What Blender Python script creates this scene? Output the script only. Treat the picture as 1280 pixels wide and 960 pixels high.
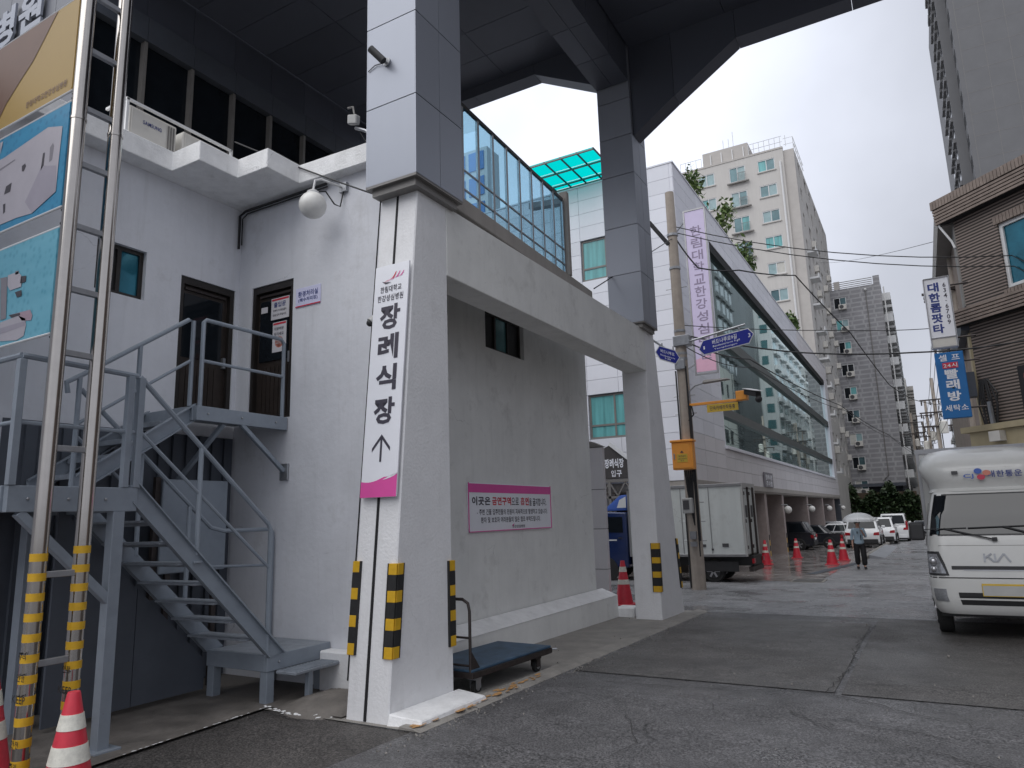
import bpy, bmesh, math, random
from mathutils import Vector, Matrix, Euler
SC = bpy.context.scene
for o in list(bpy.data.objects): bpy.data.objects.remove(o)
COL = SC.collection
R = math.radians
rnd = random.Random(7)

# ------------------------------------------------------------------ camera
cam = bpy.data.objects.new('camera', bpy.data.cameras.new('camera')); COL.objects.link(cam)
SC.camera = cam
_y, _p, _r = 0.516567239, 0.185799326, -0.0303465087
_f = Vector((-math.sin(_y)*math.cos(_p), math.cos(_y)*math.cos(_p), math.sin(_p)))
_rt = Vector((math.cos(_y), math.sin(_y), 0)); _up = _rt.cross(_f)
_a = _rt*math.cos(_r)+_up*math.sin(_r); _b = -_rt*math.sin(_r)+_up*math.cos(_r)
cam.matrix_world = Matrix(((_a.x, _b.x, -_f.x, 0), (_a.y, _b.y, -_f.y, 0), (_a.z, _b.z, -_f.z, 1.75), (0, 0, 0, 1)))
cam.data.sensor_fit = 'HORIZONTAL'; cam.data.sensor_width = 36
cam.data.lens = 887.51/1280*36
cam.data.clip_start = 0.05; cam.data.clip_end = 4000

# ------------------------------------------------------------------ world, sun, exposure
W = bpy.data.worlds.new('World'); SC.world = W; W.use_nodes = True
SUN_EL, SUN_ROT = 58, 200
nt = W.node_tree; N = nt.nodes; L = nt.links
bg = N['Background']
sky = N.new('ShaderNodeTexSky'); sky.sky_type = 'NISHITA'; sky.sun_disc = False
sky.sun_elevation = R(SUN_EL); sky.sun_rotation = R(SUN_ROT)
sky.air_density = 1.0; sky.dust_density = 4.0; sky.ozone_density = 1.0
hs = N.new('ShaderNodeHueSaturation'); hs.inputs['Saturation'].default_value = 0.16
L.new(sky.outputs[0], hs.inputs['Color'])
tc = N.new('ShaderNodeTexCoord'); nz = N.new('ShaderNodeTexNoise'); nz.inputs['Scale'].default_value = 2.4; nz.inputs['Detail'].default_value = 5
L.new(tc.outputs['Generated'], nz.inputs['Vector'])
cr = N.new('ShaderNodeMapRange'); cr.inputs['From Min'].default_value = .3; cr.inputs['From Max'].default_value = .7
cr.inputs['To Min'].default_value = .80; cr.inputs['To Max'].default_value = 1.12
L.new(nz.outputs['Fac'], cr.inputs['Value'])
mx = N.new('ShaderNodeMix'); mx.data_type = 'RGBA'; mx.inputs[0].default_value = .80
mx.inputs[7].default_value = (7.65, 8.05, 9.2, 1)          # even overcast layer over the clear sky
L.new(hs.outputs[0], mx.inputs[6])
vd = N.new('ShaderNodeVectorMath'); vd.operation = 'DOT_PRODUCT'; vd.inputs[1].default_value = (-.46, .74, .49)
L.new(tc.outputs['Generated'], vd.inputs[0])
vr = N.new('ShaderNodeMapRange'); vr.interpolation_type = 'SMOOTHSTEP'; vr.inputs['From Min'].default_value = .82; vr.inputs['From Max'].default_value = 1.0; vr.inputs['To Min'].default_value = .67; vr.inputs['To Max'].default_value = 1.15
L.new(vd.outputs['Value'], vr.inputs['Value'])
mm_ = N.new('ShaderNodeMath'); mm_.operation = 'MULTIPLY'; L.new(cr.outputs[0], mm_.inputs[0]); L.new(vr.outputs[0], mm_.inputs[1])
ml = N.new('ShaderNodeMix'); ml.data_type = 'RGBA'; ml.blend_type = 'MULTIPLY'; ml.inputs[0].default_value = 1
L.new(mx.outputs[2], ml.inputs[6]); L.new(mm_.outputs[0], ml.inputs[7])
L.new(ml.outputs[2], bg.inputs['Color'])
bg.inputs['Strength'].default_value = 0.10
sl = bpy.data.lights.new('sun', 'SUN'); sl.energy = 1.5; sl.angle = R(75); sl.color = (1, .985, .965)
so = bpy.data.objects.new('sun', sl); COL.objects.link(so)
# sky sun_rotation is measured clockwise from +Y
_az = R(SUN_ROT); _d = Vector((math.sin(_az)*math.cos(R(SUN_EL)), math.cos(_az)*math.cos(R(SUN_EL)), math.sin(R(SUN_EL))))
so.rotation_euler = (-_d).to_track_quat('-Z', 'Y').to_euler(); so.location = (0, -5, 40)
SC.view_settings.view_transform = 'Standard'; SC.view_settings.look = 'None'
SC.view_settings.exposure = 0.48; SC.view_settings.gamma = 1; SC.view_settings.use_curve_mapping = False
SC.cycles.use_denoising = True
SC.cycles.max_bounces = 7; SC.cycles.transparent_max_bounces = 12

# ------------------------------------------------------------------ materials
MATS = {}
def M(name, col, rough=.6, metal=0, var=.12, scale=4, bump=0, bscale=80, spec=.5, streak=0, rvar=0, piece=0, coat=0, grime=0, rust=0):
    if name in MATS: return MATS[name]
    m = bpy.data.materials.new(name); m.use_nodes = True; n = m.node_tree.nodes; l = m.node_tree.links
    p = n['Principled BSDF']; p.inputs['Roughness'].default_value = rough; p.inputs['Metallic'].default_value = metal
    p.inputs['Specular IOR Level'].default_value = spec
    if coat: p.inputs['Coat Weight'].default_value = coat; p.inputs['Coat Roughness'].default_value = .06
    g = n.new('ShaderNodeNewGeometry')
    src = g.outputs['Position']
    no = n.new('ShaderNodeTexNoise'); no.inputs['Scale'].default_value = scale; no.inputs['Detail'].default_value = 8; no.inputs['Roughness'].default_value = .65
    l.new(src, no.inputs['Vector'])
    fac = no.outputs['Fac']
    if streak:
        mp = n.new('ShaderNodeMapping'); mp.inputs['Scale'].default_value = (3.5, 3.5, .25); l.new(src, mp.inputs['Vector'])
        n2 = n.new('ShaderNodeTexNoise'); n2.inputs['Scale'].default_value = 2; n2.inputs['Detail'].default_value = 6; l.new(mp.outputs[0], n2.inputs['Vector'])
        ma = n.new('ShaderNodeMix'); ma.inputs[0].default_value = streak; l.new(fac, ma.inputs[2]); l.new(n2.outputs['Fac'], ma.inputs[3]); fac = ma.outputs[0]
    if piece:
        oi = n.new('ShaderNodeObjectInfo'); ma = n.new('ShaderNodeMix'); ma.inputs[0].default_value = piece
        l.new(fac, ma.inputs[2]); l.new(oi.outputs['Random'], ma.inputs[3]); fac = ma.outputs[0]
    mr = n.new('ShaderNodeMapRange'); mr.inputs['From Min'].default_value = .28; mr.inputs['From Max'].default_value = .72
    l.new(fac, mr.inputs['Value'])
    c = n.new('ShaderNodeMix'); c.data_type = 'RGBA'; l.new(mr.outputs[0], c.inputs[0])
    c.inputs[6].default_value = (*[max(0, v*(1-var)) for v in col], 1); c.inputs[7].default_value = (*[min(1, v*(1+var)) for v in col], 1)
    col_out = c.outputs[2]
    def thr(sc, lo, hi, z=1.0, det=6):
        mp = n.new('ShaderNodeMapping'); mp.inputs['Scale'].default_value = (sc, sc, sc*z); l.new(src, mp.inputs['Vector'])
        t = n.new('ShaderNodeTexNoise'); t.inputs['Scale'].default_value = 1; t.inputs['Detail'].default_value = det; t.inputs['Roughness'].default_value = .7; l.new(mp.outputs[0], t.inputs['Vector'])
        r = n.new('ShaderNodeMapRange'); r.inputs['From Min'].default_value = lo; r.inputs['From Max'].default_value = hi; l.new(t.outputs['Fac'], r.inputs['Value']); return r.outputs[0]
    def over(fac_, amt, colr):
        nonlocal col_out
        f = n.new('ShaderNodeMath'); f.operation = 'MULTIPLY'; f.inputs[1].default_value = amt; l.new(fac_, f.inputs[0])
        k = n.new('ShaderNodeMix'); k.data_type = 'RGBA'; l.new(f.outputs[0], k.inputs[0]); l.new(col_out, k.inputs[6]); k.inputs[7].default_value = (*colr, 1); col_out = k.outputs[2]
    if grime:
        over(thr(7, .56, .78, .10), .30*grime, (.20, .19, .17))        # rain streaks
        over(thr(2.2, .56, .70), .40*grime, (.26, .25, .23))           # patchy grime
        over(thr(26, .66, .74), .6*grime, (.15, .14, .13))             # specks and chips
        v = n.new('ShaderNodeTexVoronoi'); v.feature = 'DISTANCE_TO_EDGE'; v.inputs['Scale'].default_value = .8
        wv = n.new('ShaderNodeMix'); wv.data_type = 'VECTOR'; wv.inputs[0].default_value = .35
        nn = n.new('ShaderNodeTexNoise'); nn.inputs['Scale'].default_value = 2.2; nn.inputs['Detail'].default_value = 6; l.new(src, nn.inputs['Vector'])
        l.new(src, wv.inputs[4]); l.new(nn.outputs['Color'], wv.inputs[5]); l.new(wv.outputs[1], v.inputs['Vector'])
        r = n.new('ShaderNodeMapRange'); r.inputs['From Min'].default_value = .0035; r.inputs['From Max'].default_value = 0; l.new(v.outputs['Distance'], r.inputs['Value'])
        f = n.new('ShaderNodeMath'); f.operation = 'MULTIPLY'; l.new(r.outputs[0], f.inputs[0]); l.new(thr(.7, .52, .60), f.inputs[1]); over(f.outputs[0], .7*grime, (.2, .2, .2))
    if rust:
        over(thr(5, .55, .75), .35*rust, (.12, .12, .125)); over(thr(30, .67, .72), .8*rust, (.13, .06, .03))
    l.new(col_out, p.inputs['Base Color'])
    if rvar:
        r2 = n.new('ShaderNodeMapRange'); r2.inputs['To Min'].default_value = max(.02, rough-rvar); r2.inputs['To Max'].default_value = min(1, rough+rvar)
        r2.inputs['From Min'].default_value = .3; r2.inputs['From Max'].default_value = .7
        l.new(no.outputs['Fac'], r2.inputs['Value']); l.new(r2.outputs[0], p.inputs['Roughness'])
    if bump:
        b = n.new('ShaderNodeBump'); b.inputs['Strength'].default_value = bump; b.inputs['Distance'].default_value = .01
        n3 = n.new('ShaderNodeTexNoise'); n3.inputs['Scale'].default_value = bscale; n3.inputs['Detail'].default_value = 4; l.new(src, n3.inputs['Vector'])
        l.new(n3.outputs['Fac'], b.inputs['Height']); l.new(b.outputs[0], p.inputs['Normal'])
    MATS[name] = m; return m
def glassy(name, tint, rough=.02, trans=.75, refl=(1, 1, 1)):
    m = bpy.data.materials.new(name); m.use_nodes = True; n = m.node_tree.nodes; l = m.node_tree.links
    n.remove(n['Principled BSDF'])
    t = n.new('ShaderNodeBsdfTransparent'); t.inputs[0].default_value = (*tint, 1)
    g = n.new('ShaderNodeBsdfGlossy'); g.inputs['Roughness'].default_value = rough; g.inputs['Color'].default_value = (*refl, 1)
    lw = n.new('ShaderNodeLayerWeight'); lw.inputs[0].default_value = .5
    f = n.new('ShaderNodeMath'); f.operation = 'POWER'; f.inputs[1].default_value = 4; l.new(lw.outputs['Facing'], f.inputs[0])
    mr = n.new('ShaderNodeMapRange'); mr.inputs['To Min'].default_value = 1-trans; mr.inputs['To Max'].default_value = 1; l.new(f.outputs[0], mr.inputs['Value'])
    x = n.new('ShaderNodeMixShader'); l.new(mr.outputs[0], x.inputs[0]); l.new(t.outputs[0], x.inputs[1]); l.new(g.outputs[0], x.inputs[2])
    l.new(x.outputs[0], n['Material Output'].inputs[0]); MATS[name] = m; return m
def leafmat(name, a, b):
    m = bpy.data.materials.new(name); m.use_nodes = True; n = m.node_tree.nodes; l = m.node_tree.links
    p = n['Principled BSDF']; p.inputs['Roughness'].default_value = .55
    g = n.new('ShaderNodeNewGeometry'); mr = n.new('ShaderNodeMix'); mr.data_type = 'RGBA'
    l.new(g.outputs['Random Per Island'], mr.inputs[0]); mr.inputs[6].default_value = (*a, 1); mr.inputs[7].default_value = (*b, 1)
    l.new(mr.outputs[2], p.inputs['Base Color']); MATS[name] = m; return m

def asphalt(name, col, wet):
    m = bpy.data.materials.new(name); m.use_nodes = True; n = m.node_tree.nodes; l = m.node_tree.links
    p = n['Principled BSDF']; g = n.new('ShaderNodeNewGeometry'); P = g.outputs['Position']
    def noise(s, d=4, r=.6):
        t = n.new('ShaderNodeTexNoise'); t.inputs['Scale'].default_value = s; t.inputs['Detail'].default_value = d; t.inputs['Roughness'].default_value = r
        l.new(P, t.inputs['Vector']); return t.outputs['Fac']
    def rng(v, a, b, c, d):
        t = n.new('ShaderNodeMapRange'); t.inputs['From Min'].default_value = a; t.inputs['From Max'].default_value = b
        t.inputs['To Min'].default_value = c; t.inputs['To Max'].default_value = d; l.new(v, t.inputs['Value']); return t.outputs[0]
    def mul(a, b):
        t = n.new('ShaderNodeMath'); t.operation = 'MULTIPLY'; l.new(a, t.inputs[0]); l.new(b, t.inputs[1]); return t.outputs[0]
    grain = mul(rng(noise(58, 2, .75), .38, .64, .25, 1.95), rng(noise(21, 3, .7), .35, .65, .8, 1.2))
    blot = rng(noise(.9, 6), .3, .7, .72, 1.25)
    stain = rng(noise(3.2, 5), .35, .68, 1.1, .82)
    f = mul(mul(mul(grain, blot), stain), rng(noise(.45, 6, .7), .56, .70, 1, .62))
    # hairline cracks
    v = n.new('ShaderNodeTexVoronoi'); v.feature = 'DISTANCE_TO_EDGE'; v.inputs['Scale'].default_value = .42
    wv = n.new('ShaderNodeMix'); wv.data_type = 'VECTOR'; wv.inputs[0].default_value = .28
    nn = n.new('ShaderNodeTexNoise'); nn.inputs['Scale'].default_value = 1.4; nn.inputs['Detail'].default_value = 6; l.new(P, nn.inputs['Vector'])
    l.new(P, wv.inputs[4]); l.new(nn.outputs['Color'], wv.inputs[5])
    l.new(wv.outputs[1], v.inputs['Vector'])
    ck = rng(v.outputs['Distance'], 0, .004, .45, 1)
    brk = rng(noise(.6, 3), .52, .60, 0, 1)       # cracks only here and there
    mm = n.new('ShaderNodeMix'); l.new(brk, mm.inputs[0]); mm.inputs[2].default_value = 1; l.new(ck, mm.inputs[3])
    f = mul(f, mm.outputs[0])
    c = n.new('ShaderNodeMix'); c.data_type = 'RGBA'; c.blend_type = 'MULTIPLY'; c.inputs[0].default_value = 1; c.inputs[6].default_value = (*col, 1)
    l.new(f, c.inputs[7]); l.new(c.outputs[2], p.inputs['Base Color'])
    l.new(rng(noise(.55, 5), .38, .66, wet, .72), p.inputs['Roughness'])
    b = n.new('ShaderNodeBump'); b.inputs['Strength'].default_value = .55; b.inputs['Distance'].default_value = .006
    l.new(noise(140, 3, .7), b.inputs['Height']); l.new(b.outputs[0], p.inputs['Normal'])
    MATS[name] = m; return m
def brickmat(name, c1, c2, mortar, bw, bh, ms, axis='xz', rough=.8, off=.5):
    m = bpy.data.materials.new(name); m.use_nodes = True; n = m.node_tree.nodes; l = m.node_tree.links
    p = n['Principled BSDF']; p.inputs['Roughness'].default_value = rough
    g = n.new('ShaderNodeNewGeometry'); s = n.new('ShaderNodeSeparateXYZ'); l.new(g.outputs['Position'], s.inputs[0])
    cb = n.new('ShaderNodeCombineXYZ')
    if axis == 'diag':
        a = n.new('ShaderNodeMath'); a.operation = 'SUBTRACT'; l.new(s.outputs[0], a.inputs[0]); l.new(s.outputs[1], a.inputs[1])
        b = n.new('ShaderNodeMath'); b.operation = 'MULTIPLY'; b.inputs[1].default_value = .7071; l.new(a.outputs[0], b.inputs[0]); l.new(b.outputs[0], cb.inputs[0])
    else: l.new(s.outputs['xyz'.index(axis[0])], cb.inputs[0])
    l.new(s.outputs[2], cb.inputs[1])
    t = n.new('ShaderNodeTexBrick'); t.inputs['Scale'].default_value = 1; t.inputs['Brick Width'].default_value = bw; t.inputs['Row Height'].default_value = bh
    t.inputs['Mortar Size'].default_value = ms; t.offset = off
    t.inputs['Color1'].default_value = (*c1, 1); t.inputs['Color2'].default_value = (*c2, 1); t.inputs['Mortar'].default_value = (*mortar, 1)
    l.new(cb.outputs[0], t.inputs['Vector'])
    no = n.new('ShaderNodeTexNoise'); no.inputs['Scale'].default_value = .7; no.inputs['Detail'].default_value = 6; l.new(g.outputs['Position'], no.inputs['Vector'])
    mr = n.new('ShaderNodeMapRange'); mr.inputs['To Min'].default_value = .75; mr.inputs['To Max'].default_value = 1.2; l.new(no.outputs['Fac'], mr.inputs['Value'])
    c = n.new('ShaderNodeMix'); c.data_type = 'RGBA'; c.blend_type = 'MULTIPLY'; c.inputs[0].default_value = 1
    l.new(t.outputs['Color'], c.inputs[6]); l.new(mr.outputs[0], c.inputs[7]); l.new(c.outputs[2], p.inputs['Base Color'])
    b = n.new('ShaderNodeBump'); b.inputs['Strength'].default_value = .8; b.inputs['Distance'].default_value = .02; b.invert = True
    l.new(t.outputs['Fac'], b.inputs['Height']); l.new(b.outputs[0], p.inputs['Normal'])
    MATS[name] = m; return m

M('plaster', (.70, .71, .75), .8, var=.12, scale=1.1, bump=.3, bscale=14, streak=.22, grime=.55)
M('plaster_grey', (.74, .74, .72), .82, var=.10, scale=1.3, bump=.35, bscale=20, streak=.22, grime=.6)
M('column_paint', (.76, .76, .77), .75, var=.08, scale=2.2, bump=.45, bscale=34, streak=.2, grime=.45)
M('white_paint', (.82, .82, .82), .7, var=.10, scale=5, bump=.6, bscale=40, grime=.6)
M('coping', (.36, .335, .31), .75, var=.15, scale=2, bump=.2, streak=.5, grime=.5)
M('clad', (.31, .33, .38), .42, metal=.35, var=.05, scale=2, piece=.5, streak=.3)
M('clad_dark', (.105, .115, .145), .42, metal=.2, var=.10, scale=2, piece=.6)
M('joint', (.012, .012, .014), .8, var=0)
M('black', (.012, .012, .013), .5, var=.2)
M('rubber', (.018, .018, .019), .75, var=.3, scale=12)
M('yellow_tape', (.62, .36, .015), .55, var=.12, scale=14)
M('steel', (.46, .43, .40), .15, metal=1, var=.07, scale=6)
M('grey_steel', (.25, .285, .33), .45, var=.12, scale=5, metal=.1, rust=.7)
M('stair_tread', (.235, .26, .295), .5, rust=1, var=.2, scale=9, bump=.4, bscale=60)
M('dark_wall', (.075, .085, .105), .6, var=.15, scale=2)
M('dark_frame', (.02, .016, .014), .4, var=.2)
M('door_dark', (.03, .022, .018), .45, var=.3, scale=8)
M('concrete', (.26, .245, .225), .75, var=.3, scale=3, bump=.6, bscale=55, rvar=.15)
M('slab', (.16, .145, .13), .7, var=.4, scale=3, bump=.6, bscale=45, rvar=.2)
M('wet_paving', (.25, .23, .22), .16, var=.45, scale=1.2, bump=.06, bscale=60, rvar=.15, grime=.6)
M('kerb_paint', (.45, .25, .10), .75, var=.5, scale=14, bump=.5)
M('ground', (.16, .155, .15), .9, var=.2, scale=.4)
M('sign_white', (.80, .81, .86), .4, var=.03)
M('sign_text', (.055, .05, .07), .5, var=0)
M('sign_pink', (.72, .09, .36), .45, var=.04)
M('sign_red', (.60, .03, .06), .45, var=0)
M('sign_navy', (.03, .05, .22), .45, var=0)
M('sign_blue', (.012, .15, .42), .4, var=.06)
M('road_blue', (.01, .02, .27), .35, var=.04)
M('lamp_globe', (.74, .73, .70), .35, var=.08, scale=9)
M('pipe_white', (.7, .7, .7), .4, var=.05)
M('cable', (.02, .02, .022), .6, var=0)
M('pole_concrete', (.38, .33, .285), .85, var=.25, scale=5, bump=.5, bscale=50, streak=.5, grime=.4)
M('galv', (.36, .37, .39), .4, metal=.7, var=.15, scale=10)
M('orange_box', (.85, .34, .05), .45, var=.06)
M('cone_red', (.62, .035, .06), .45, var=.12, scale=14)
M('cone_white', (.72, .70, .62), .45, var=.2, scale=25)
M('tile_white', (.74, .75, .81), .35, var=.06, scale=1.5, piece=.45, streak=.35)
M('tile_grey', (.66, .64, .66), .42, var=.07, scale=1.5, piece=.45, streak=.35)
M('pink_stone', (.36, .30, .285), .6, var=.12, scale=5, bump=.2)
M('frame_grey', (.20, .19, .18), .45, var=.1)
M('transom_dark', (.055, .065, .065), .4, var=.2)
M('frame_alu', (.33, .33, .34), .35, metal=.6, var=.1)
M('frame_white', (.66, .67, .68), .5, var=.05)
M('mirror_glass', (.70, .95, .94), .02, metal=.95, var=.06, scale=.6)
M('screen_glass', (.010, .012, .015), .03, var=.1)
MATS['screen_glass'].node_tree.nodes['Principled BSDF'].inputs['IOR'].default_value = 1.6
M('dark_glass', (.010, .013, .017), .06, var=.2, spec=.3)
M('teal_glass', (.10, .24, .26), .07, metal=.35, var=.2, scale=2)
M('blue_glass', (.02, .14, .20), .06, metal=.4, var=.4, scale=1.5)
M('blue_pane', (.01, .16, .48), .12, var=.3, scale=.3)
M('teal_blind', (.14, .40, .41), .3, var=.3, scale=7, streak=.9)
M('beige_wall', (.57, .55, .525), .85, var=.08, scale=.5, streak=.5)
M('beige_band', (.49, .465, .44), .85, var=.10, scale=.8)
M('apt_side', (.58, .565, .545), .85, var=.14, scale=.4, streak=.5)
brickmat('apt_grey', (.26, .26, .275), (.28, .275, .29), (.36, .36, .375), 1.35, .60, .11, 'xz', .8, .15)
brickmat('house_brick', (.26, .21, .185), (.25, .20, .178), (.04, .034, .03), 60, .082, .022, 'diag')
M('brick_plain', (.235, .19, .165), .85, var=.25, scale=4)
M('house_beige', (.40, .34, .22), .8, var=.08)
M('tower_tile', (.135, .137, .145), .7, var=.08, scale=.5)
M('ac_white', (.62, .60, .56), .55, var=.08)
M('ac_dark', (.07, .07, .075), .6, var=.1)
M('turquoise', (.0, .60, .54), .3, var=.04)
M('car_white', (.76, .76, .77), .22, var=.02, coat=.6)
M('car_black', (.028, .03, .038), .14, var=.1, coat=.8)
M('curtain', (.55, .54, .50), .7, var=.15, scale=3)
M('car_blue', (.008, .022, .095), .25, var=.08, coat=.6)
M('car_silver', (.45, .46, .48), .25, var=.05, metal=.4, coat=.5)
M('van_white', (.60, .60, .585), .33, grime=.12, var=.04, scale=3, coat=.35)
M('truck_box', (.58, .61, .60), .45, var=.08, scale=1.5, streak=.6, grime=.5)
M('plastic_black', (.025, .025, .027), .5, var=.15)
M('tyre', (.02, .02, .02), .85, var=.3, scale=20)
M('rim', (.5, .5, .52), .3, metal=.8, var=.1)
M('head_lens', (.30, .31, .33), .12, var=.3, scale=30, metal=.4)
M('tail_red', (.35, .012, .02), .2, var=.2)
M('plate_yellow', (.62, .42, .05), .5, var=.05)
M('plate_white', (.75, .76, .75), .5, var=.03)
M('skin', (.48, .29, .22), .6, var=.05)
M('hair', (.02, .016, .014), .6, var=.2)
M('shirt_blue', (.36, .48, .58), .8, var=.12, scale=14)
M('trousers_black', (.015, .015, .018), .8, var=.2)
M('cart_deck', (.035, .075, .125), .55, var=.45, scale=5, bump=.2)
M('cart_steel', (.05, .04, .038), .5, metal=.4, var=.3, scale=10)
M('bark', (.09, .065, .045), .9, var=.2)
M('clad_dimmed', (.16, .168, .195), .45, var=.08, piece=.4)  # darker copy of the grey cladding, vignette dimness put into its colour
M('banner_gold', (.36, .24, .075), .5, var=.05, scale=1)  # gold lowered below the print's own tone, vignette dimming painted in
M('banner_brown', (.15, .085, .06), .5, var=.05)
M('banner_print', (.38, .36, .40), .5, var=.06)
M('banner_grey', (.20, .19, .215), .5, var=.1)
M('banner_shade', (.30, .28, .33), .5, var=.08)
M('banner_rose2', (.34, .25, .30), .5, var=.08)
M('crack', (.045, .043, .042), .8, var=.3, scale=20)
M('pale_glass', (.28, .40, .42), .2, var=.15, scale=2)
M('apt_glass', (.09, .16, .18), .08, metal=.3, var=.3, scale=1)
M('lilac_plate', (.66, .66, .86), .4, var=.03)
M('dark_print', (.05, .045, .055), .5, var=0)
M('banner_lilac', (.62, .55, .75), .5, var=.04)
M('banner_rose', (.72, .42, .55), .5, var=.05)
M('lilac_text', (.27, .22, .33), .5, var=0)
M('gable_dark', (.06, .055, .055), .5, var=.1)
M('emblem_blue', (.06, .13, .45), .4, var=0)
M('emblem_red', (.55, .05, .10), .4, var=0)
M('emblem_orange', (.62, .22, .16), .4, var=0)
M('door_notice', (.66, .64, .66), .5, var=.04)
M('meter_grey', (.42, .42, .41), .5, var=.08)
glassy('corridor_glass', (.66, .84, .92), .01, .90, (.6, .82, 1))
um = bpy.data.materials.new('umbrella_film'); um.use_nodes = True; n_ = um.node_tree.nodes; l_ = um.node_tree.links
pb_ = n_['Principled BSDF']; pb_.inputs['Base Color'].default_value = (.82, .85, .88, 1); pb_.inputs['Roughness'].default_value = .35
tr_ = n_.new('ShaderNodeBsdfTransparent'); mx_ = n_.new('ShaderNodeMixShader'); mx_.inputs[0].default_value = .55
l_.new(tr_.outputs[0], mx_.inputs[1]); l_.new(pb_.outputs[0], mx_.inputs[2]); l_.new(mx_.outputs[0], n_['Material Output'].inputs[0]); MATS['umbrella_film'] = um
leafmat('leaf', (.05, .10, .03), (.22, .30, .10))
leafmat('leaf_dark', (.015, .035, .014), (.05, .085, .03))
asphalt('asphalt', (.100, .098, .101), .20)
asphalt('asphalt_wet', (.215, .215, .225), .07)
asphalt('asphalt_patch', (.092, .087, .083), .34)
asphalt('asphalt_side', (.070, .064, .060), .5)

# banner film printed with water drops
def drops(name, a, b):
    m = bpy.data.materials.new(name); m.use_nodes = True; n = m.node_tree.nodes; l = m.node_tree.links
    p = n['Principled BSDF']; p.inputs['Roughness'].default_value = .4
    g = n.new('ShaderNodeNewGeometry'); v = n.new('ShaderNodeTexVoronoi'); v.inputs['Scale'].default_value = 16; l.new(g.outputs['Position'], v.inputs['Vector'])
    r = n.new('ShaderNodeMapRange'); r.inputs['From Min'].default_value = .1; r.inputs['From Max'].default_value = .45; l.new(v.outputs['Distance'], r.inputs['Value'])
    mp = n.new('ShaderNodeMapping'); mp.inputs['Scale'].default_value = (1.2, 1, 7); mp.inputs['Rotation'].default_value = (0, .3, 0); l.new(g.outputs['Position'], mp.inputs['Vector'])
    no = n.new('ShaderNodeTexNoise'); no.inputs['Scale'].default_value = 1.3; l.new(mp.outputs[0], no.inputs['Vector'])
    x = n.new('ShaderNodeMix'); x.inputs[0].default_value = .6; l.new(r.outputs[0], x.inputs[2]); l.new(no.outputs['Fac'], x.inputs[3])
    c = n.new('ShaderNodeMix'); c.data_type = 'RGBA'; c.inputs[6].default_value = (*a, 1); c.inputs[7].default_value = (*b, 1); l.new(x.outputs[0], c.inputs[0])
    l.new(c.outputs[2], p.inputs['Base Color']); MATS[name] = m
drops('drops_deep', (.01, .11, .24), (.04, .27, .45))
drops('drops_pale', (.04, .23, .33), (.16, .42, .53))

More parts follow.
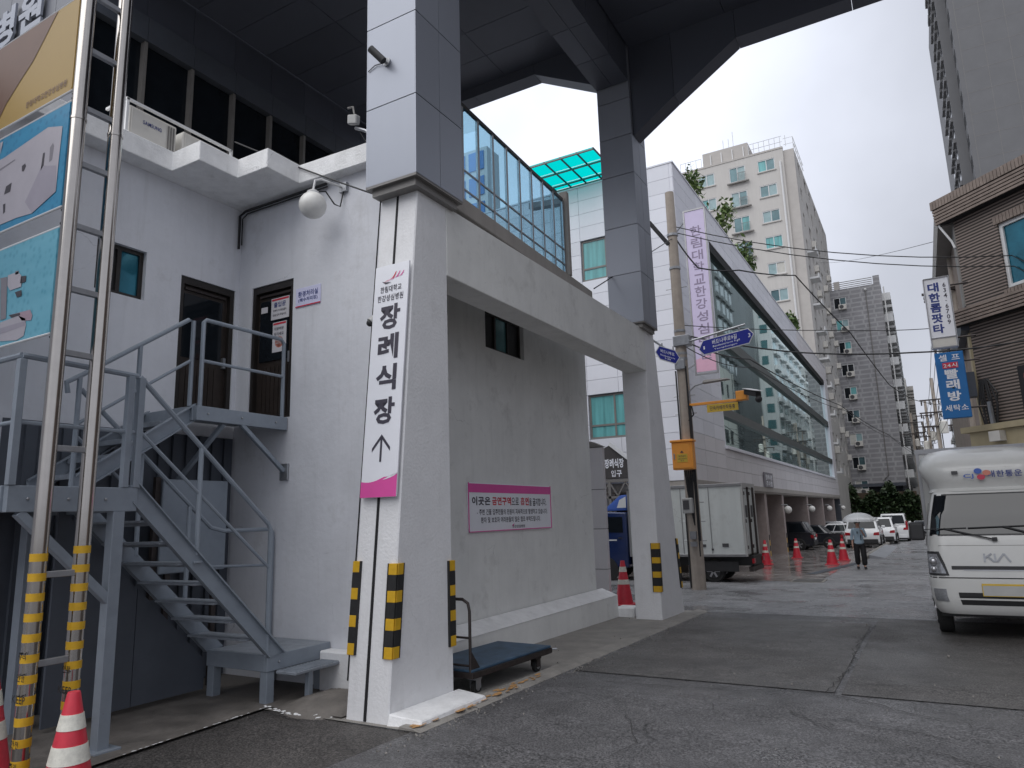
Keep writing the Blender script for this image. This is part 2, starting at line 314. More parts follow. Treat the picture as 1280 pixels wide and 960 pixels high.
# ------------------------------------------------------------------ geometry helpers
BASE = {}
class MB:
    def __init__(s): s.v = []; s.f = []; s.m = []; s.cur = 0
    def add(s, vs, fs):
        k = len(s.v); s.v += [tuple(v) for v in vs]; s.f += [tuple(i+k for i in f) for f in fs]; s.m += [s.cur]*len(fs); return s
    def mat(s, i): s.cur = i; return s
    def box(s, a, b):
        x0, x1 = sorted((a[0], b[0])); y0, y1 = sorted((a[1], b[1])); z0, z1 = sorted((a[2], b[2]))
        return s.add([(x0, y0, z0), (x1, y0, z0), (x1, y1, z0), (x0, y1, z0), (x0, y0, z1), (x1, y0, z1), (x1, y1, z1), (x0, y1, z1)],
                     [(0, 3, 2, 1), (4, 5, 6, 7), (0, 1, 5, 4), (1, 2, 6, 5), (2, 3, 7, 6), (3, 0, 4, 7)])
    def hexa(s, lo, hi):   # two quads (counter-clockwise seen from above)
        return s.add(list(lo)+list(hi), [(0, 3, 2, 1), (4, 5, 6, 7), (0, 1, 5, 4), (1, 2, 6, 5), (2, 3, 7, 6), (3, 0, 4, 7)])
    def bar(s, p, q, w, h=None, up=(0, 0, 1)):
        h = h or w; p = Vector(p); q = Vector(q); d = (q-p).normalized(); u = Vector(up)
        if abs(d.dot(u)) > .98: u = Vector((1, 0, 0))
        r = d.cross(u).normalized()*(w/2); t = r.cross(d).normalized()*(h/2)
        return s.hexa([p-r-t, p+r-t, q+r-t, q-r-t], [p-r+t, p+r+t, q+r+t, q-r+t])
    def tube(s, pts, r, n=8, caps=True):
        pts = [Vector(p) for p in pts]; rs = r if isinstance(r, (list, tuple)) else [r]*len(pts)
        rings = []; prev = None
        for i, p in enumerate(pts):
            d = (pts[min(i+1, len(pts)-1)]-pts[max(i-1, 0)]).normalized()
            if prev is None:
                u = Vector((0, 0, 1)) if abs(d.z) < .9 else Vector((1, 0, 0)); a = d.cross(u).normalized()
            else: a = (prev-d*prev.dot(d)).normalized()
            prev = a; b = d.cross(a)
            rings.append([p+(a*math.cos(2*math.pi*k/n)+b*math.sin(2*math.pi*k/n))*rs[i] for k in range(n)])
        vs = [v for g in rings for v in g]; fs = []
        for i in range(len(pts)-1):
            for k in range(n): fs.append((i*n+k, i*n+(k+1) % n, (i+1)*n+(k+1) % n, (i+1)*n+k))
        if caps: fs.append(tuple(range(n-1, -1, -1))); fs.append(tuple((len(pts)-1)*n+k for k in range(n)))
        return s.add(vs, fs)
    def lathe(s, c, prof, n=16, axis='z'):
        vs = []; fs = []
        for r, h in prof:
            for k in range(n):
                a = 2*math.pi*k/n; x, y = r*math.cos(a), r*math.sin(a)
                v = {'z': (x, y, h), 'y': (x, h, y), 'x': (h, x, y)}[axis]; vs.append((c[0]+v[0], c[1]+v[1], c[2]+v[2]))
        for i in range(len(prof)-1):
            for k in range(n): fs.append((i*n+k, i*n+(k+1) % n, (i+1)*n+(k+1) % n, (i+1)*n+k))
        fs.append(tuple(range(n-1, -1, -1))); fs.append(tuple((len(prof)-1)*n+k for k in range(n)))
        return s.add(vs, fs)
    def prism(s, pts, off):   # polygon of 3D points extruded by a vector
        k = len(pts); o = Vector(off); vs = [Vector(p) for p in pts]+[Vector(p)+o for p in pts]
        return s.add(vs, [tuple(range(k-1, -1, -1)), tuple(range(k, 2*k))]+[(i, (i+1) % k, k+(i+1) % k, k+i) for i in range(k)])
    def sphere(s, c, r, n=16, m=10, sc=(1, 1, 1)):
        vs = []; fs = []
        for i in range(m+1):
            t = math.pi*i/m
            for k in range(n):
                a = 2*math.pi*k/n; vs.append((c[0]+r*sc[0]*math.sin(t)*math.cos(a), c[1]+r*sc[1]*math.sin(t)*math.sin(a), c[2]+r*sc[2]*math.cos(t)))
        for i in range(m):
            for k in range(n): fs.append((i*n+k, (i+1)*n+k, (i+1)*n+(k+1) % n, i*n+(k+1) % n))
        return s.add(vs, fs)
    def build(s, name, mat, parent=None, bev=0, smooth=False, seg=1):
        b = BASE.get(parent.name, Vector()) if parent else Vector()
        me = bpy.data.meshes.new(name); me.from_pydata([Vector(v)-b for v in s.v], [], s.f)
        mats = mat if isinstance(mat, (list, tuple)) else [mat]
        for m in mats: me.materials.append(MATS[m] if isinstance(m, str) else m)
        if len(mats) > 1: me.polygons.foreach_set('material_index', s.m)
        bm = bmesh.new(); bm.from_mesh(me)
        bmesh.ops.remove_doubles(bm, verts=bm.verts, dist=1e-5)
        bmesh.ops.recalc_face_normals(bm, faces=bm.faces)
        if bev:
            es = [e for e in bm.edges if len(e.link_faces) == 2 and e.calc_face_angle(0) > R(28)]
            bmesh.ops.bevel(bm, geom=es, offset=bev, segments=seg, profile=.6, affect='EDGES', clamp_overlap=True)
        bm.to_mesh(me); bm.free()
        if smooth:
            for p in me.polygons: p.use_smooth = True
            try: me.set_sharp_from_angle(angle=R(40))
            except Exception: pass
        o = bpy.data.objects.new(name, me); COL.objects.link(o)
        if parent: o.parent = parent; BASE[o.name] = b
        return o
def tag(o, label=None, cat=None, group=None, kind=None):
    if label: o['label'] = label
    if cat: o['category'] = cat
    if group: o['group'] = group
    if kind: o['kind'] = kind
    return o
def thing(name, label, cat, loc, group=None, rz=None, kind=None):
    o = bpy.data.objects.new(name, None); COL.objects.link(o); o.empty_display_size = .2
    o.location = loc; BASE[o.name] = Vector(loc) if rz is None else Vector()
    if rz is not None: o.rotation_euler = (0, 0, rz)
    return tag(o, label, cat, group, kind)
def copy_tree(o, parent=None):
    c = o.copy(); COL.objects.link(c); c.parent = parent
    for ch in list(o.children): copy_tree(ch, c)
    return c
_UNIT = {}
def unit(mat):            # shared unit cube, one per material
    if mat not in _UNIT:
        me = bpy.data.meshes.new('piece'); mb = MB().box((-.5, -.5, -.5), (.5, .5, .5)); me.from_pydata(mb.v, [], mb.f); me.materials.append(MATS[mat]); _UNIT[mat] = me
    return _UNIT[mat]
def piece(name, mat, parent, a, b):   # an axis-aligned piece sharing mesh data
    o = bpy.data.objects.new(name, unit(mat)); COL.objects.link(o); o.parent = parent
    o.location = (Vector(a)+Vector(b))/2-BASE[parent.name]; o.scale = [abs(b[i]-a[i]) for i in range(3)]; BASE[o.name] = BASE[parent.name]; return o
_TXT = {}
_HANGUL = "강건경계고곳관교구근금기길나냉니다단닫당대동드들라래러례로루리림립많메문물미민및발방버변병보부분빨생성세셀소속수습시식신실심십아안어여역연오외요운원으은을의이입있자작장적전접정제조주중지차처출카콤타탁탑통팟폐프하학한합협호환흡"
_ASCII = "".join(chr(c) for c in range(33, 127))
_BOLD = "장례식빨래방병원대한콤팟타금연구역이곳은"
def atlas(bold):          # all glyphs in one text object, one character per line, then split by line
    if bold not in _TXT:
        cu = bpy.data.curves.new('lettering', 'FONT'); _CHARS = (_BOLD if bold > .025 else _HANGUL)+_ASCII; cu.body = "\n".join(_CHARS); cu.resolution_u = 2; cu.offset = bold; cu.space_line = 4
        o = bpy.data.objects.new('lettering', cu); me = bpy.data.meshes.new_from_object(o)
        out = {c: ([], [], {}) for c in _CHARS}
        for p in me.polygons:
            y = sum(me.vertices[i].co.y for i in p.vertices)/len(p.vertices); k = round((.35-y)/4)
            g = out[_CHARS[k]]; f = []
            for i in p.vertices:
                if i not in g[2]: g[2][i] = len(g[0]); q = me.vertices[i].co; g[0].append(Vector((q.x, q.y+4*k, 0)))
                f.append(g[2][i])
            g[1].append(tuple(f))
        bpy.data.objects.remove(o); bpy.data.curves.remove(cu); bpy.data.meshes.remove(me); _TXT[bold] = out
    return _TXT[bold]
def glyphs(body, bold=0, extr=0):
    A0 = atlas(.014); A1 = atlas(.034) if bold >= .03 else A0; vs = []; fs = []; x = 0
    for c in body:
        if c == ' ': x += .34; continue
        gv, gf, _ = A1.get(c) or A0[c]
        if not gv: continue
        if c in _HANGUL: dx = x; adv = .96
        else:
            w = max(q.x for q in gv); dx = x; adv = w+.07
        k = len(vs); vs += [Vector((q.x+dx, q.y, 0)) for q in gv]; fs += [tuple(i+k for i in f) for f in gf]; x += adv
    if extr:
        n = len(vs); bd = {}
        for f in fs:
            for a, b in zip(f, f[1:]+f[:1]):
                if (b, a) in bd: del bd[(b, a)]
                else: bd[(a, b)] = 1
        vs = [q+Vector((0, 0, extr)) for q in vs]+[q.copy() for q in vs]; fs = fs+[(b, a, a+n, b+n) for a, b in bd]
    return vs, fs
def text(items, mat, parent, o, rt, up, bold=.02, extr=0, name='lettering', sx=1.0):
    """items: (string, size, u, v) with u, v the centre of the string in the plane o + u*rt + v*up"""
    o = Vector(o); rt = Vector(rt).normalized(); up = Vector(up).normalized(); nn = rt.cross(up)
    vs = []; fs = []
    for it in items:
        body, size, u, v = it[:4]; fit = it[4] if len(it) > 4 else None
        gv, gf = glyphs(body, bold, extr)
        if not gv: continue
        x0 = min(q.x for q in gv); x1 = max(q.x for q in gv); y0 = min(q.y for q in gv); y1 = max(q.y for q in gv)
        s = size/max(y1-y0, .3) if len(body) > 0 else size
        kx = s*sx if fit is None else fit/(x1-x0)
        k = len(vs)
        for q in gv: vs.append(o+rt*(u+(q.x-(x0+x1)/2)*kx)+up*(v+(q.y-(y0+y1)/2)*s)+nn*(q.z*s+.0))
        fs += [tuple(i+k for i in f) for f in gf]
    mb = MB(); mb.add(vs, fs)
    b = BASE[parent.name]; me = bpy.data.meshes.new(name); me.from_pydata([Vector(v)-b for v in mb.v], [], mb.f); me.materials.append(MATS[mat])
    ob = bpy.data.objects.new(name, me); COL.objects.link(ob); ob.parent = parent; BASE[ob.name] = b; return ob
def gz(y): return -.016*max(0, min(y, 150)-3.3)
def poly(pts, mat, parent, name='print', off=(0, 0, 0)):
    mb = MB(); mb.add([Vector(p)+Vector(off) for p in pts], [tuple(range(len(pts)))]); return mb.build(name, mat, parent)
# ================================================================== SETTING
def sheet(name, mat, pts, kind='structure'):
    """ground-hugging sheet; pts (x, y, dz), split along y so that it follows the slope"""
    return tag(poly([(x, y, gz(y)+d) for x, y, d in pts], mat, None, name), kind=kind)
def strip(name, mat, x0, x1, ys, dz):
    mb = MB()
    for a, b in zip(ys, ys[1:]):
        xa0, xa1 = (x0(a), x1(a)) if callable(x0) else (x0, x1); xb0, xb1 = (x0(b), x1(b)) if callable(x0) else (x0, x1)
        mb.add([(xa0, a, gz(a)+dz), (xa1, a, gz(a)+dz), (xb1, b, gz(b)+dz), (xb0, b, gz(b)+dz)], [(0, 1, 2, 3)])
    return tag(mb.build(name, mat), kind='structure')
strip('ground', 'ground', -900, 900, [-600, 3.3, 150, 900], -.03)
strip('road', 'asphalt', -4.05, 4.6, [-30, 3.3, 14.4], 0)
strip('road', 'asphalt_wet', -4.05, 4.6, [14.402, 22.4, 150, 400], .003)
strip('side_yard', 'asphalt_side', -16, -4.04, [-30, 3.3, 5.2], -.004)
strip('alley', 'asphalt_wet', -16, -4.04, [14.4, 22.6], .004)
strip('forecourt', 'wet_paving', -30, -2.9, [22.4, 70], .008)
strip('concrete_slab', 'slab', lambda y: -9, lambda y: -5.67-.11*(y-3.6), [2.0, 3.62, 5.25], .02)
strip('concrete_slab', 'slab', -9, -4.9, [5.252, 6.3], .02)
strip('pavement', 'concrete', -6.4, -4.02, [5.2, 14.5], .006)
strip('asphalt_patch', 'asphalt_patch', -3.9, -1.02, [8.15, 13.6], .008)
strip('asphalt_patch', 'asphalt_patch', -.95, 4.0, [8.1, 14.3], .008)
def wob(pts, w, name='crack'):
    """a thin wandering crack or chipped edge lying on the road"""
    vs = []; fs = []; P = []
    for a, b in zip(pts, pts[1:]):
        n = max(2, int((Vector(b)-Vector(a)).length/.10))
        for i in range(n):
            t = i/n; P.append((a[0]+(b[0]-a[0])*t+rnd.gauss(0, .022), a[1]+(b[1]-a[1])*t+rnd.gauss(0, .022)))
    for i, p in enumerate(P):
        q = P[min(i+1, len(P)-1)]; r = P[max(i-1, 0)]; d = Vector((q[0]-r[0], q[1]-r[1])).normalized(); n = Vector((-d.y, d.x))*w*rnd.uniform(.4, 1.3)
        for s in (-1, 1): vs.append((p[0]+n.x*s, p[1]+n.y*s, gz(p[1])+.013))
    for i in range(len(P)-1): fs.append((2*i, 2*i+1, 2*i+3, 2*i+2))
    return vs, fs
ck = MB()
for pts, w in (([(-3.3, 7.7), (-2.5, 7.75), (-1.1, 8.12), (-.4, 7.6), (.8, 7.0)], .006), ([(-1.1, 8.1), (-1.0, 9.6), (-1.06, 11.5), (-.95, 13.6)], .006),
               ([(-1.0, 8.6), (-.4, 8.75), (1.2, 8.6)], .004), ([(-2.6, 6.5), (-2.2, 5.7), (-2.3, 5.2)], .003), ([(-1.3, 7.2), (-.9, 6.75), (-.5, 6.65)], .006), ([(-.35, 6.5), (.2, 6.2), (.8, 5.9)], .006),
               ([(-4.0, 14.5), (-2.8, 14.5), (-.9, 13.75), (1.0, 14.4)], .008), ([(-3.0, 4.6), (-2.6, 4.85), (-2.1, 4.6)], .003), ([(-1.9, 7.9), (-2.1, 7.3), (-1.8, 6.8)], .003),
               ([(-3.5, 11.0), (-2.4, 9.9), (-1.9, 9.7)], .004), ([(-.7, 6.95), (-.2, 6.85), (.3, 6.9)], .007), ([(-1.6, 5.4), (-1.2, 5.0), (-.9, 5.1)], .003)):
    ck.add(*wob(pts, w))
tag(ck.build('road_cracks', 'crack'), kind='structure')
# raised lip of the pavement with worn orange paint, and its concrete kerb line
kb = thing('kerb', 'low worn concrete kerb along the painted columns', 'kerb', (-4.02, 9, gz(9)))
mb = MB()
for a in [5.2+.93*i for i in range(10)]:
    mb.hexa([(-4.2, a, gz(a)), (-3.95, a, gz(a)), (-3.95, a+.92, gz(a+.92)), (-4.2, a+.92, gz(a+.92))],
            [(-4.18, a, gz(a)+.035), (-4.03, a, gz(a)+.028), (-4.03, a+.92, gz(a+.92)+.028), (-4.18, a+.92, gz(a+.92)+.035)])
mb.build('kerb_stone', 'concrete', kb, bev=.006)
mb = MB()
for i in range(70):
    y = 5.25+rnd.random()**1.3*2.4; x = -4.06+rnd.gauss(0, .03); s = rnd.uniform(.02, .09)
    mb.add([(x+s*.35*math.cos(t), y+s*math.sin(t)*rnd.uniform(.6, 1.2), gz(y)+.036) for t in [k*math.pi/3 for k in range(6)]], [(0, 1, 2, 3, 4, 5)])
mb.build('paint_remnant', 'kerb_paint', kb)
mb = MB()    # chipped white line at the edge of the slab
for i in range(95):
    y = 3.65+i*.0165; x = -5.675-.11*(y-3.6)
    if rnd.random() < .72: continue
    s = rnd.uniform(.004, .016); mb.add([(x+s*math.cos(k)*rnd.uniform(.5, 1.5), y+.02*math.sin(k)*rnd.uniform(.3, 1.4), gz(y)+.0225) for k in (0, .9, 2, 3, 4, 5.2)], [tuple(range(6))])
for i in range(70):
    u = i/70; x = -5.82+u*1.05; y = 5.16-.10*math.sin(u*3.1)+rnd.uniform(-.015, .015)
    if rnd.random() < (.45 if u < .6 else .8): continue
    y += rnd.gauss(0, .02)
    w_ = rnd.uniform(.012, .03); h_ = rnd.uniform(.008, .03); mb.add([(x+w_*math.cos(k*.9)*rnd.uniform(.6, 1.2), y+h_*math.sin(k*.9)*rnd.uniform(.5, 1.3), .022+rnd.uniform(0, .004)) for k in range(7)], [tuple(range(7))])
tag(mb.build('chipped_edge', 'white_paint'), kind='structure')
gr = MB(); rg = random.Random(11)
for i in range(420):
    y = 4.6+rg.random()*9.6; x = -3.93+abs(rg.gauss(0, .10)) if rg.random() < .6 else rg.uniform(-6.2, 1.5); s = rg.uniform(.004, .014)*(1.6 if i % 37 == 0 else 1)
    e = Euler((rg.uniform(0, 6), rg.uniform(0, 6), rg.uniform(0, 6))).to_matrix(); z = gz(y)+.014+s*.5
    gr.add([Vector((x, y, z))+e @ Vector(v) for v in ((s, 0, 0), (-s, s*.7, 0), (-s*.6, -s, 0), (0, 0, s))], [(0, 1, 2), (0, 1, 3), (1, 2, 3), (0, 2, 3)])
tag(gr.build('grit', 'concrete'), kind='stuff')
# lump of old concrete beside the column
mb = MB(); n = 14; vs = []; fs = []
for i in range(n+1):
    for j in range(n+1):
        u, v = i/n, j/n; h = max(0, math.sin(math.pi*u)*math.sin(math.pi*v))**.6*.13+rnd.uniform(-.012, .012)
        vs.append((-5.86+u*1.02, 5.14+v*1.0+.05*math.sin(u*9), -.05+h))
for i in range(n):
    for j in range(n): fs.append((i*(n+1)+j, (i+1)*(n+1)+j, (i+1)*(n+1)+j+1, i*(n+1)+j+1))
mb.add(vs, fs); tag(mb.build('concrete_lump', 'slab', smooth=True), 'rough brown lump of old concrete beside the column foot', 'concrete lump')

# ================================================================== NEAR WHITE BUILDING
XA, YB, XW = -7.73, 6.2, -5.6
nb = thing('white_building', 'low white rendered building with outside stairs and two dark doors', 'building', (-7, 6.2, 0))
def wall_x(name, x, th, y0, y1, z0, z1, holes, mat, parent):   # wall in plane x (face at x, going to x-th) with rectangular holes
    ys = sorted({y0, y1, *[h[0] for h in holes], *[h[1] for h in holes]}); mb = MB()
    for a, b in zip(ys, ys[1:]):
        hs_ = sorted([(h[2], h[3]) for h in holes if h[0] < b-1e-6 and h[1] > a+1e-6]); z = z0
        for u, w in hs_:
            if u > z: mb.box((x-th, a, z), (x, b, u))
            z = w
        if z < z1: mb.box((x-th, a, z), (x, b, z1))
    return mb.build(name, mat, parent)
def wall_y(name, y, th, x0, x1, z0, z1, holes, mat, parent):
    xs = sorted({x0, x1, *[h[0] for h in holes], *[h[1] for h in holes]}); mb = MB()
    for a, b in zip(xs, xs[1:]):
        hs_ = sorted([(h[2], h[3]) for h in holes if h[0] < b-1e-6 and h[1] > a+1e-6]); z = z0
        for u, w in hs_:
            if u > z: mb.box((a, y, z), (b, y+th, u))
            z = w
        if z < z1: mb.box((a, y, z), (b, y+th, z1))
    return mb.build(name, mat, parent)
wall_x('wall', XA, .2, -3, YB+.2, -.1, 6.02, [(4.27, 4.86, 4.40, 5.0), (5.33, 6.14, 3.06, 4.86)], 'plaster', nb)
wall_y('wall', YB, .2, XA+.001, -4.87, -.1, 6.021, [(-7.47, -6.70, 3.06, 4.86)], 'plaster', nb)
wall_x('wall', XW, .25, YB+.201, 12.86, -.3, 5.40, [(9.07, 10.3, 4.35, 4.98)], 'plaster_grey', nb)
wall_y('wall', 12.60, .25, -12, XW-.26, -.3, 5.40, [], 'plaster_grey', nb)
MB().box((-12, 1, 2.9), (XA-.21, 6.4, 3.05)).box((-12, 6.41, 2.9), (-5.86, 12.59, 3.05)).build('floor', 'concrete', nb)
MB().box((-11.2, 6.45, 5.405), (-4.95, 12.9, 5.42)).build('terrace_floor', 'concrete', nb)
MB().prism([(-7.48, -3, 6.021), (-7.48, 4.95, 6.021), (-6.975, 4.95, 6.021), (-6.975, 5.5, 6.021), (-6.45, 5.5, 6.021), (-6.45, 6.02, 6.021), (-4.935, 6.07, 6.021), (-4.935, 6.42, 6.021), (-8.2, 6.42, 6.021), (-8.2, -3, 6.021)], (0, 0, .255)).build('parapet', 'white_paint', nb, bev=.008)
MB().box((-11.2, -3, 6.0), (-8.21, 6.44, 6.02)).build('terrace_floor', 'concrete', nb)
# sloped plinth along the long wall
mb = MB(); P = []
for y in (6.9, 13.1):
    P.append([(-5.27, y, gz(y)-.05), (-5.28, y, .245), (-5.58, y, .36), (-5.61, y, -.2)])
mb.add(P[0]+P[1], [(0, 1, 2, 3), (7, 6, 5, 4), (0, 4, 5, 1), (2, 6, 7, 3), (3, 7, 4, 0)]); pl_ = mb.build('plinth', 'plaster_grey', nb)
mb = MB(); mb.add([(-5.272, 6.91, .249), (-5.272, 13.09, .249), (-5.585, 13.09, .366), (-5.585, 6.91, .366)], [(0, 1, 2, 3)]); mb.build('painted_top', 'white_paint', pl_)
MB().box((-5.95, 6.02, -.1), (-4.95, 6.19, .38)).build('skirt', 'column_paint', nb, bev=.015)
MB().box((-5.35, 13.1, -.25), (-4.97, 13.5, .02)).build('step_block', 'white_paint', nb, bev=.02)
# windows
def window(parent, plane, c0, c1, z0, z1, depth, fm, gm, n=2, fw=.05, name='window', rails=()):
    """plane ('x', x) faces +x; ('y', y) faces -y; c0..c1 along the wall"""
    f = MB(); ax, p = plane
    def B(a, b, u, w, d0, d1, m):
        if ax == 'x': m.box((p-d1, a, u), (p-d0, b, w))
        else: m.box((a, p+d0, u), (b, p+d1, w))
    d0, d1 = depth, depth+.06
    B(c0, c1, z0, z0+fw, d0, d1, f); B(c0, c1, z1-fw, z1, d0, d1, f)
    xs = [c0+(c1-c0)*i/n for i in range(n+1)]
    for i, x in enumerate(xs):
        a = x if i == 0 else x-fw/2 if i < n else x-fw
        B(a, a+fw, z0+fw, z1-fw, d0, d1, f)
    for r_ in rails: B(c0+fw, c1-fw, r_-fw/2, r_+fw/2, d0+.002, d1-.002, f)
    fo = f.build(name, fm, parent)
    for i in range(n):
        g = MB(); B(xs[i]+fw*.4, xs[i+1]-fw*.4, z0+fw*.4, z1-fw*.4, d0+.025, d0+.035, g); g.build('pane', gm[i % len(gm)] if isinstance(gm, (list, tuple)) else gm, fo)
    return fo
window(nb, ('x', XA), 4.27, 4.86, 4.40, 5.0, .06, 'dark_frame', ['black', 'blue_glass'])
window(nb, ('x', XW), 9.07, 10.3, 4.35, 4.98, .07, 'dark_frame', ['black', 'teal_glass', 'black'], n=3)
MB().box((-11, -2, 3.0), (XA-.6, 6.1, 6.0)).build('interior', 'black', nb)
# doors
def door(plane, c0, c1, z0, z1, glass_top):
    ax, p = plane
    def B(m, a, b, u, w, d0, d1):
        if ax == 'x': m.box((p-d1, a, u), (p-d0, b, w))
        else: m.box((a, p+d0, u), (b, p+d1, w))
    m = MB(); B(m, c0, c0+.06, z0, z1, .02, .12); B(m, c1-.06, c1, z0, z1, .02, .12); B(m, c0+.06, c1-.06, z1-.09, z1, .021, .121); d = m.build('door', 'dark_frame', nb)
    m = MB(); B(m, c0+.06, c1-.06, z0, z1-.09, .08, .11); leaf = m
    m.build('leaf', 'door_dark', d)
    m = MB(); B(m, c0+.1, c1-.14, z0+.78, z1-.2, .066, .078); m.build('glass', 'dark_glass', d)
    m = MB()
    for i in range(7):
        a = c0+.1+(c1-c0-.24)*i/7; B(m, a, a+(c1-c0-.24)/7-.012, z0+.06, z0+.70, .070, .082)
    m.build('kick_panel', 'door_dark', d)
    m = MB(); B(m, c1-.115, c1-.075, z0+.72, z0+.86, .04, .08); m.build('handle', 'galv', d)
    m = MB(); B(m, c0+.1, c1-.1, z1-.15, z1-.12, .05, .08); m.build('closer', 'cart_steel', d)
    return d
d1 = door(('x', XA), 5.33, 6.14, 3.06, 4.86, 1); d2 = door(('y', YB), -7.47, -6.70, 3.06, 4.86, 1)
def notice(parent, o, rt, up, w, h, head, items, foot=None):
    o = Vector(o); rt = Vector(rt); up = Vector(up); n = rt.cross(up)
    q = lambda u, v, d: tuple(o+rt*u+up*v+n*d)
    nm = MB().prism([q(0, 0, 0), q(w, 0, 0), q(w, h, 0), q(0, h, 0)], n*.003).build('notice', 'door_notice', parent)
    poly([q(.01, h-.035, .0045), q(w-.01, h-.035, .0045), q(w-.01, h-.01, .0045), q(.01, h-.01, .0045)], head, nm)
    for it, m in items: text([it], m, nm, tuple(o+n*.006), rt, up, bold=.03)
    return nm
E2 = [(('출입문', .07, .16, .20, .22), 'sign_navy'), (('관계자 외 출입금지', .03, .16, .12, .24), 'sign_text'), (('문을 닫아 주십시오', .03, .16, .06, .24), 'sign_text')]
notice(d2, (-7.16, YB+.062, 4.38), (1, 0, 0), (0, 0, 1), .33, .29, 'sign_red', E2)
n2 = notice(d2, (-7.12, YB+.062, 3.94), (1, 0, 0), (0, 0, 1), .25, .40, 'sign_red', [(('미닫이문', .045, .12, .31, .17), 'sign_text'), (('당기세요', .045, .12, .24, .17), 'sign_text')])
MB().lathe((-6.995, YB+.059, 4.07), [(.075, 0), (.075, .004)], 20, 'y').build('print', 'emblem_orange', n2)
text([('고정', .06, .125, .13)], 'door_notice', n2, (-7.12, YB+.054, 3.94), (1, 0, 0), (0, 0, 1))
MB().box((-7.35, YB+.06, 4.50), (-7.23, YB+.064, 4.58)).build('sticker', 'door_notice', d2)
# ladder-like cable duct in the inside corner and along the soffit
mb = MB(); mb.tube([(-7.69, 6.13, 5.45), (-7.69, 6.13, 5.92), (-7.6, 6.14, 5.97), (-6.1, 6.14, 5.97)], .018, 6)
mb.tube([(-7.66, 6.15, 5.5), (-7.66, 6.15, 5.88), (-7.58, 6.16, 5.94), (-6.1, 6.16, 5.94)], .010, 6); mb.build('conduit', 'cable', nb)

# ---- small plate by the door
def plate(name, label, cat, o, rt, up, w, h, th=.012, mat='sign_white', group=None):
    o = Vector(o); rt = Vector(rt).normalized(); up = Vector(up).normalized(); n = rt.cross(up)
    t = thing(name, label, cat, tuple(o), group)
    MB().prism([o, o+rt*w, o+rt*w+up*h, o+up*h], n*th).build('board', mat, t, bev=.002)
    return t, (lambda u, v, d=.003: tuple(o+rt*u+up*v+n*(th+d))), (o+n*(th+.003), rt, up)
t, q, pl0 = plate('room_sign', 'small white sign with navy lettering and red underline beside the right door', 'sign', (-6.64, YB-.006, 4.44), (1, 0, 0), (0, 0, 1), .43, .25, .005, 'lilac_plate')
text([('환경처리실', .075, .215, .165, .34)], 'sign_navy', t, *pl0); text([('(폐수처리장)', .06, .215, .085, .33)], 'sign_navy', t, *pl0, bold=.015)
poly([q(.0, .003), q(.43, .003), q(.43, .018), q(.0, .018)], 'sign_red', t)

# ---- no smoking board on the long wall
t, q, pl0 = plate('no_smoking_sign', 'wide white no smoking board with pink top band on the long wall', 'sign', (XW+.004, 8.47, 1.56), (0, 1, 0), (0, 0, 1), 2.56, .70, .02)
poly([q(0.02, .56), q(2.54, .56), q(2.54, .685), q(.02, .685)], 'sign_pink', t)
text([('이곳은', .125, .34, .44, .50)], 'sign_text', t, *pl0, bold=.03)
text([('금연구역', .125, .92, .44, .56)], 'sign_red', t, *pl0, bold=.03); text([('으로', .115, 1.33, .44, .23)], 'sign_text', t, *pl0, bold=.03)
text([('흡연', .125, 1.64, .44, .27)], 'sign_red', t, *pl0, bold=.03); text([('을 금지합니다.', .125, 2.09, .43, .60)], 'sign_text', t, *pl0, bold=.03)
text([('- 주변 건물 입주민들의 민원이 지속적으로 발생하고 있습니다.', .085, 1.32, .28, 2.20)], 'sign_text', t, *pl0); text([('환자 및 보호자 여러분들의 많은 협조 부탁드립니다.', .085, 1.24, .165, 1.84)], 'sign_text', t, *pl0)
text([('한강성심병원', .045, 1.42, .055, .40)], 'sign_text', t, *pl0, bold=0)
mb = MB(); mb.bar(q(.0, .006), q(2.56, .006), .012, .012); mb.bar(q(.006, .0), q(.006, .7), .012, .012); mb.bar(q(2.554, 0), q(2.554, .7), .012, .012); mb.build('border', 'sign_pink', t)
MB().add([q(1.21, .075), q(1.25, .05), q(1.29, .10), q(1.24, .085)], [(0, 1, 2, 3)]).build('emblem', 'sign_pink', t)

# ================================================================== PORTAL FRAME
pf = thing('portal_frame', 'white concrete portal of two flared columns joined by a deep beam', 'concrete frame', (-4.6, 6, 0))
x0, x1 = -4.86, -4.36
mb = MB(); mb.hexa([(x0, 5.26, -.1), (x1, 5.26, -.1), (x1, 6.30, -.1), (x0, 6.30, -.1)], [(x0, 5.75, 5.40), (x1, 5.75, 5.40), (x1, 6.27, 5.40), (x0, 6.27, 5.40)]); c1 = mb.build('column', 'column_paint', pf, bev=.012)
mb = MB(); mb.hexa([(x0, 12.9, -.3), (x1, 12.9, -.3), (x1, 14.28, -.3), (x0, 14.28, -.3)], [(x0, 12.93, 5.40), (x1, 12.93, 5.40), (x1, 13.47, 5.40), (x0, 13.47, 5.40)]); c2 = mb.build('column', 'column_paint', pf, bev=.012)
MB().box((-4.76, 6.271, 4.44), (-4.358, 12.928, 5.27)).build('beam', 'plaster_grey', pf, bev=.008)
mb = MB(); mb.bar((-4.625, 5.262, -.02), (-4.625, 5.748, 5.36), .028, .012, (0, 1, 0)); mb.build('conduit', 'joint', pf)
mb = MB(); mb.tube([(-4.87, 5.30, .3), (-4.87, 5.745, 5.36)], .008, 5); mb.build('joint', 'joint', pf)
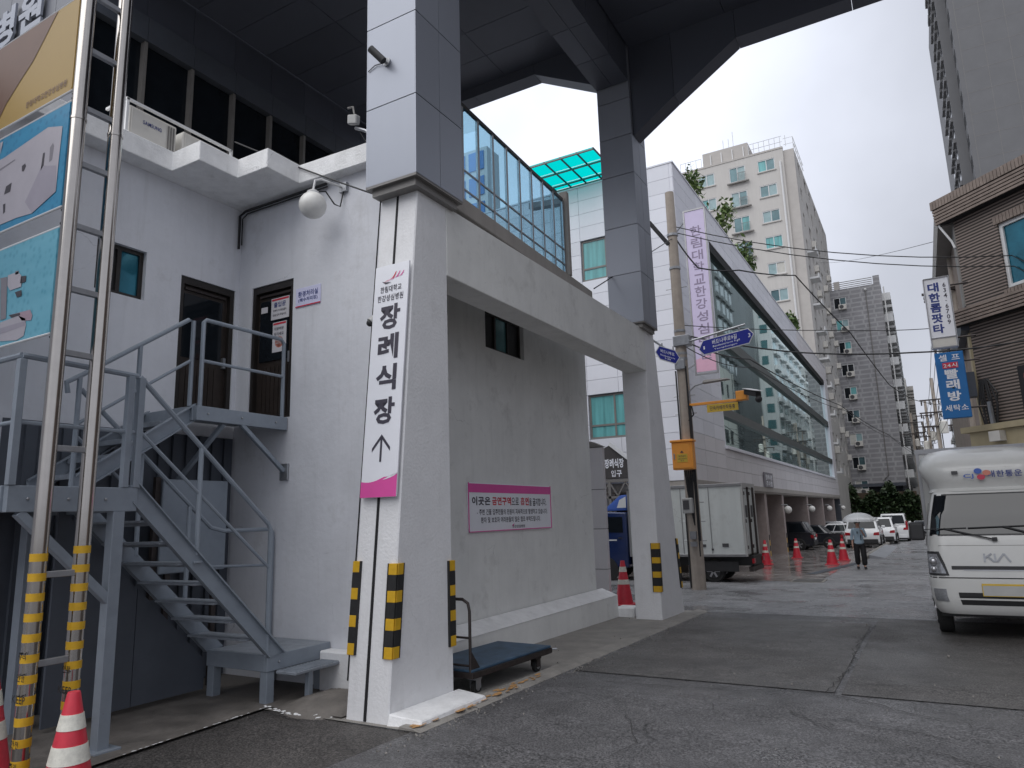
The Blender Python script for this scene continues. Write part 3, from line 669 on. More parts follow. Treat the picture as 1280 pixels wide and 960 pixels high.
MB().hexa([(-4.36, 5.22, -.1), (-4.0, 5.22, -.1), (-4.0, 6.45, -.1), (-4.36, 6.45, -.1)], [(-4.36, 5.27, .065), (-4.03, 5.32, .03), (-4.03, 6.36, .02), (-4.36, 6.38, .05)]).build('apron', 'white_paint', pf, bev=.01)
# glazed corridor on the beam
az = R(2.4); cg = thing('glass_screen', 'tall blue tinted glass screen with grey mullions on top of the beam', 'glass screen', (-4.46, 6.4, 5.4))
dv = Vector((-math.sin(az), math.cos(az), 0)); nv = Vector((math.cos(az), math.sin(az), 0)); p0 = Vector((-4.45, 6.4, 0))
def cp(s, n, z): v = p0+dv*s+nv*n; return (v.x, v.y, z)
def cb(mb, s0, s1, n0, n1, z0, z1): return mb.hexa([cp(s0, n0, z0), cp(s0, n1, z0), cp(s1, n1, z0), cp(s1, n0, z0)], [cp(s0, n0, z1), cp(s0, n1, z1), cp(s1, n1, z1), cp(s1, n0, z1)])
cb(MB(), .04, 4.75, -.75, .0, 5.41, 5.62).build('coping', 'coping', cg, bev=.01)
S0, S1, ZB, ZT = -.3, 3.72, 5.63, 6.92; npan = 10
mb = MB(); cb(mb, S0, S1, -.09, -.055, ZT, ZT+.05); cb(mb, S0, S1, -.09, -.055, ZB, ZB+.03); mb.build('top_rail', 'dark_frame', cg)
for i in range(npan+1):
    s = S0+(S1-S0)*i/npan; cb(MB(), s-.022, s+.022, -.088, -.056, ZB, ZT-.001).build('mullion', 'frame_alu', cg)
for i in range(npan):
    s = S0+(S1-S0)*i/npan; e = S0+(S1-S0)*(i+1)/npan
    cb(MB(), s+.026, e-.026, -.075, -.065, ZB+.051, ZT-.002).build('pane', 'corridor_glass', cg)
    cb(MB(), s+.024, e-.024, -.082, -.06, ZB+.42, ZB+.44).build('rail', 'frame_alu', cg); cb(MB(), s+.024, e-.024, -.082, -.06, ZB+.16, ZB+.18).build('rail', 'frame_alu', cg)
cb(MB(), S1+.03, S1+.13, -.13, .0, 5.63, 7.1).build('end_post', 'coping', cg, bev=.006)
MB().hexa([cp(3.85, -.75, 7.0), cp(3.85, -.11, 6.95), cp(3.98, -.11, 6.95), cp(3.98, -.75, 7.0)], [cp(3.85, -.75, 7.1), cp(3.85, -.11, 7.05), cp(3.98, -.11, 7.05), cp(3.98, -.75, 7.1)]).build('end_rail', 'coping', cg)

# corner guards
GG = 'black and yellow corner guards on the portal columns'
def guard(label, foot, top, w, d, n0, nb_, thick=.02, dirs=((1, 0, 0), (0, 1, 0))):
    """L-shaped rubber guard following a column edge from foot to top"""
    t = thing('corner_guard', label, 'corner guard', foot, GG); a = Vector(foot); b = Vector(top)
    e1, e2 = Vector(dirs[0]), Vector(dirs[1])
    hs_ = [.42 if k % 2 == 0 else .58 for k in range(nb_)]; cs_ = [sum(hs_[:k])/sum(hs_) for k in range(nb_+1)]
    for k in range(nb_):
        p = a+(b-a)*cs_[k]; q = a+(b-a)*cs_[k+1]
        mb = MB(); g = thick
        for (P, Q) in ((p, q),):
            for e, f, ww in ((e1, e2, w), (e2, e1, d)):
                if ww <= 0: continue
                lo = [P-f*g, P+e*ww-f*g, P+e*ww, P]; hi = [Q-f*g, Q+e*ww-f*g, Q+e*ww, Q]
                if e is e1: lo[0] = P-f*g-e*g; hi[0] = Q-f*g-e*g
                mb.hexa(lo, hi)
        bd_ = mb.build('band', 'yellow_tape' if (k % 2 == 0) == (n0 == 0) else 'rubber', t, bev=.003)
    mb = MB()
    for e, f, ww in ((e1, e2, w), (e2, e1, d)):
        if ww > 0: A = a+e*ww-f*thick*.5; B_ = b+e*ww-f*thick*.5; mb.bar(A, B_, .012, thick+.006, tuple(f))
    mb.build('rim', 'rubber', t)
    return t
def edge(z): return 5.26+.49*(z+.1)/5.5
def edge2(z): return 14.28-.81*(z+.3)/5.7
guard('black and yellow guard on the middle edge of the near column', (-4.357, edge(.52)-.003, .52), (-4.357, edge(1.36)-.003, 1.36), .085, .085, 0, 7, dirs=((-1, 0, 0), (0, 1, 0)))
guard('black and yellow guard on the left edge of the near column', (-4.863, edge(.53)-.003, .53), (-4.863, edge(1.38)-.003, 1.38), .075, .05, 0, 7, dirs=((1, 0, 0), (0, 1, 0)))
guard('black and yellow guard on the right edge of the near column beside the cart', (-4.357, 6.303, .48), (-4.357, 6.300, 1.33), .09, .03, 0, 7, dirs=((0, -1, 0), (-1, 0, 0)))
guard('black and yellow guard on the near edge of the far column', (-4.357, 12.897, .34), (-4.357, 12.905, 1.21), .13, .07, 0, 7, dirs=((-1, 0, 0), (0, 1, 0)))
guard('black and yellow guard on the far edge of the far column', (-4.357, edge2(.3)+.003, .3), (-4.357, edge2(1.25)+.003, 1.25), .09, .05, 0, 7, dirs=((0, -1, 0), (-1, 0, 0)))

# hanging funeral hall sign on the sloped face of the near column
SZ = lambda z: edge(z)-.035
o = Vector((-4.82, SZ(1.98), 1.98)); upv = Vector((0, SZ(4.42)-SZ(1.98), 2.44)); H_ = upv.length; upv = upv.normalized()
t, q, pl0 = plate('funeral_sign', 'tall white sign with large dark vertical lettering and an upward arrow on the near column', 'sign', o, (1, 0, 0), upv, .45, H_, .02)
for c, v in (('장', 1.86), ('례', 1.535), ('식', 1.205), ('장', .86)): text([(c, .275, .235, v, .265)], 'sign_text', t, *pl0, bold=.035)
text([('한림대학교', .072, .225, 2.175, .28), ('한강성심병원', .075, .225, 2.075, .34)], 'sign_text', t, *pl0, bold=.02)
for k in range(3):
    pts = []; m = 8
    for i in range(m+1):
        u = i/m; x = .12+.05*k*.6+.16*u+.02*k; y = 2.25+.03*k*.3+.11*u*u*(1-.12*k)+.015*math.sin(u*6)
        pts.append((x, y))
    vs = [q(x-.0, y, .004) for x, y in pts]+[q(x+.012+.018*math.sin(i/m*math.pi), y+.004, .004) for i, (x, y) in enumerate(pts)]
    MB().add(vs, [(i, m+1+i, m+2+i, i+1) for i in range(m)]).build('emblem', 'sign_pink' if k else 'sign_red', t)
MB().add([q(.10, 2.27, .004), q(.15, 2.235, .004), q(.23, 2.245, .004), q(.16, 2.255, .004)], [(0, 1, 2, 3)]).build('emblem', 'sign_text', t)
mb = MB(); mb.add([q(.215, .345), q(.24, .345), q(.24, .585), q(.215, .585)], [(0, 1, 2, 3)])
for s in (-1, 1): mb.add([q(.2275, .62), q(.2275+s*.115, .485), q(.2275+s*.115, .445), q(.2275, .58)], [(0, 1, 2, 3)])
mb.build('arrow', 'sign_text', t)
vs = [q(0, 0)]+[q(.45*i/14, .155+.075*(i/14)**2+.012*math.sin(i*.45+3)) for i in range(15)]+[q(.45, 0)]
MB().add(vs, [tuple(range(len(vs)))]).build('wave_band', 'sign_pink', t)
for k in range(2):
    vs = [q(.27+.18*i/8, .165+.03*k+.07*(i/8)*(1-.45*k), .005) for i in range(9)]; vs += [q(.27+.18*i/8, .165+.03*k+.07*(i/8)*(1-.45*k)-.02*math.sin(i/8*2.2), .005) for i in range(8, -1, -1)]
    MB().add(vs, [tuple(range(len(vs)))]).build('emblem', 'sign_white', t)

# ================================================================== HIGH CANOPY
cy = thing('entrance_canopy', 'high dark clad canopy spanning the street on two panelled grey piers', 'canopy', (-4.6, 9, 5.3))
CX0, CX1 = -4.93, -4.24
def pier(y0, y1, joints, name):
    MB().box((CX0+.02, y0+.02, 5.36), (CX1-.02, y1-.02, 11.6)).build(name, 'joint', cy)
    ym = (y0+y1)/2
    for a, b in zip(joints, joints[1:]):
        za, zb = a+.006, b-.006
        for f in (0, 1): piece('cladding_panel', 'clad', cy, (CX1-.018, (y0, ym+.004)[f], za), (CX1, (ym-.004, y1)[f], zb)); piece('cladding_panel', 'clad', cy, (CX0, (y0, ym+.004)[f], za), (CX0+.018, (ym-.004, y1)[f], zb))
        piece('cladding_panel', 'clad', cy, (CX0+.0185, y0, za), (CX1-.0185, y0+.018, zb)); piece('cladding_panel', 'clad', cy, (CX0+.0185, y1-.018, za), (CX1-.0185, y1, zb))
    mb = MB()
    for r0, r1, za, zb in ((.0, .05, 5.33, 5.36), (.05, .075, 5.25, 5.33)):
        mb.box((CX0+r0, y0+r0, za), (CX1-r0, y1-r0, zb))
    mb.build('capital', 'frame_grey', cy)
pier(5.56, 6.44, [5.345, 6.28, 7.29, 8.3, 9.3, 10.3, 11.6], 'pier_core')
pier(12.62, 13.42, [5.345, 6.35, 7.33, 8.42, 9.25, 10.05, 11.6], 'pier_core')
# beam between the piers (two rows of panels underneath, panels on the sides)
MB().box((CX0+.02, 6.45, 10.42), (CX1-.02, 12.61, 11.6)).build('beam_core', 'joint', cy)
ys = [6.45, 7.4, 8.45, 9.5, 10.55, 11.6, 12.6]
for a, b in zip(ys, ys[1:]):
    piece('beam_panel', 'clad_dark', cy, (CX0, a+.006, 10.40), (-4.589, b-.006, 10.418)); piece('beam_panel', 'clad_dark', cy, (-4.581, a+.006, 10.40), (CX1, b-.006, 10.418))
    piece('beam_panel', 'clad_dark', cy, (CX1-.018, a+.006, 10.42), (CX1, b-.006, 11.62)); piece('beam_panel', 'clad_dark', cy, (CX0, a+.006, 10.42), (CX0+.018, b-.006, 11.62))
# far haunched beam across the street
def xbeam(y0, y1, left, right, nm):
    prof = left+right
    for (xa, za), (xb, zb) in zip(prof, prof[1:]):
        MB().hexa([(xa+.004, y0, za), (xb-.004, y0, zb), (xb-.004, y1, zb), (xa+.004, y1, za)], [(xa+.004, y0, 12.5), (xb-.004, y0, 12.5), (xb-.004, y1, 12.5), (xa+.004, y1, 12.5)]).build(nm, 'clad_dark', cy)
xbeam(12.72, 13.1, [(-11.2, 11.40), (-9.6, 11.40), (-8.0, 11.40), (-6.42, 11.40), (-4.94, 10.60)], [], 'cross_beam')
xbeam(12.72, 13.1, [(-4.23, 9.24), (-3.35, 9.82), (-2.1, 10.60), (-.1, 10.60), (1.9, 10.60), (3.9, 10.6), (5.6, 10.6)], [], 'cross_beam')
xbeam(5.62, 6.0, [(-11.2, 11.40), (-9.6, 11.4), (-6.42, 11.40), (-4.94, 10.60)], [], 'cross_beam')
xbeam(5.62, 6.0, [(-4.23, 9.24), (-2.1, 10.60), (1.9, 10.60), (5.6, 10.6)], [], 'cross_beam')
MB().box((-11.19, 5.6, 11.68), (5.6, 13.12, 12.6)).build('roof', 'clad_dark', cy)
# soffit panels
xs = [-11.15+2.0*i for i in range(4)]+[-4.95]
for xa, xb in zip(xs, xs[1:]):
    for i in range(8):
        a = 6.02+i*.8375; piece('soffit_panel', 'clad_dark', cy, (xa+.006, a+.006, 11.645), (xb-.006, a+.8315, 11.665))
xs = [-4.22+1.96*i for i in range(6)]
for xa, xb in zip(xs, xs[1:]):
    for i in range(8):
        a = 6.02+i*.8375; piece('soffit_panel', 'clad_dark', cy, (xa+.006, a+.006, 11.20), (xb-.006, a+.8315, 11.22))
MB().box((5.0, 5.6, -.2), (5.6, 6.3, 11.6)).box((5.0, 12.6, -.3), (5.6, 13.4, 11.6)).build('far_pier', 'clad', cy)

# ================================================================== HOSPITAL WING BEHIND THE TERRACE
wg = thing('hospital_wing', 'dark glazed hospital wing with grey panels behind the terrace', 'building', (-14, 9, 0))
MB().box((-30, 5.8, -.2), (-11.5, 13.3, 12.4)).build('core', 'dark_wall', wg)
i = 0
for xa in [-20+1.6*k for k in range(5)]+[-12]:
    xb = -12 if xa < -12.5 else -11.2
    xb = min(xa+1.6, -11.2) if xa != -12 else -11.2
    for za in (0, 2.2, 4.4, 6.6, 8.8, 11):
        piece('facade_panel', 'clad_dimmed', wg, (xa+.006, 5.6, za+.006), (xb-.006, 5.79, za+2.19))
for yb in [5.8+.95*k for k in range(8)]:
    piece('window_pane', 'dark_glass', wg, (-11.45, yb+.03, 6.1), (-11.30, yb+.92, 10.36)); piece('mullion', 'frame_grey', wg, (-11.3, yb-.03, 6.1), (-11.18, yb+.03, 10.36))
    piece('lintel_panel', 'dark_wall', wg, (-11.45, yb+.004, 10.37), (-11.15, yb+.946, 10.85)); piece('fascia_panel', 'clad_dark', wg, (-11.45, yb+.004, 10.86), (-11.22, yb+.946, 11.68))
for i_, c_ in enumerate('한강성심병원'): text([(c_, .78, -2.4+(i_-4)*.92, 10.80, .78)], 'clad', wg, (-11.2, 5.55, 0), (1, 0, 0), (0, 0, 1), bold=.035, extr=.05, name='letter')

# ================================================================== STEEL STAIRCASE
st = thing('steel_staircase', 'grey painted steel staircase with landings climbing to the two doors', 'staircase', (-6.5, 4.6, 0))
def P(mb, name, mat='grey_steel', bev=.004, smooth=False): return mb.build(name, mat, st, bev=bev, smooth=smooth)
XR_, XL_ = -5.95, -6.88
# bottom platform
P(MB().box((XL_, 5.34, .42), (XR_, 6.19, .45)), 'bottom_platform', 'stair_tread')
P(MB().box((XL_, 5.30, .29), (XR_-.041, 5.339, .449)), 'platform_beam'); P(MB().box((XR_-.04, 5.30, .29), (XR_+.001, 6.19, .4495)), 'platform_beam')
for x, y in ((XR_-.06, 5.36), (XL_+.06, 5.36), (XR_-.06, 6.1), (XL_+.06, 6.1)): P(MB().box((x-.05, y-.05, -.08), (x+.05, y+.05, .289)), 'leg')
sp = P(MB().box((XR_+.02, 5.40, .262), (XR_+.30, 6.16, .29)), 'step', 'stair_tread')
for i in range(16): MB().box((XR_+.03, 5.42+i*.046, .29), (XR_+.29, 5.435+i*.046, .297)).build('grating_bar', 'stair_tread', sp)
P(MB().box((XR_+.20, 5.62, -.08), (XR_+.26, 5.68, .262)), 'leg')
# lower flight
for x in (XR_, XL_):
    mb = MB(); y0, z0, y1, z1 = 5.30, .45, 3.74, 2.02
    dz = .21; mb.hexa([(x-.012, y0, z0-.02), (x+.012, y0, z0-.02), (x+.012, y1, z1-.05), (x-.012, y1, z1-.05)], [(x-.012, y0+.2, z0+.01), (x+.012, y0+.2, z0+.01), (x+.012, y1, z1+.17), (x-.012, y1, z1+.17)])
    f = -.05 if x == XL_ else .05
    mb.hexa([(x, y0, z0-.02), (x+f, y0, z0-.02), (x+f, y1, z1-.05), (x, y1, z1-.05)], [(x, y0, z0-.005), (x+f, y0, z0-.005), (x+f, y1, z1-.035), (x, y1, z1-.035)])
    mb.hexa([(x, y0+.19, z0), (x+f, y0+.19, z0), (x+f, y1, z1+.155), (x, y1, z1+.155)], [(x, y0+.2, z0+.012), (x+f, y0+.2, z0+.012), (x+f, y1, z1+.17), (x, y1, z1+.17)])
    P(mb, 'stringer', bev=0)
for i in range(1, 8):
    z = .45+i*.196; y = 5.36-i*.196
    P(MB().box((XL_+.02, y-.13, z-.02), (XR_-.02, y+.12, z)).box((XL_+.02, y+.10, z-.05), (XR_-.02, y+.12, z-.02)), 'tread', 'stair_tread', bev=.002)
# middle platform
P(MB().box((-7.70, 2.80, 2.07), (XR_+.03, 3.74, 2.10)), 'middle_platform', 'stair_tread')
P(MB().box((XR_-.02, 2.76, 1.90), (XR_+.04, 3.78, 2.099)).box((-7.70, 2.74, 1.90), (XR_-.021, 2.79, 2.099)).box((-7.70, 3.745, 1.90), (XR_-.021, 3.78, 2.069)), 'platform_beam')
P(MB().box((XR_-.06, 3.58, -.02), (XR_+.04, 3.68, 1.90)).box((XR_-.12, 3.53, .0), (XR_+.10, 3.75, .03)), 'column')
P(MB().box((-7.3, 3.55, -.02), (-7.18, 3.67, 1.90)), 'column')
P(MB().bar((XR_, 2.86, 1.90), (XR_, 3.60, 1.18), .07, .07), 'brace')
# upper flight
for x in (-6.84, -7.66):
    mb = MB(); y0, z0, y1, z1 = 3.74, 2.10, 4.95, 2.95
    mb.hexa([(x-.012, y0, z0-.03), (x+.012, y0, z0-.03), (x+.012, y1, z1-.06), (x-.012, y1, z1-.06)], [(x-.012, y0, z0+.16), (x+.012, y0, z0+.16), (x+.012, y1, z1+.13), (x-.012, y1, z1+.13)])
    mb.hexa([(x, y0, z0+.145), (x+.05, y0, z0+.145), (x+.05, y1, z1+.115), (x, y1, z1+.115)], [(x, y0, z0+.16), (x+.05, y0, z0+.16), (x+.05, y1, z1+.13), (x, y1, z1+.13)])
    mb.hexa([(x, y0, z0-.03), (x+.05, y0, z0-.03), (x+.05, y1, z1-.06), (x, y1, z1-.06)], [(x, y0, z0-.015), (x+.05, y0, z0-.015), (x+.05, y1, z1-.045), (x, y1, z1-.045)])
    P(mb, 'stringer', bev=0)
for i in range(1, 5):
    z = 2.10+i*.19; y = 3.72+i*.245
    P(MB().box((-7.64, y-.12, z-.02), (-6.86, y+.14, z)).box((-7.64, y-.12, z-.05), (-6.86, y-.10, z-.02)), 'tread', 'stair_tread', bev=.002)
# top landing
P(MB().box((XA+.02, 4.93, 3.02), (-6.73, 6.185, 3.05)), 'top_landing', 'stair_tread')
P(MB().box((-6.78, 4.91, 2.89), (-6.72, 6.185, 3.049)).box((XA+.02, 4.90, 2.89), (-6.781, 4.94, 3.049)), 'landing_beam')
P(MB().bar((-6.75, 5.52, 2.9), (-6.75, 6.17, 2.39), .05, .05), 'brace'); P(MB().box((-6.82, 6.17, 2.28), (-6.68, 6.196, 2.48)), 'brace_plate', 'galv')
P(MB().bar((-6.78, 5.3, 2.89), (XA+.03, 5.3, 2.15), .05, .05), 'brace')
# railings
def rail(pts, r=.024): P(MB().tube(pts, r, 8), 'rail', bev=0, smooth=True)
for x, ext in ((XR_, 0), (XL_, 1)):
    top = [(x, 3.76, 3.08), (x, 5.28, 1.74)]; mid = [(x, 3.76, 2.62), (x, 5.28, 1.32)]
    if ext: top += [(x, 5.45, 1.70), (x, 6.12, 1.70), (x, 6.15, 1.66), (x, 6.15, .45)]; mid += [(x, 6.13, 1.28)]
    else: top[-1:] = [(x, 5.26, 1.76), (x, 5.29, 1.70), (x, 5.29, .45)]
    rail(top); rail(mid, .017)
    for y, zb, zt in ((4.42, 1.49, 2.49), (5.0, .95, 1.97)) if ext else ((4.42, 1.49, 2.49),): P(MB().tube([(x, y, zb), (x, y, zt)], .024, 8), 'post', bev=0, smooth=True)
rail([(-7.68, 2.78, 3.10), (XR_+.02, 2.78, 3.10)]); rail([(XR_+.02, 2.78, 3.10), (XR_+.02, 3.72, 3.08)]); rail([(-7.68, 2.78, 2.58), (XR_+.02, 2.78, 2.58), (XR_+.02, 3.72, 2.58)], .017)
for x, y in ((XR_+.02, 2.78), (XR_+.02, 3.66), (XR_+.02, 3.76), (-7.65, 2.78)): P(MB().box((x-.028, y-.028, 2.10), (x+.028, y+.028, 3.07)), 'post')
rail([(-6.84, 3.62, 3.02), (-6.84, 3.60, 3.12), (-6.84, 3.72, 3.20), (-6.84, 4.84, 4.01), (-6.84, 4.90, 4.01), (-6.84, 4.90, 3.05)]); rail([(-6.84, 3.7, 2.72), (-6.84, 4.88, 3.55)], .017)
for y, zb, zt in ((3.72, 2.10, 3.20), (4.30, 2.60, 3.62)): P(MB().tube([(-6.84, y, zb), (-6.84, y, zt)], .024, 8), 'post', bev=0, smooth=True)
rail([(-6.76, 4.97, 3.05), (-6.76, 4.97, 4.00), (-6.76, 5.0, 4.03), (-6.76, 6.08, 4.03), (-6.76, 6.13, 3.98), (-6.76, 6.13, 3.05)]); rail([(-6.76, 4.97, 3.56), (-6.76, 6.13, 3.56)], .019)
for (x, y, z) in [(XR_+.045, yy_, 2.0) for yy_ in (2.9, 3.2, 3.5)]+[(-6.715, yy_, 2.97) for yy_ in (5.05, 5.5, 6.0)]+[(XR_+.006, 5.45, .37), (XR_+.006, 6.05, .37)]: P(MB().lathe((x-.004, y, z), [(.012, 0), (.012, .012), (.006, .016)], 6, 'x'), 'bolt', 'galv', bev=0)
for y, z in ((4.42, 1.43), (3.76, 2.11)): P(MB().box((XR_-.03, y-.045, z-.01), (XR_+.035, y+.045, z+.012)), 'weld_plate', bev=.003)
# enclosure below the stairs and loose panel
en = thing('storage_enclosure', 'dark blue grey panelled enclosure under the stairs', 'enclosure', (-7, 4.5, 0))
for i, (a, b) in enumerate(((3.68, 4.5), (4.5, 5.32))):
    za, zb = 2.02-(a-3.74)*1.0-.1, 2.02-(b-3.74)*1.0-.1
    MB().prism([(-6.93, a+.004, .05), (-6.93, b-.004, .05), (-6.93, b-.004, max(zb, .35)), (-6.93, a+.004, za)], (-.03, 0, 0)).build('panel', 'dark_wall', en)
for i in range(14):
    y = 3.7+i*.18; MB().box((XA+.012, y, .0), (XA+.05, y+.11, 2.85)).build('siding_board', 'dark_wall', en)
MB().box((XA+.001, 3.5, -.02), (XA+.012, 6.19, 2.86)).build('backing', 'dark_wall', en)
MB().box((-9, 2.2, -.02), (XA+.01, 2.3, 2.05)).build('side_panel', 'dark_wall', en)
pn = thing('loose_panel', 'light grey sheet metal panel with rounded corners standing behind the stair rail', 'panel', (-7.2, 5.3, 1.2))
MB().box((-7.24, 4.90, 1.26), (-7.2, 5.74, 2.28)).build('sheet', 'grey_steel', pn, bev=.03, seg=3)
MB().box((-7.3, 4.84, 1.0), (-7.25, 4.90, 2.3)).box((-7.27, 5.0, .0), (-7.23, 5.06, 1.26)).box((-7.27, 5.6, .0), (-7.23, 5.66, 1.26)).build('support', 'cart_steel', pn)

# ================================================================== STEEL SIGN POSTS AND BANNERS
RZ = [.85, 1.45, 2.35, 3.07, 3.57, 4.08, 4.6, 5.08, 5.6, 6.1]
pp = thing('banner_posts', 'pair of polished steel posts joined by rungs with yellow tape bands at the foot', 'sign posts', (-5.48, 2.95, 0))
for j, y in enumerate((2.80, 3.10)):
    a = MB().tube([(-5.48, y, -.02), (-5.48, y, 7.2)], .055, 20).build('post', 'steel', pp, smooth=True)
    for k in range(12):
        z = .06+k*.135+.04*j; MB().lathe((-5.48, y, z), [(.057, 0), (.057, .055)], 20).build('tape_band', 'yellow_tape', a, smooth=True)
    for k, z in enumerate((.78, .64, .92, .36, .22)[:5 if j == 0 else 2]):
        text([(('안전', 'KEEP', '주의', '안전', '주의')[k], .05, 0, 0)], 'rubber', a, (-5.46, y-.058, z), (1, 0, 0), (0, 0, 1))
    MB().lathe((-5.48, y, 4.95), [(.060, 0), (.060, .02)], 20).build('collar', 'steel', a, smooth=True)
for z in RZ: MB().box((-5.50, 2.84, z-.022), (-5.46, 3.06, z+.022)).build('rung', 'galv', pp, bev=.003)
def banner(label, x0, x1, z0, z1, mat):
    t = thing('hospital_banner', label, 'banner', (x1, 2.78, z0), 'printed banners beside the steel posts')
    MB().box((x0, 2.77, z0), (x1, 2.782, z1)).build('sheet', mat, t)
    for z in (z0-.012, z1): MB().tube([(x0, 2.776, z+.006), (x1, 2.776, z+.006)], .010, 6).build('rod', 'frame_white', t)
    MB().box((x1-.02, 2.765, z0+.01), (x1-.005, 2.787, z1-.01)).build('hem', mat, t)
    for z in (z0-.03, z1+.04): MB().tube([(x1-.02, 2.79, z), (x1+.10, 2.79, z)], .014, 6).build('hook', 'rubber', t)
    return t
F = lambda x, z: (x, 2.7665, z)
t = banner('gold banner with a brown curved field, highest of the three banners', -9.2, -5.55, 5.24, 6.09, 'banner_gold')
poly([F(-9.2, 5.25), F(-6.8, 5.25), F(-6.62, 5.46), F(-6.43, 5.60), F(-6.22, 5.74), F(-6.06, 5.90), F(-5.92, 6.05), F(-5.88, 6.085), F(-9.2, 6.085)], 'banner_brown', t)
text([('한림대학교한강성심병원', .06, -5.95, 5.33, .62)], 'banner_brown', t, (0, 2.765, 0), (1, 0, 0), (0, 0, 1), bold=0)
t = banner('deep blue banner printed with a pale machine, middle of the three banners', -9.2, -5.55, 4.24, 5.13, 'drops_deep')
UP = {'device': [(-6.61, 4.93), (-6.54, 4.93), (-5.86, 5.0), (-5.64, 4.94), (-5.65, 4.65), (-5.65, 4.38), (-5.98, 4.28), (-6.22, 4.3), (-6.49, 4.32)], 'shade': [(-5.9, 4.67), (-5.68, 4.61), (-5.65, 4.38), (-5.98, 4.28), (-6.11, 4.41)], 'slot': [(-5.9, 4.78), (-5.87, 4.78), (-5.87, 4.67), (-5.89, 4.65), (-5.91, 4.63)], 'dot': [(-6.22, 4.76), (-6.17, 4.77), (-6.15, 4.74), (-6.18, 4.7), (-6.21, 4.71)], 'block': [(-6.45, 4.64), (-6.36, 4.65), (-6.37, 4.57), (-6.47, 4.57)], 'line': [(-6.59, 4.84), (-6.35, 4.86), (-6.34, 4.85), (-6.59, 4.82)], 'arch': [(-5.8, 4.8), (-5.76, 4.83), (-5.74, 4.8), (-5.75, 4.68), (-5.79, 4.67)], 'topband': [(-6.64, 5.1), (-6.59, 5.1), (-6.62, 4.98)], 'slot2': [(-6.47, 4.48), (-6.43, 4.48), (-6.42, 4.4), (-6.45, 4.39)]}
G_ = lambda x, z, k=0: (x, 2.7665-.001*k, z)
for i_, (k_, m_) in enumerate((('device', 'banner_print'), ('topband', 'banner_print'), ('shade', 'banner_shade'), ('arch', 'banner_grey'), ('line', 'banner_grey'), ('slot', 'dark_print'), ('dot', 'dark_print'), ('block', 'dark_print'), ('slot2', 'dark_print'))):
    pts_ = [G_(x, z, 1 if i_ > 1 else 0) for x, z in UP[k_]]
    if k_ == 'device': pts_ = pts_[:1]+pts_[1:]; pts_[0] = (-9.15, pts_[0][1], UP[k_][0][1]); pts_[-1] = (-9.15, pts_[-1][1], UP[k_][-1][1])
    poly(pts_, m_, t)
t = banner('pale blue banner with water drops and a grey instrument, lowest of the three banners', -9.2, -5.55, 3.22, 4.06, 'drops_pale')
LO = {'column': [(-6.38, 3.81), (-6.27, 3.8), (-6.25, 3.67), (-6.22, 3.44), (-6.31, 3.44)], 'head': [(-6.26, 3.81), (-6.1, 3.81), (-6.04, 3.76), (-6.03, 3.67), (-6.2, 3.67), (-6.25, 3.72)], 'cap': [(-6.15, 3.82), (-6.1, 3.82), (-6.09, 3.79), (-6.14, 3.79)], 'dark1': [(-6.05, 3.76), (-5.97, 3.75), (-5.97, 3.7), (-6.05, 3.7)], 'dark2': [(-6.12, 3.64), (-6.02, 3.64), (-6.01, 3.59), (-6.08, 3.59)], 'base': [(-6.31, 3.42), (-6.03, 3.43), (-5.92, 3.39), (-5.9, 3.33), (-5.92, 3.25), (-6.02, 3.23), (-6.28, 3.26)], 'pink': [(-6.16, 3.46), (-5.86, 3.45), (-5.82, 3.4), (-5.83, 3.36), (-5.97, 3.38), (-6.03, 3.43)], 'speck': [(-6.18, 3.46), (-6.01, 3.45), (-6.0, 3.43), (-6.13, 3.43)], 'band': [(-6.3, 3.37), (-5.92, 3.37), (-5.92, 3.33), (-6.29, 3.32)]}
for i_, (k_, m_) in enumerate((('column', 'banner_grey'), ('pink', 'banner_rose2'), ('base', 'banner_print'), ('band', 'banner_shade'), ('head', 'banner_print'), ('cap', 'banner_grey'), ('dark1', 'dark_print'), ('dark2', 'dark_print'), ('speck', 'dark_print'))):
    poly([G_(x, z, 1 if i_ > 2 else 0) for x, z in LO[k_]], m_, t)
# ================================================================== MAIN HOSPITAL BUILDING
XH, YH = -6.62, 24.0
ho = thing('hospital_building', 'white tiled hospital building with long mirrored windows over a pillared ground floor', 'building', (XH, YH, -.3))
ZT_, ZS = 14.38, 2.82
MB().box((-30, YH+.35, ZS), (XH-.35, 70, ZT_-.02)).build('core', 'joint', ho)
def holes(a, b, u, w, hs_): return any(a < h[1]-1e-3 and b > h[0]+1e-3 and u < h[3]-1e-3 and w > h[2]+1e-3 for h in hs_)
# left face (towards the camera): tiles with two windows
rows = [ZS+.55*i for i in range(22)]; rows[-1] = ZT_
WIN = [(-10.41, -8.40, 10.52, 12.17), (-10.41, -8.40, 4.47, 5.57+.55), (-15.29, -12.85, 10.52, 12.17), (-15.29, -12.85, 4.47, 6.12)]
cols = [XH-.02, -6.75]+[-6.75-1.22*i for i in range(1, 11)]
for u, w in zip(rows, rows[1:]):
    for b, a in zip(cols, cols[1:]):
        if not holes(a, b, u, w, WIN): piece('tile_panel', 'tile_white', ho, (a+.006, YH, u+.006), (b-.006, YH+.34, w-.006))
for h in WIN:
    window(ho, ('y', YH), h[0]+.01, h[1]-.01, h[2]+.01, h[3]-.01, .08, 'frame_grey', ['teal_blind', 'teal_blind'], n=2, fw=.07, rails=(h[2]+.5,))
MB().box((-30, YH-.02, ZT_), (XH+.03, YH+.34, ZT_+.06)).box((XH-.34, YH+.341, ZT_), (XH+.03, 70, ZT_+.06)).build('roof_edge', 'tile_white', ho)
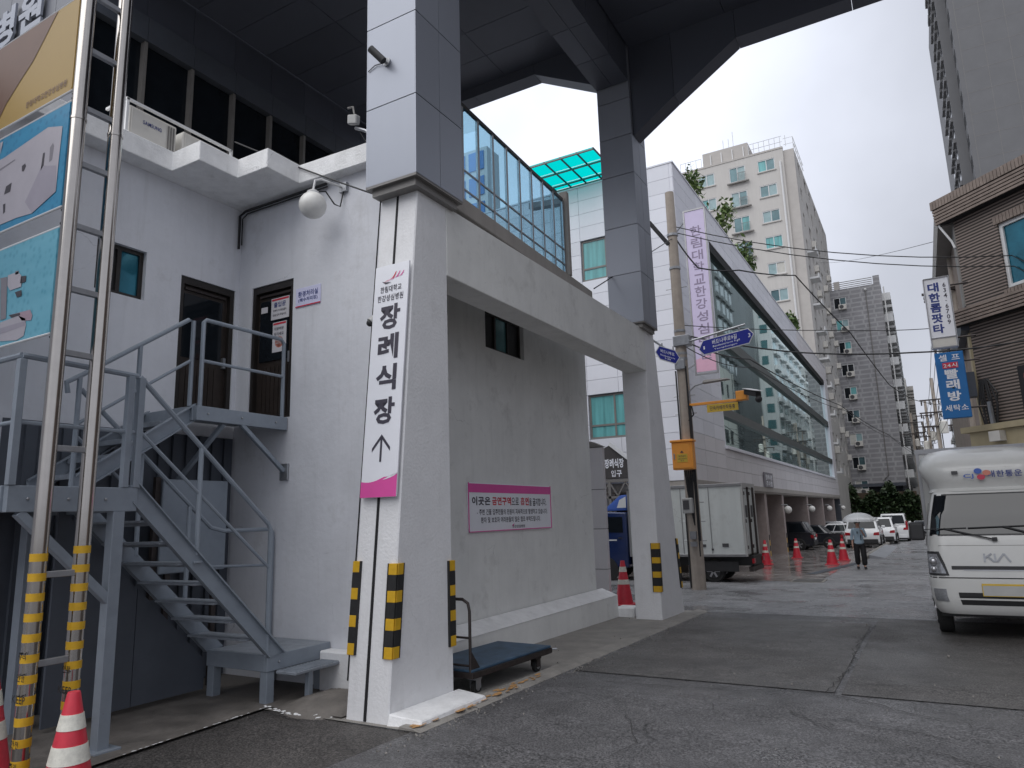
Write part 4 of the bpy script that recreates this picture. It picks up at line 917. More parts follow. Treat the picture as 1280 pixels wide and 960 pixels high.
# street face
far = MB()
def panel(mat, y0, y1, z0, z1):
    if y0 < 52: piece('tile_panel', mat, ho, (XH-.30, y0+.008, z0+.006), (XH, y1-.008, z1-.006))
    else: far.box((XH-.30, y0+.01, z0+.008), (XH, y1-.01, z1-.008))
ys = [YH+.01+1.53*i for i in range(4)]
for u, w in zip(rows, rows[1:]):
    for a, b in zip(ys, ys[1:]): panel('tile_white' if u > 4.2 else 'tile_grey', a, b, u, w)
y = ys[-1]; yy = []
while y < 69.5: yy.append(y); y += 1.53
for a, b in zip(yy, yy[1:]):
    for u, w in ((12.93, 13.41), (13.41, 13.9), (13.9, ZT_)): panel('tile_white', a, b, u, w)
    for u, w in ((ZS, 3.35), (3.35, 3.86), (3.86, 4.16)): panel('tile_grey', a, b, u, w)
ye = yy[-1]
for u, w in zip(rows, rows[1:]): far.box((XH-.30, ye+.01, u+.008), (XH, 70.4, w-.008))
tag(far.build('far_tile_panels', 'tile_grey', ho), kind='stuff')
GY0, GY1 = ys[-1], 68.2
MB().box((XH-.28, GY0, 4.17), (XH+.10, GY1, 4.30)).build('sill', 'tile_white', ho, bev=.01)
MB().box((XH-.28, GY0+.001, 4.31), (XH-.0, GY0+.14, 12.9)).build('window_jamb', 'tile_white', ho); MB().box((XH-.28, GY1-.14, 4.31), (XH, GY1, 12.9)).build('window_jamb', 'tile_white', ho)
MB().box((XH-.30, GY0+.15, 12.55), (XH-.02, GY1-.15, 12.92)).build('window_head', 'joint', ho)
for z0, z1 in ((5.55, 5.92), (8.75, 9.22)): MB().box((XH-.26, GY0+.15, z0), (XH-.03, GY1-.15, z1)).build('transom', 'transom_dark', ho)
n = 26
for (z0, z1) in ((4.31, 5.549), (5.921, 8.749), (9.221, 12.549)):
    for i in range(n):
        a = GY0+.15+(GY1-GY0-.3)*i/n; b = GY0+.15+(GY1-GY0-.3)*(i+1)/n; t = rnd.uniform(-.0012, .0012)
        MB().hexa([(XH-.20, a+.008, z0), (XH-.18+t, a+.008, z0), (XH-.18-t, b-.008, z0), (XH-.20, b-.008, z0)], [(XH-.20, a+.008, z1), (XH-.18+t*.5, a+.008, z1), (XH-.18+t, b-.008, z1), (XH-.20, b-.008, z1)]).build('glass_pane', 'mirror_glass', ho)
# soffit, ground floor piers, dark bay backs
MB().box((-30, YH+.02, ZS-.30), (XH-.02, 70.4, ZS-.001)).build('soffit_band', 'coping', ho)
MB().box((XH-.3, YH, ZS-.22), (XH+.05, 70.4, ZS-.002)).build('soffit_lip', 'coping', ho)
for y in (36.2, 41.0, 50.3, 58.3, 65.9):
    p = MB().box((XH-1.5 if y > 40 else XH-2.2, y-.25, -1.2), (XH-.06, y+.25, ZS-.30)).build('pier', 'pink_stone', ho, bev=.01)
    for k in range(4): MB().box((XH-.057, y-.06, gz(y)+.1+k*.25), (XH-.04, y+.06, gz(y)+.35+k*.25)).build('guard_band', ('yellow_tape', 'rubber')[k % 2], p)
MB().box((-24, 70.0, -1.2), (XH, 70.3, ZS-.31)).box((-18.0, 26, -1), (-17.8, 70, ZS-.31)).build('back_wall', 'dark_wall', ho)
MB().box((-18, YH+1.5, -.6), (-10.2, YH+1.7, ZS-.31)).build('back_wall', 'tile_grey', ho)
for i, x in enumerate((-10.1, -8.8)): MB().box((x, YH+1.5, -.4), (x+1.25, YH+1.56, 2.4)).build('door', 'dark_frame', ho)
for i, y in enumerate((40.2, 49.4, 59.0, 69.2)):
    g = thing('globe_lamp', ('round white globe lamp on the first pink pier behind the dark parked car', 'round white globe lamp on the second pink pier along the forecourt', 'round white globe lamp on the third pink pier along the forecourt', 'round white globe lamp farthest along the forecourt')[i], 'lamp', (XH+.28, y, 1.72), 'globe lamps along the hospital forecourt')
    MB().sphere((XH+.28, y, 1.72), .20).build('globe', 'lamp_globe', g, smooth=True); MB().tube([(XH-.05, y, 1.98), (XH+.25, y, 1.98), (XH+.28, y, 1.9)], .03).build('bracket', 'galv', g)
t, q, pl0 = plate('annex_sign', 'small dark sign with white lettering above the hospital forecourt', 'sign', (XH+.03, 35.7, 2.83), (0, 1, 0), (0, 0, 1), 2.1, .70, .06, 'banner_grey')
text([('장례식장', .27, 1.05, .47, 1.7), ('주차장', .27, 1.05, .17, 1.6)], 'sign_white', t, *pl0, bold=.034)
# gabled entrance porch of the funeral hall
gp = thing('entrance_porch', 'dark gabled entrance porch with white lettering behind the blue truck', 'porch', (-9.2, 23.7, -.3))
MB().prism([(-10.6, 23.62, 2.98), (-8.2, 23.62, 2.98), (-8.2, 23.62, 3.12), (-9.45, 23.62, 4.2), (-10.6, 23.62, 3.7)], (0, .12, 0)).build('gable', 'gable_dark', gp, bev=.01)
MB().bar((-9.5, 23.58, 4.22), (-8.0, 23.58, 2.98), .06, .12).build('verge', 'frame_white', gp)
text([('장례식장', .33, -9.37, 3.52, .72), ('입구', .24, -9.30, 3.16, .40)], 'sign_white', gp, (0, 23.612, 0), (1, 0, 0), (0, 0, 1), bold=.035)
mb = MB(); mb.box((-10.7, 23.63, 2.86), (-8.0, 23.75, 2.97)); mb.box((-10.5, 23.63, 2.30), (-8.1, 23.70, 2.38))
for i in range(4): mb.bar((-10.5+.6*i, 23.66, 2.38), (-10.2+.6*i, 23.66, 2.86), .05); mb.bar((-10.2+.6*i, 23.66, 2.86), (-9.9+.6*i, 23.66, 2.38), .05)
for x in (-10.5, -9.6, -8.2): mb.box((x-.05, 23.63, -.4), (x+.05, 23.73, 2.86))
mb.build('truss', 'frame_grey', gp)
# grey panelled gate pier
gp = thing('gate_pier', 'pale grey panelled pier standing just past the end of the white wall', 'pier', (-6.3, 14.6, -.2))
for za, zb in ((-.25, .6), (.6, 1.45), (1.45, 2.3), (2.3, 3.22)): piece('cladding_panel', 'tile_grey', gp, (-6.9, 14.6, za+.006), (-6.06, 14.72, zb-.006))
MB().box((-6.85, 14.62, -.3), (-6.08, 14.70, 3.2)).build('core', 'joint', gp); MB().prism([(-6.95, 14.57, 3.23), (-6.02, 14.57, 3.23), (-6.3, 14.57, 3.36), (-6.95, 14.57, 3.4)], (0, .2, 0)).build('cap', 'frame_grey', gp)
# turquoise roof canopy
rc = thing('roof_canopy', 'translucent turquoise roof canopy on a steel frame above the white tiled building', 'canopy', (-10, 24, 14.5))
X0, X1, Y0, Y1, Z0, Z1 = -11.75, -9.05, 22.45, 24.9, 15.0, 15.0
tq = bpy.data.materials.new('turquoise_sheet'); tq.use_nodes = True; n_ = tq.node_tree.nodes; l_ = tq.node_tree.links; n_.remove(n_['Principled BSDF'])
a_ = n_.new('ShaderNodeBsdfTranslucent'); a_.inputs[0].default_value = (.01, .82, .76, 1); b_ = n_.new('ShaderNodeBsdfTransparent'); b_.inputs[0].default_value = (.01, .72, .70, 1)
m_ = n_.new('ShaderNodeMixShader'); m_.inputs[0].default_value = .65; l_.new(a_.outputs[0], m_.inputs[1]); l_.new(b_.outputs[0], m_.inputs[2]); l_.new(m_.outputs[0], n_['Material Output'].inputs[0]); MATS['turquoise_sheet'] = tq
xs = [X0+(X1-X0)*i/4 for i in range(5)]; ys2 = [Y0, Y0+1.0, Y0+2.0, Y1]
for a, b in zip(xs, xs[1:]):
    for u, w in zip(ys2, ys2[1:]): MB().box((a+.02, u+.02, Z0), (b-.02, w-.02, Z0+.012)).build('sheet', 'turquoise_sheet', rc)
for x in xs: MB().box((x-.025, Y0, Z0-.05), (x+.025, Y1, Z0-.002)).build('rafter', 'dark_wall', rc)
for y in ys2: MB().box((X0, y-.03, Z0-.10), (X1, y+.03, Z0-.051)).build('purlin', 'frame_grey', rc)
for x in (-9.15,): MB().box((x-.04, Y0+1.45, ZT_-.6), (x+.04, Y0+1.53, Z0-.10)).build('post', 'pipe_white', rc)
MB().box((X0, 24.9, 14.4), (X1, 24.98, 15.0)).build('back_frame', 'frame_grey', rc)

# ================================================================== APARTMENTS
def simple_window(par, y, x0, x1, z0, z1, gm, depth=.12):
    """window in a wall facing -y: frame ring with two panes"""
    f = MB(); w = .08
    f.box((x0, y-.04, z0), (x1, y+depth, z0+w)).box((x0, y-.04, z1-w), (x1, y+depth, z1)).box((x0, y-.041, z0+w), (x0+w, y+depth, z1-w)).box((x1-w, y-.041, z0+w), (x1, y+depth, z1-w)).box(((x0+x1)/2-w/2, y-.03, z0+w), ((x0+x1)/2+w/2, y+depth, z1-w))
    fo = f.build('window', 'frame_white', par)
    gm = [{'teal_blind': 'pale_glass', 'teal_glass': 'apt_glass'}.get(g, g) if rnd.random() < .66 else rnd.choice(('curtain', 'dark_glass', 'teal_blind', 'pale_glass')) for g in gm]
    for a, b, g in ((x0+w, (x0+x1)/2-w/2, gm[0]), ((x0+x1)/2+w/2, x1-w, gm[1])): MB().box((a, y+.03, z0+w), (b, y+.04, z1-w)).build('pane', g, fo)
    return fo
ACG = 'outdoor air conditioner units on the apartment blocks'
def ac_unit(label, x, y, z, w=.85, h=.6, d=.35, face='-y', group=ACG):
    t = thing('air_conditioner', label, 'air conditioner', (x, y, z), group)
    if face == '-y':
        MB().box((x-w/2, y-d, z), (x+w/2, y, z+h)).build('casing', 'ac_white', t, bev=.03); MB().lathe((x-w*.12, y-d-.012, z+h/2), [(h*.38, 0), (h*.40, .02)], 16, 'y').build('fan_grille', 'ac_dark', t)
    else:
        MB().box((x, y-w/2, z), (x+d, y+w/2, z+h)).build('casing', 'ac_white', t, bev=.03); MB().lathe((x+d-.008, y-w*.12, z+h/2), [(h*.40, 0), (h*.38, .02)], 16, 'x').build('fan_grille', 'ac_dark', t)
    return t
# --- beige block
YA, XB = 76.0, -7.83
a1 = thing('beige_apartment', 'tall pale beige apartment block with a roof railing rising behind the hospital', 'apartment block', (-13, YA, -1))
MB().box((-30, YA+.4, -1.3), (XB-.42, 104, 39.6)).build('core', 'beige_wall', a1)
RW = [(39.1-2.93*i) for i in range(13)]         # window tops per storey
WX = [(-18.05, -16.25), (-14.65, -12.9), (-11.6, -9.8)]; WH = [1.45, 1.75, 1.35]
hs_ = [(x0, x1, z-WH[k], z) for k, (x0, x1) in enumerate(WX) for z in RW if z > 2]+[(x0-7.4, x1-7.4, z-1.4, z) for (x0, x1) in WX[:1] for z in RW if z > 2]
wall_y('front_wall', YA, .4, -30, -8.9, -1.3, 39.9, hs_, 'beige_wall', a1)
MB().box((-8.9, YA+.25, -1.3), (XB, YA+.42, 39.7)).build('corner_return', 'beige_band', a1)
for k, (x0, x1) in enumerate(WX):
    for j, z in enumerate(RW):
        if z < 14: continue
        simple_window(a1, YA+.06, x0+.01, x1-.01, z-WH[k]+.01, z-.01, ('teal_glass', 'teal_blind') if (j+k) % 2 else ('teal_blind', 'teal_glass'))
        MB().box((x0-.1, YA-.10, z-WH[k]-.12), (x1+.1, YA+.01, z-WH[k]-.001)).build('sill', 'beige_band', a1)
        if k == 1:
            mb = MB(); mb.box((x0+.9, YA-.30, z-.9), (x1+.05, YA-.27, z-.86)).box((x0-.25, YA-.35, z-WH[k]-.25), (x1+.35, YA-.11, z-WH[k]-.13))
            for i in range(7): mb.box((x0+.92+i*.14, YA-.30, z-WH[k]-.13), (x0+.95+i*.14, YA-.27, z-.9))
            mb.build('window_rail', 'frame_grey', a1)
MB().tube([(-9.25, YA-.12, -1), (-9.25, YA-.12, 38.4)], .11, 8).build('downpipe', 'pipe_white', a1, smooth=True)
MB().box((-30, YA-.05, 39.901), (-8.88, YA+.35, 40.1)).build('roof_edge', 'beige_band', a1)
MB().box((-17.5, YA+.5, 39.61), (-12.5, YA+6, 41.9)).build('penthouse', 'beige_band', a1)
for x in (-16.6, -15.4, -14.2, -13.0): MB().box((x-.05, YA+.38, 40.1), (x+.05, YA+.49, 41.5)).build('penthouse_pipe', 'pipe_white', a1)
mb = MB()
for i in range(8): x = -12.4+i*.55; mb.tube([(x, YA+.1, 40.1), (x, YA+.1, 41.35)], .03, 5)
for z in (40.7, 41.35): mb.tube([(-12.4, YA+.1, z), (-8.9, YA+.1, z)], .03, 5)
for i in range(5): mb.tube([(-20+i*.6, YA+.1, 40.1), (-20+i*.6, YA+.1, 41.2)], .03, 5)
mb.tube([(-20, YA+.1, 41.2), (-17.6, YA+.1, 41.2)], .03, 5)
for z in (40.4, 41.1): mb.tube([(-8.8, YA+.35, z), (XB, YA+.35, z), (XB, YA+8, z)], .03, 5)
for y in range(5): mb.tube([(XB, YA+.35+y*1.6, 39.7), (XB, YA+.35+y*1.6, 41.1)], .03, 5)
mb.build('roof_railing', 'frame_white', a1)
for i, x in enumerate((-15.2, -14.6, -14.1)): MB().tube([(x, YA+1, 41.9), (x, YA+1, 43.2+.7*(i == 2))], .03, 5).build('antenna', 'frame_white', a1)
# street side: recessed bays, balconies, units
hb = []
for k, (ya, yb) in enumerate(((78.6, 79.8), (83.0, 84.8), (87.0, 88.2), (91.5, 93.3), (96.5, 97.7), (100.2, 101.5))):
    for z in RW: 
        if z > 4: hb.append((ya, yb, z-1.5, z))
wall_x('side_wall', XB, .42, YA+.421, 105, -1.3, 39.7, hb, 'apt_side', a1)
mb = MB()
for h in hb: mb.box((XB-.3, h[0], h[2]), (XB-.25, h[1], h[3]))
tag(mb.build('side_panes', 'dark_glass', a1), kind='stuff')
for z in RW[3:12]:
    if z < 5: continue
    mb = MB(); mb.box((XB, 78.4, z-1.75), (XB+.9, 80.3, z-1.55)).box((XB+.8, 78.4, z-1.55), (XB+.9, 80.3, z-1.2)); mb.build('balcony', 'frame_white', a1)
nac = 0
for j, z in enumerate(RW[2:11]):
    for k, y in enumerate((84.2, 92.8, 98.4)):
        if (j*3+k*5) % 4 == 1 or z < 6: continue
        ac_unit('outdoor unit on the street side of the beige block, %s bay, %s storey down' % (('near', 'middle', 'far')[k], ('third', 'fourth', 'fifth', 'sixth', 'seventh', 'eighth', 'ninth', 'tenth', 'eleventh')[j]), XB+.01, y, z-2.3, .9, .7, .5, '+x'); nac += 1
ac_unit('white outdoor air conditioner beside a railed window on the beige front wall', -15.2, YA-.02, RW[1]-1.85, .95, .8, .4)
# --- grey block
YG, XG0, XG1 = 100.8, -12.0, -1.85
a2 = thing('grey_apartment', 'grey patterned brick apartment block end wall with a slatted roof rail', 'apartment block', (-5, YG, 0))
GT = 30.3; GR = [29.2-3.02*i for i in range(9)]
hg = [(-7.55, -6.0, z-1.55, z) for z in GR if z > 5]
wall_y('end_wall', YG, .4, XG0, XG1, 4.6, GT, hg, 'apt_grey', a2)
MB().box((XG0, YG+.41, 4.61), (XG1, 160, GT-.02)).build('core', 'apt_side', a2)
MB().box((XG0, YG+2, -2), (XG1-.4, 160, 4.6)).build('base', 'dark_wall', a2); MB().box((XG0, YG-.1, 4.2), (XG1+.05, YG+.5, 4.59)).build('base_beam', 'dark_wall', a2)
for i, z in enumerate(GR):
    if z < 5: continue
    simple_window(a2, YG+.08, -7.54, -6.01, z-1.54, z-.01, ('dark_glass', 'teal_glass'))
    ac_unit('outdoor air conditioner under the %s window from the top of the grey end wall' % ('first', 'second', 'third', 'fourth', 'fifth', 'sixth', 'seventh', 'eighth', 'ninth')[i], -6.5, YG-.02, z-1.75, .95, .68, .45)
for x in (-6.95, -2.25): MB().box((x-.35, YG, GT+.001), (x+.35, YG+.4, GT+1.1)).build('roof_pier', 'beige_band', a2)
MB().box((-2.6, YG-.01, GT+.0015), (XG1+.0, YG+.41, GT+1.1)).build('roof_pier', 'apt_grey', a2)
for k in range(4): MB().box((-11, YG+.1, GT+.15+k*.26), (-2.7, YG+.18, GT+.23+k*.26)).build('rail_slat', 'frame_grey', a2)
MB().tube([(-3.6, YG-.1, GT-.6), (-3.6, YG-.1, 12), (-3.6, YG-.1, 5.6), (-4.3, YG-.1, 4.9)], .05, 6).build('downpipe', 'frame_grey', a2)
MB().sphere((-3.6, YG-.15, GT-.6), .18, 8, 6).build('lamp', 'pipe_white', a2)
mb = MB(); md = MB()
for f in range(9):
    z = 5.2+f*2.9
    for k in range(14):
        y = YG+2+k*4; mb.box((XG1, y, z), (XG1+1.0, y+2.6, z+1.0)); md.box((XG1, y+.2, z+1.0), (XG1+.03, y+2.4, z+2.4))
tag(mb.build('balcony_fronts', 'frame_white', a2), kind='stuff'); tag(md.build('balcony_openings', 'dark_glass', a2), kind='stuff')
for j in range(12): MB().box((XG1+.3, YG+.9+j*.0, 5.6+j*2.05), (XG1+.36, YG+8, 5.7+j*2.05)).build('pipe_rack', 'frame_alu', a2)
MB().tube([(XG1+.35, YG+.3, -1), (XG1+.35, YG+.3, GT-.5)], .08, 6).build('downpipe', 'pipe_white', a2)
# --- farther block on the same side
a3 = thing('far_apartment', 'distant pale apartment block stepping down past the grey one', 'apartment block', (-2, 165, 0))
MB().box((-14, 165, -2), (-.7, 250, 27.5)).build('body', 'apt_side', a3); MB().box((-14, 165.5, 27.51), (-2.2, 180, 30)).build('penthouse', 'beige_band', a3)
mb = MB(); mw = MB()
for f in range(9):
    for k in range(12):
        mb.box((-.7, 166+k*5, 1+f*3), (.5, 169+k*5, 1.9+f*3)); mw.box((-.7, 166.2+k*5, 1.9+f*3), (-.65, 168.8+k*5, 3.4+f*3))
    mw.box((-2.6, 164.96, 2.2+f*3), (-1.4, 164.99, 3.5+f*3))
tag(mb.build('balcony_fronts', 'beige_band', a3), kind='stuff'); tag(mw.build('windows', 'dark_glass', a3), kind='stuff')
a4 = thing('end_block', 'hazy distant block closing the far end of the street', 'apartment block', (6, 330, 0)); MB().box((-3, 330, -4), (12, 350, 14)).build('body', 'beige_wall', a4)
mw = MB()
for f in range(4):
    for k in range(5): mw.box((-2+k*2.8, 329.9, 1+f*3.1), (-.5+k*2.8, 329.95, 2.6+f*3.1))
tag(mw.build('windows', 'dark_glass', a4), kind='stuff')
# --- tower on the right
XT, YT = 9.5, 94.0
tw = thing('tiled_tower', 'very tall grey tiled apartment tower behind the brick house', 'apartment block', (XT, YT, 0))
MB().box((XT, YT, -2), (40, 130, 78)).build('body', 'tower_tile', tw)
mb = MB()
for k in range(26): mb.box((XT+.5, YT-.012, 2+k*2.8), (40, YT-.001, 2.03+k*2.8))
for k in range(12): mb.box((XT+.5+k*2.4, YT-.013, 0), (XT+.53+k*2.4, YT-.001, 78))
tag(mb.build('panel_joints', 'frame_grey', tw), kind='stuff')
ms = MB(); mw = MB(); mf = MB()
ms.box((XT-1.05, YT+3.2, -2), (XT-.001, YT+14, 78))
for f in range(27):
    z = 1.5+f*2.8
    for k, y in enumerate((YT+.7, YT+1.9)): mw.box((XT-.03, y, z), (XT-.001, y+.8, z+1.4))
    for k in range(4): mw.box((XT-1.08, YT+3.6+k*2.6, z), (XT-1.051, YT+5.2+k*2.6, z+1.5)); mf.box((XT-1.35, YT+3.4+k*2.6, z-.9), (XT-1.051, YT+5.4+k*2.6, z-.35))
ms.build('bay', 'tower_tile', tw); tag(mw.build('windows', 'dark_glass', tw), kind='stuff'); tag(mf.build('balcony_fronts', 'tower_tile', tw), kind='stuff')
# --- white slab block on the right of the street (outside the frame, mirrored in the hospital glass)
sb = thing('white_apartment', 'white apartment slab across the street mirrored in the hospital windows', 'apartment block', (7, 120, 0))
MB().box((7, 131, -3), (16, 190, 46)).build('body', 'frame_white', sb)
mw = MB(); mf = MB()
for f in range(15):
    for k in range(9):
        y = 132+k*6.2; mw.box((6.96, y, 1.2+f*2.9), (6.99, y+3.4, 2.8+f*2.9)); mf.box((6.4, y-.3, .3+f*2.9), (6.95, y+4.2, 1.1+f*2.9))
for f in range(15):
    for k in range(4): mw.box((7.6+k*2.2, 130.96, 1.2+f*2.9), (8.9+k*2.2, 130.99, 2.8+f*2.9))
tag(mw.build('windows', 'teal_glass', sb), kind='stuff'); tag(mf.build('balcony_fronts', 'frame_white', sb), kind='stuff')
lb = thing('low_house', 'low pale building across the street mirrored in the hospital windows', 'building', (6, 62, 0))
MB().box((6, 62, -2), (18, 92, 19)).build('body', 'apt_side', lb)
mw = MB()
for f in range(6):
    for k in range(9): mw.box((5.96, 63+k*3.1, 1+f*2.9), (5.99, 64.7+k*3.1, 2.6+f*2.9))
tag(mw.build('windows', 'dark_glass', lb), kind='stuff')

# ================================================================== BRICK CORNER HOUSE
bh = thing('brick_house', 'brown brick corner house with projecting brick eaves on the right', 'building', (2, 21, 0))
O = Vector((1.55, 22.0, 0)); D = Vector((.7071, -.7071, 0)); Nn = Vector((-.7071, -.7071, 0))
def hp(t, n, z): v = O+D*t+Nn*n; return (v.x, v.y, z)
def hbx(mb, t0, t1, n0, n1, z0, z1): return mb.hexa([hp(t0, n0, z0), hp(t0, n1, z0), hp(t1, n1, z0), hp(t1, n0, z0)], [hp(t0, n0, z1), hp(t0, n1, z1), hp(t1, n1, z1), hp(t1, n0, z1)])
W0, W1, WZ0, WZ1 = 1.22, 2.7, 7.05, 8.75
hbx(MB(), 0, W0, -.3, 0, -.4, 9.5).build('wall', 'house_brick', bh); hbx(MB(), W1, 4.2, -.3, 0, -.4, 9.5).build('wall', 'house_brick', bh)
mb = MB(); hbx(mb, W0+.001, W1-.001, -.3, -.001, -.4, WZ0); hbx(mb, W0+.001, W1-.001, -.3, -.001, WZ1, 9.5); mb.build('wall', 'house_brick', bh)
MB().prism([(1.56, 22.01, -.4), (1.56, 40, -.4), (12, 40, -.4), (12, 8, -.4), (5.2, 8, -.4), (5.2, 18.9, -.4), (1.9, 22.2, -.4)], (0, 0, 9.9)).build('body', 'brick_plain', bh)
f = MB(); 
for a, b, u, w in ((W0, W0+.09, WZ0, WZ1), (W1-.09, W1, WZ0, WZ1), (W0+.09, W1-.09, WZ0, WZ0+.09), (W0+.09, W1-.09, WZ1-.09, WZ1), (1.92, 2.0, WZ0+.09, WZ1-.09)): hbx(f, a, b, -.16, -.05, u, w)
fo = f.build('window', 'frame_white', bh); g = MB(); hbx(g, W0+.08, W1-.08, -.12, -.10, WZ0+.08, WZ1-.08); g.build('pane', 'blue_glass', fo)
for z0 in (WZ1+.01, WZ0-.24):
    for i in range(17): hbx(MB(), W0-.08+i*.095, W0-.0+i*.095, .001, .03, z0, z0+.22).build('soldier_brick', 'brick_plain', bh)
# projecting brick bands (eaves and storey ledge): courses stepping out, then a soldier course
for (zb, steps, nm) in ((9.35, 5, 'eaves_course'), (6.42, 5, 'ledge_course')):
    for k in range(steps): hbx(MB(), -.33-.0*k, 4.2, .001, .27+.012*k, zb+k*.085, zb+k*.085+.062).build(nm, 'brick_plain', bh)
    hbx(MB(), -.30, 4.2, .0015, .24, zb-.001, zb+steps*.085).build(nm+'_bed', 'joint', bh)
for i in range(46): hbx(MB(), -.35+i*.098, -.35+i*.098+.083, -.12, .34, 9.78, 10.02).build('soldier_brick', 'brick_plain', bh)
hbx(MB(), -.34, 4.2, -.3, .31, 9.775, 10.0).build('roof_bed', 'joint', bh)
MB().box((1.18, 22.1, 9.3), (1.55, 40, 10.0)).build('street_eaves', 'frame_grey', bh); MB().box((1.36, 22.05, 6.3), (1.55, 40, 6.9)).build('street_ledge', 'dark_wall', bh)
MB().box((1.52, 22.02, 6.95), (1.557, 22.8, 9.3)).build('pilaster', 'frame_grey', bh); MB().box((1.5, 22.02, 3.6), (1.557, 22.6, 6.2)).build('pilaster', 'house_beige', bh)
MB().tube([(1.25, 22.1, 9.9), (1.22, 22.05, 9.3), (1.45, 22.0, 8.8), (1.5, 21.99, 8.6)], .03, 8).build('gutter_pipe', 'frame_white', bh, smooth=True)
mb = MB(); hbx(mb, -.15, 4.2, .0, .35, 3.05, 3.55); mb.build('shop_fascia', 'house_beige', bh); mb = MB(); hbx(mb, -.35, 4.2, .0, .42, 3.551, 3.70); mb.build('fascia_cap', 'house_beige', bh)
mb = MB(); hbx(mb, 1.15, 2.4, .001, .03, 3.95, 5.05); ps = mb.build('dark_poster', 'black', bh)
for k, (t0, m) in enumerate(((1.38, 'emblem_orange'), (1.52, 'emblem_red'))):
    vs = [hp(t0+.09*math.cos(a), .034, 4.75+.16*math.sin(a)) for a in [j*.6283 for j in range(10)]]; MB().add(vs, [tuple(range(10))]).build('print', m, ps)
MB().add([hp(1.40, .033, 4.62), hp(1.44, .033, 4.62), hp(1.56, .033, 4.0), hp(1.5, .033, 4.0)], [(0, 1, 2, 3)]).build('print', 'leaf_dark', ps)
MB().add([hp(1.28, .033, 4.45), hp(1.33, .033, 4.5), hp(1.56, .033, 4.0), hp(1.48, .033, 4.0)], [(0, 1, 2, 3)]).build('print', 'leaf_dark', ps)
mb = MB(); mb.tube([hp(.35, .1, 3.70), hp(.33, .1, 4.3)], .06, 8); mb.build('vent_pipe', 'galv', bh)
mb = MB(); hbx(mb, .55, .85, .35, .55, 3.25, 3.50); mb.build('vent_hood', 'ac_white', bh)
mb = MB()
for k in range(9): mb.tube([hp(.08+.05*k, .06+.02*(k % 3), 3.75), hp(.02+.07*k+.08*math.sin(k*2), .1, 4.2+.1*(k % 4)), hp(.1+.03*k, .05, 4.9)], .02, 5)
mb.build('cable_bundle', 'cable', bh)
MB().box((1.25, 21.9, 4.5), (1.50, 22.3, 5.15)).build('meter_box', 'dark_wall', bh)
# shop signs projecting over the street
def proj_sign(name, label, x0, x1, y, z0, z1, mat, th=.16):
    t = thing(name, label, 'shop sign', (x0, y, z0), 'projecting shop signs on the brick house')
    MB().box((x0, y, z0), (x1, y+th, z1)).build('light_box', mat, t, bev=.012)
    for z in (z0+.25, z1-.25): MB().tube([(x1-.02, y+th/2, z), (1.60, y+th/2, z)], .025, 6).build('bracket', 'cart_steel', t)
    return t
t = proj_sign('shop_sign', 'white projecting sign with vertical navy Korean lettering and a phone number', .60, 1.20, 21.0, 5.70, 7.60, 'sign_white')
for c, z in (('대', 7.33), ('한', 7.055), ('콤', 6.78), ('팟', 6.50), ('타', 6.22)): text([(c, .245, .82, z, .25)], 'sign_navy', t, (0, 20.995, 0), (1, 0, 0), (0, 0, 1), bold=.034)
for i, c in enumerate('634-6709'): text([(c if c != '-' else '·', .115 if c != '-' else .1, 1.07, 7.36-i*.142)] if c != '-' else [('-', .02, 1.07, 7.36-i*.142, .05)], 'sign_text', t, (0, 20.995, 0), (1, 0, 0), (0, 0, 1), bold=.02)
mb = MB(); 
for a, b in (((.62, 5.98), (1.18, 5.98)), ((.62, 5.72), (.62, 7.58)), ((1.18, 5.72), (1.18, 7.58)), ((.62, 7.58), (1.18, 7.58)), ((.62, 5.72), (1.18, 5.72))): mb.bar((a[0], 20.992, a[1]), (b[0], 20.992, b[1]), .025, .02)
mb.build('trim', 'frame_alu', t)
poly([(.64, 20.994, 5.74), (1.16, 20.994, 5.74), (1.16, 20.994, 5.96), (.64, 20.994, 5.96)], 'ac_white', t)
t = proj_sign('shop_sign', 'blue projecting self laundry sign with white and red lettering below the white one', .635, 1.265, 21.0, 3.88, 5.58, 'sign_blue')
S_ = lambda s, size, x, z, w, m='sign_white', b=.02: text([(s, size, x, z, w)], m, t, (0, 20.995, 0), (1, 0, 0), (0, 0, 1), bold=b)
S_('셀 프', .17, .95, 5.44, .46)
poly([(.78, 20.996, 5.16), (1.12, 20.996, 5.16), (1.12, 20.996, 5.31), (.78, 20.996, 5.31)], 'sign_red', t); S_('24시', .11, .95, 5.235, .30)
for c, z in (('빨', 5.01), ('래', 4.735), ('방', 4.44)): S_(c, .25, .95, z, .29, b=.034)
S_('세탁소', .16, .96, 4.14, .50)

# ================================================================== UTILITY POLE AND ITS FITTINGS
PX, PY = -5.42, 19.15
up_ = thing('utility_pole', 'tall tapering concrete utility pole in front of the hospital corner', 'utility pole', (PX, PY, -.26))
MB().tube([(PX, PY, -.3), (PX, PY, 4), (PX, PY, 10.9)], [.19, .165, .125], 20).build('shaft', 'pole_concrete', up_, smooth=True)
for z in (9.55, 8.55, 6.7, 6.05, 5.9, 2.4): MB().lathe((PX, PY, z), [(.155, 0), (.16, .0), (.16, .07), (.155, .07)], 20).build('band', 'galv', up_)
MB().box((PX-.16, PY-.2, 6.28), (PX+.30, PY+.1, 6.58)).build('clamp', 'galv', up_, bev=.02); MB().box((PX-.16, PY-.2, 5.62), (PX+.12, PY+.1, 5.90)).build('clamp', 'galv', up_, bev=.02)
mb = MB(); mb.bar((PX-.1, PY-.1, 9.3), (PX-.55, PY-.35, 10.0), .09, .09); mb.build('cross_arm', 'cable', up_)
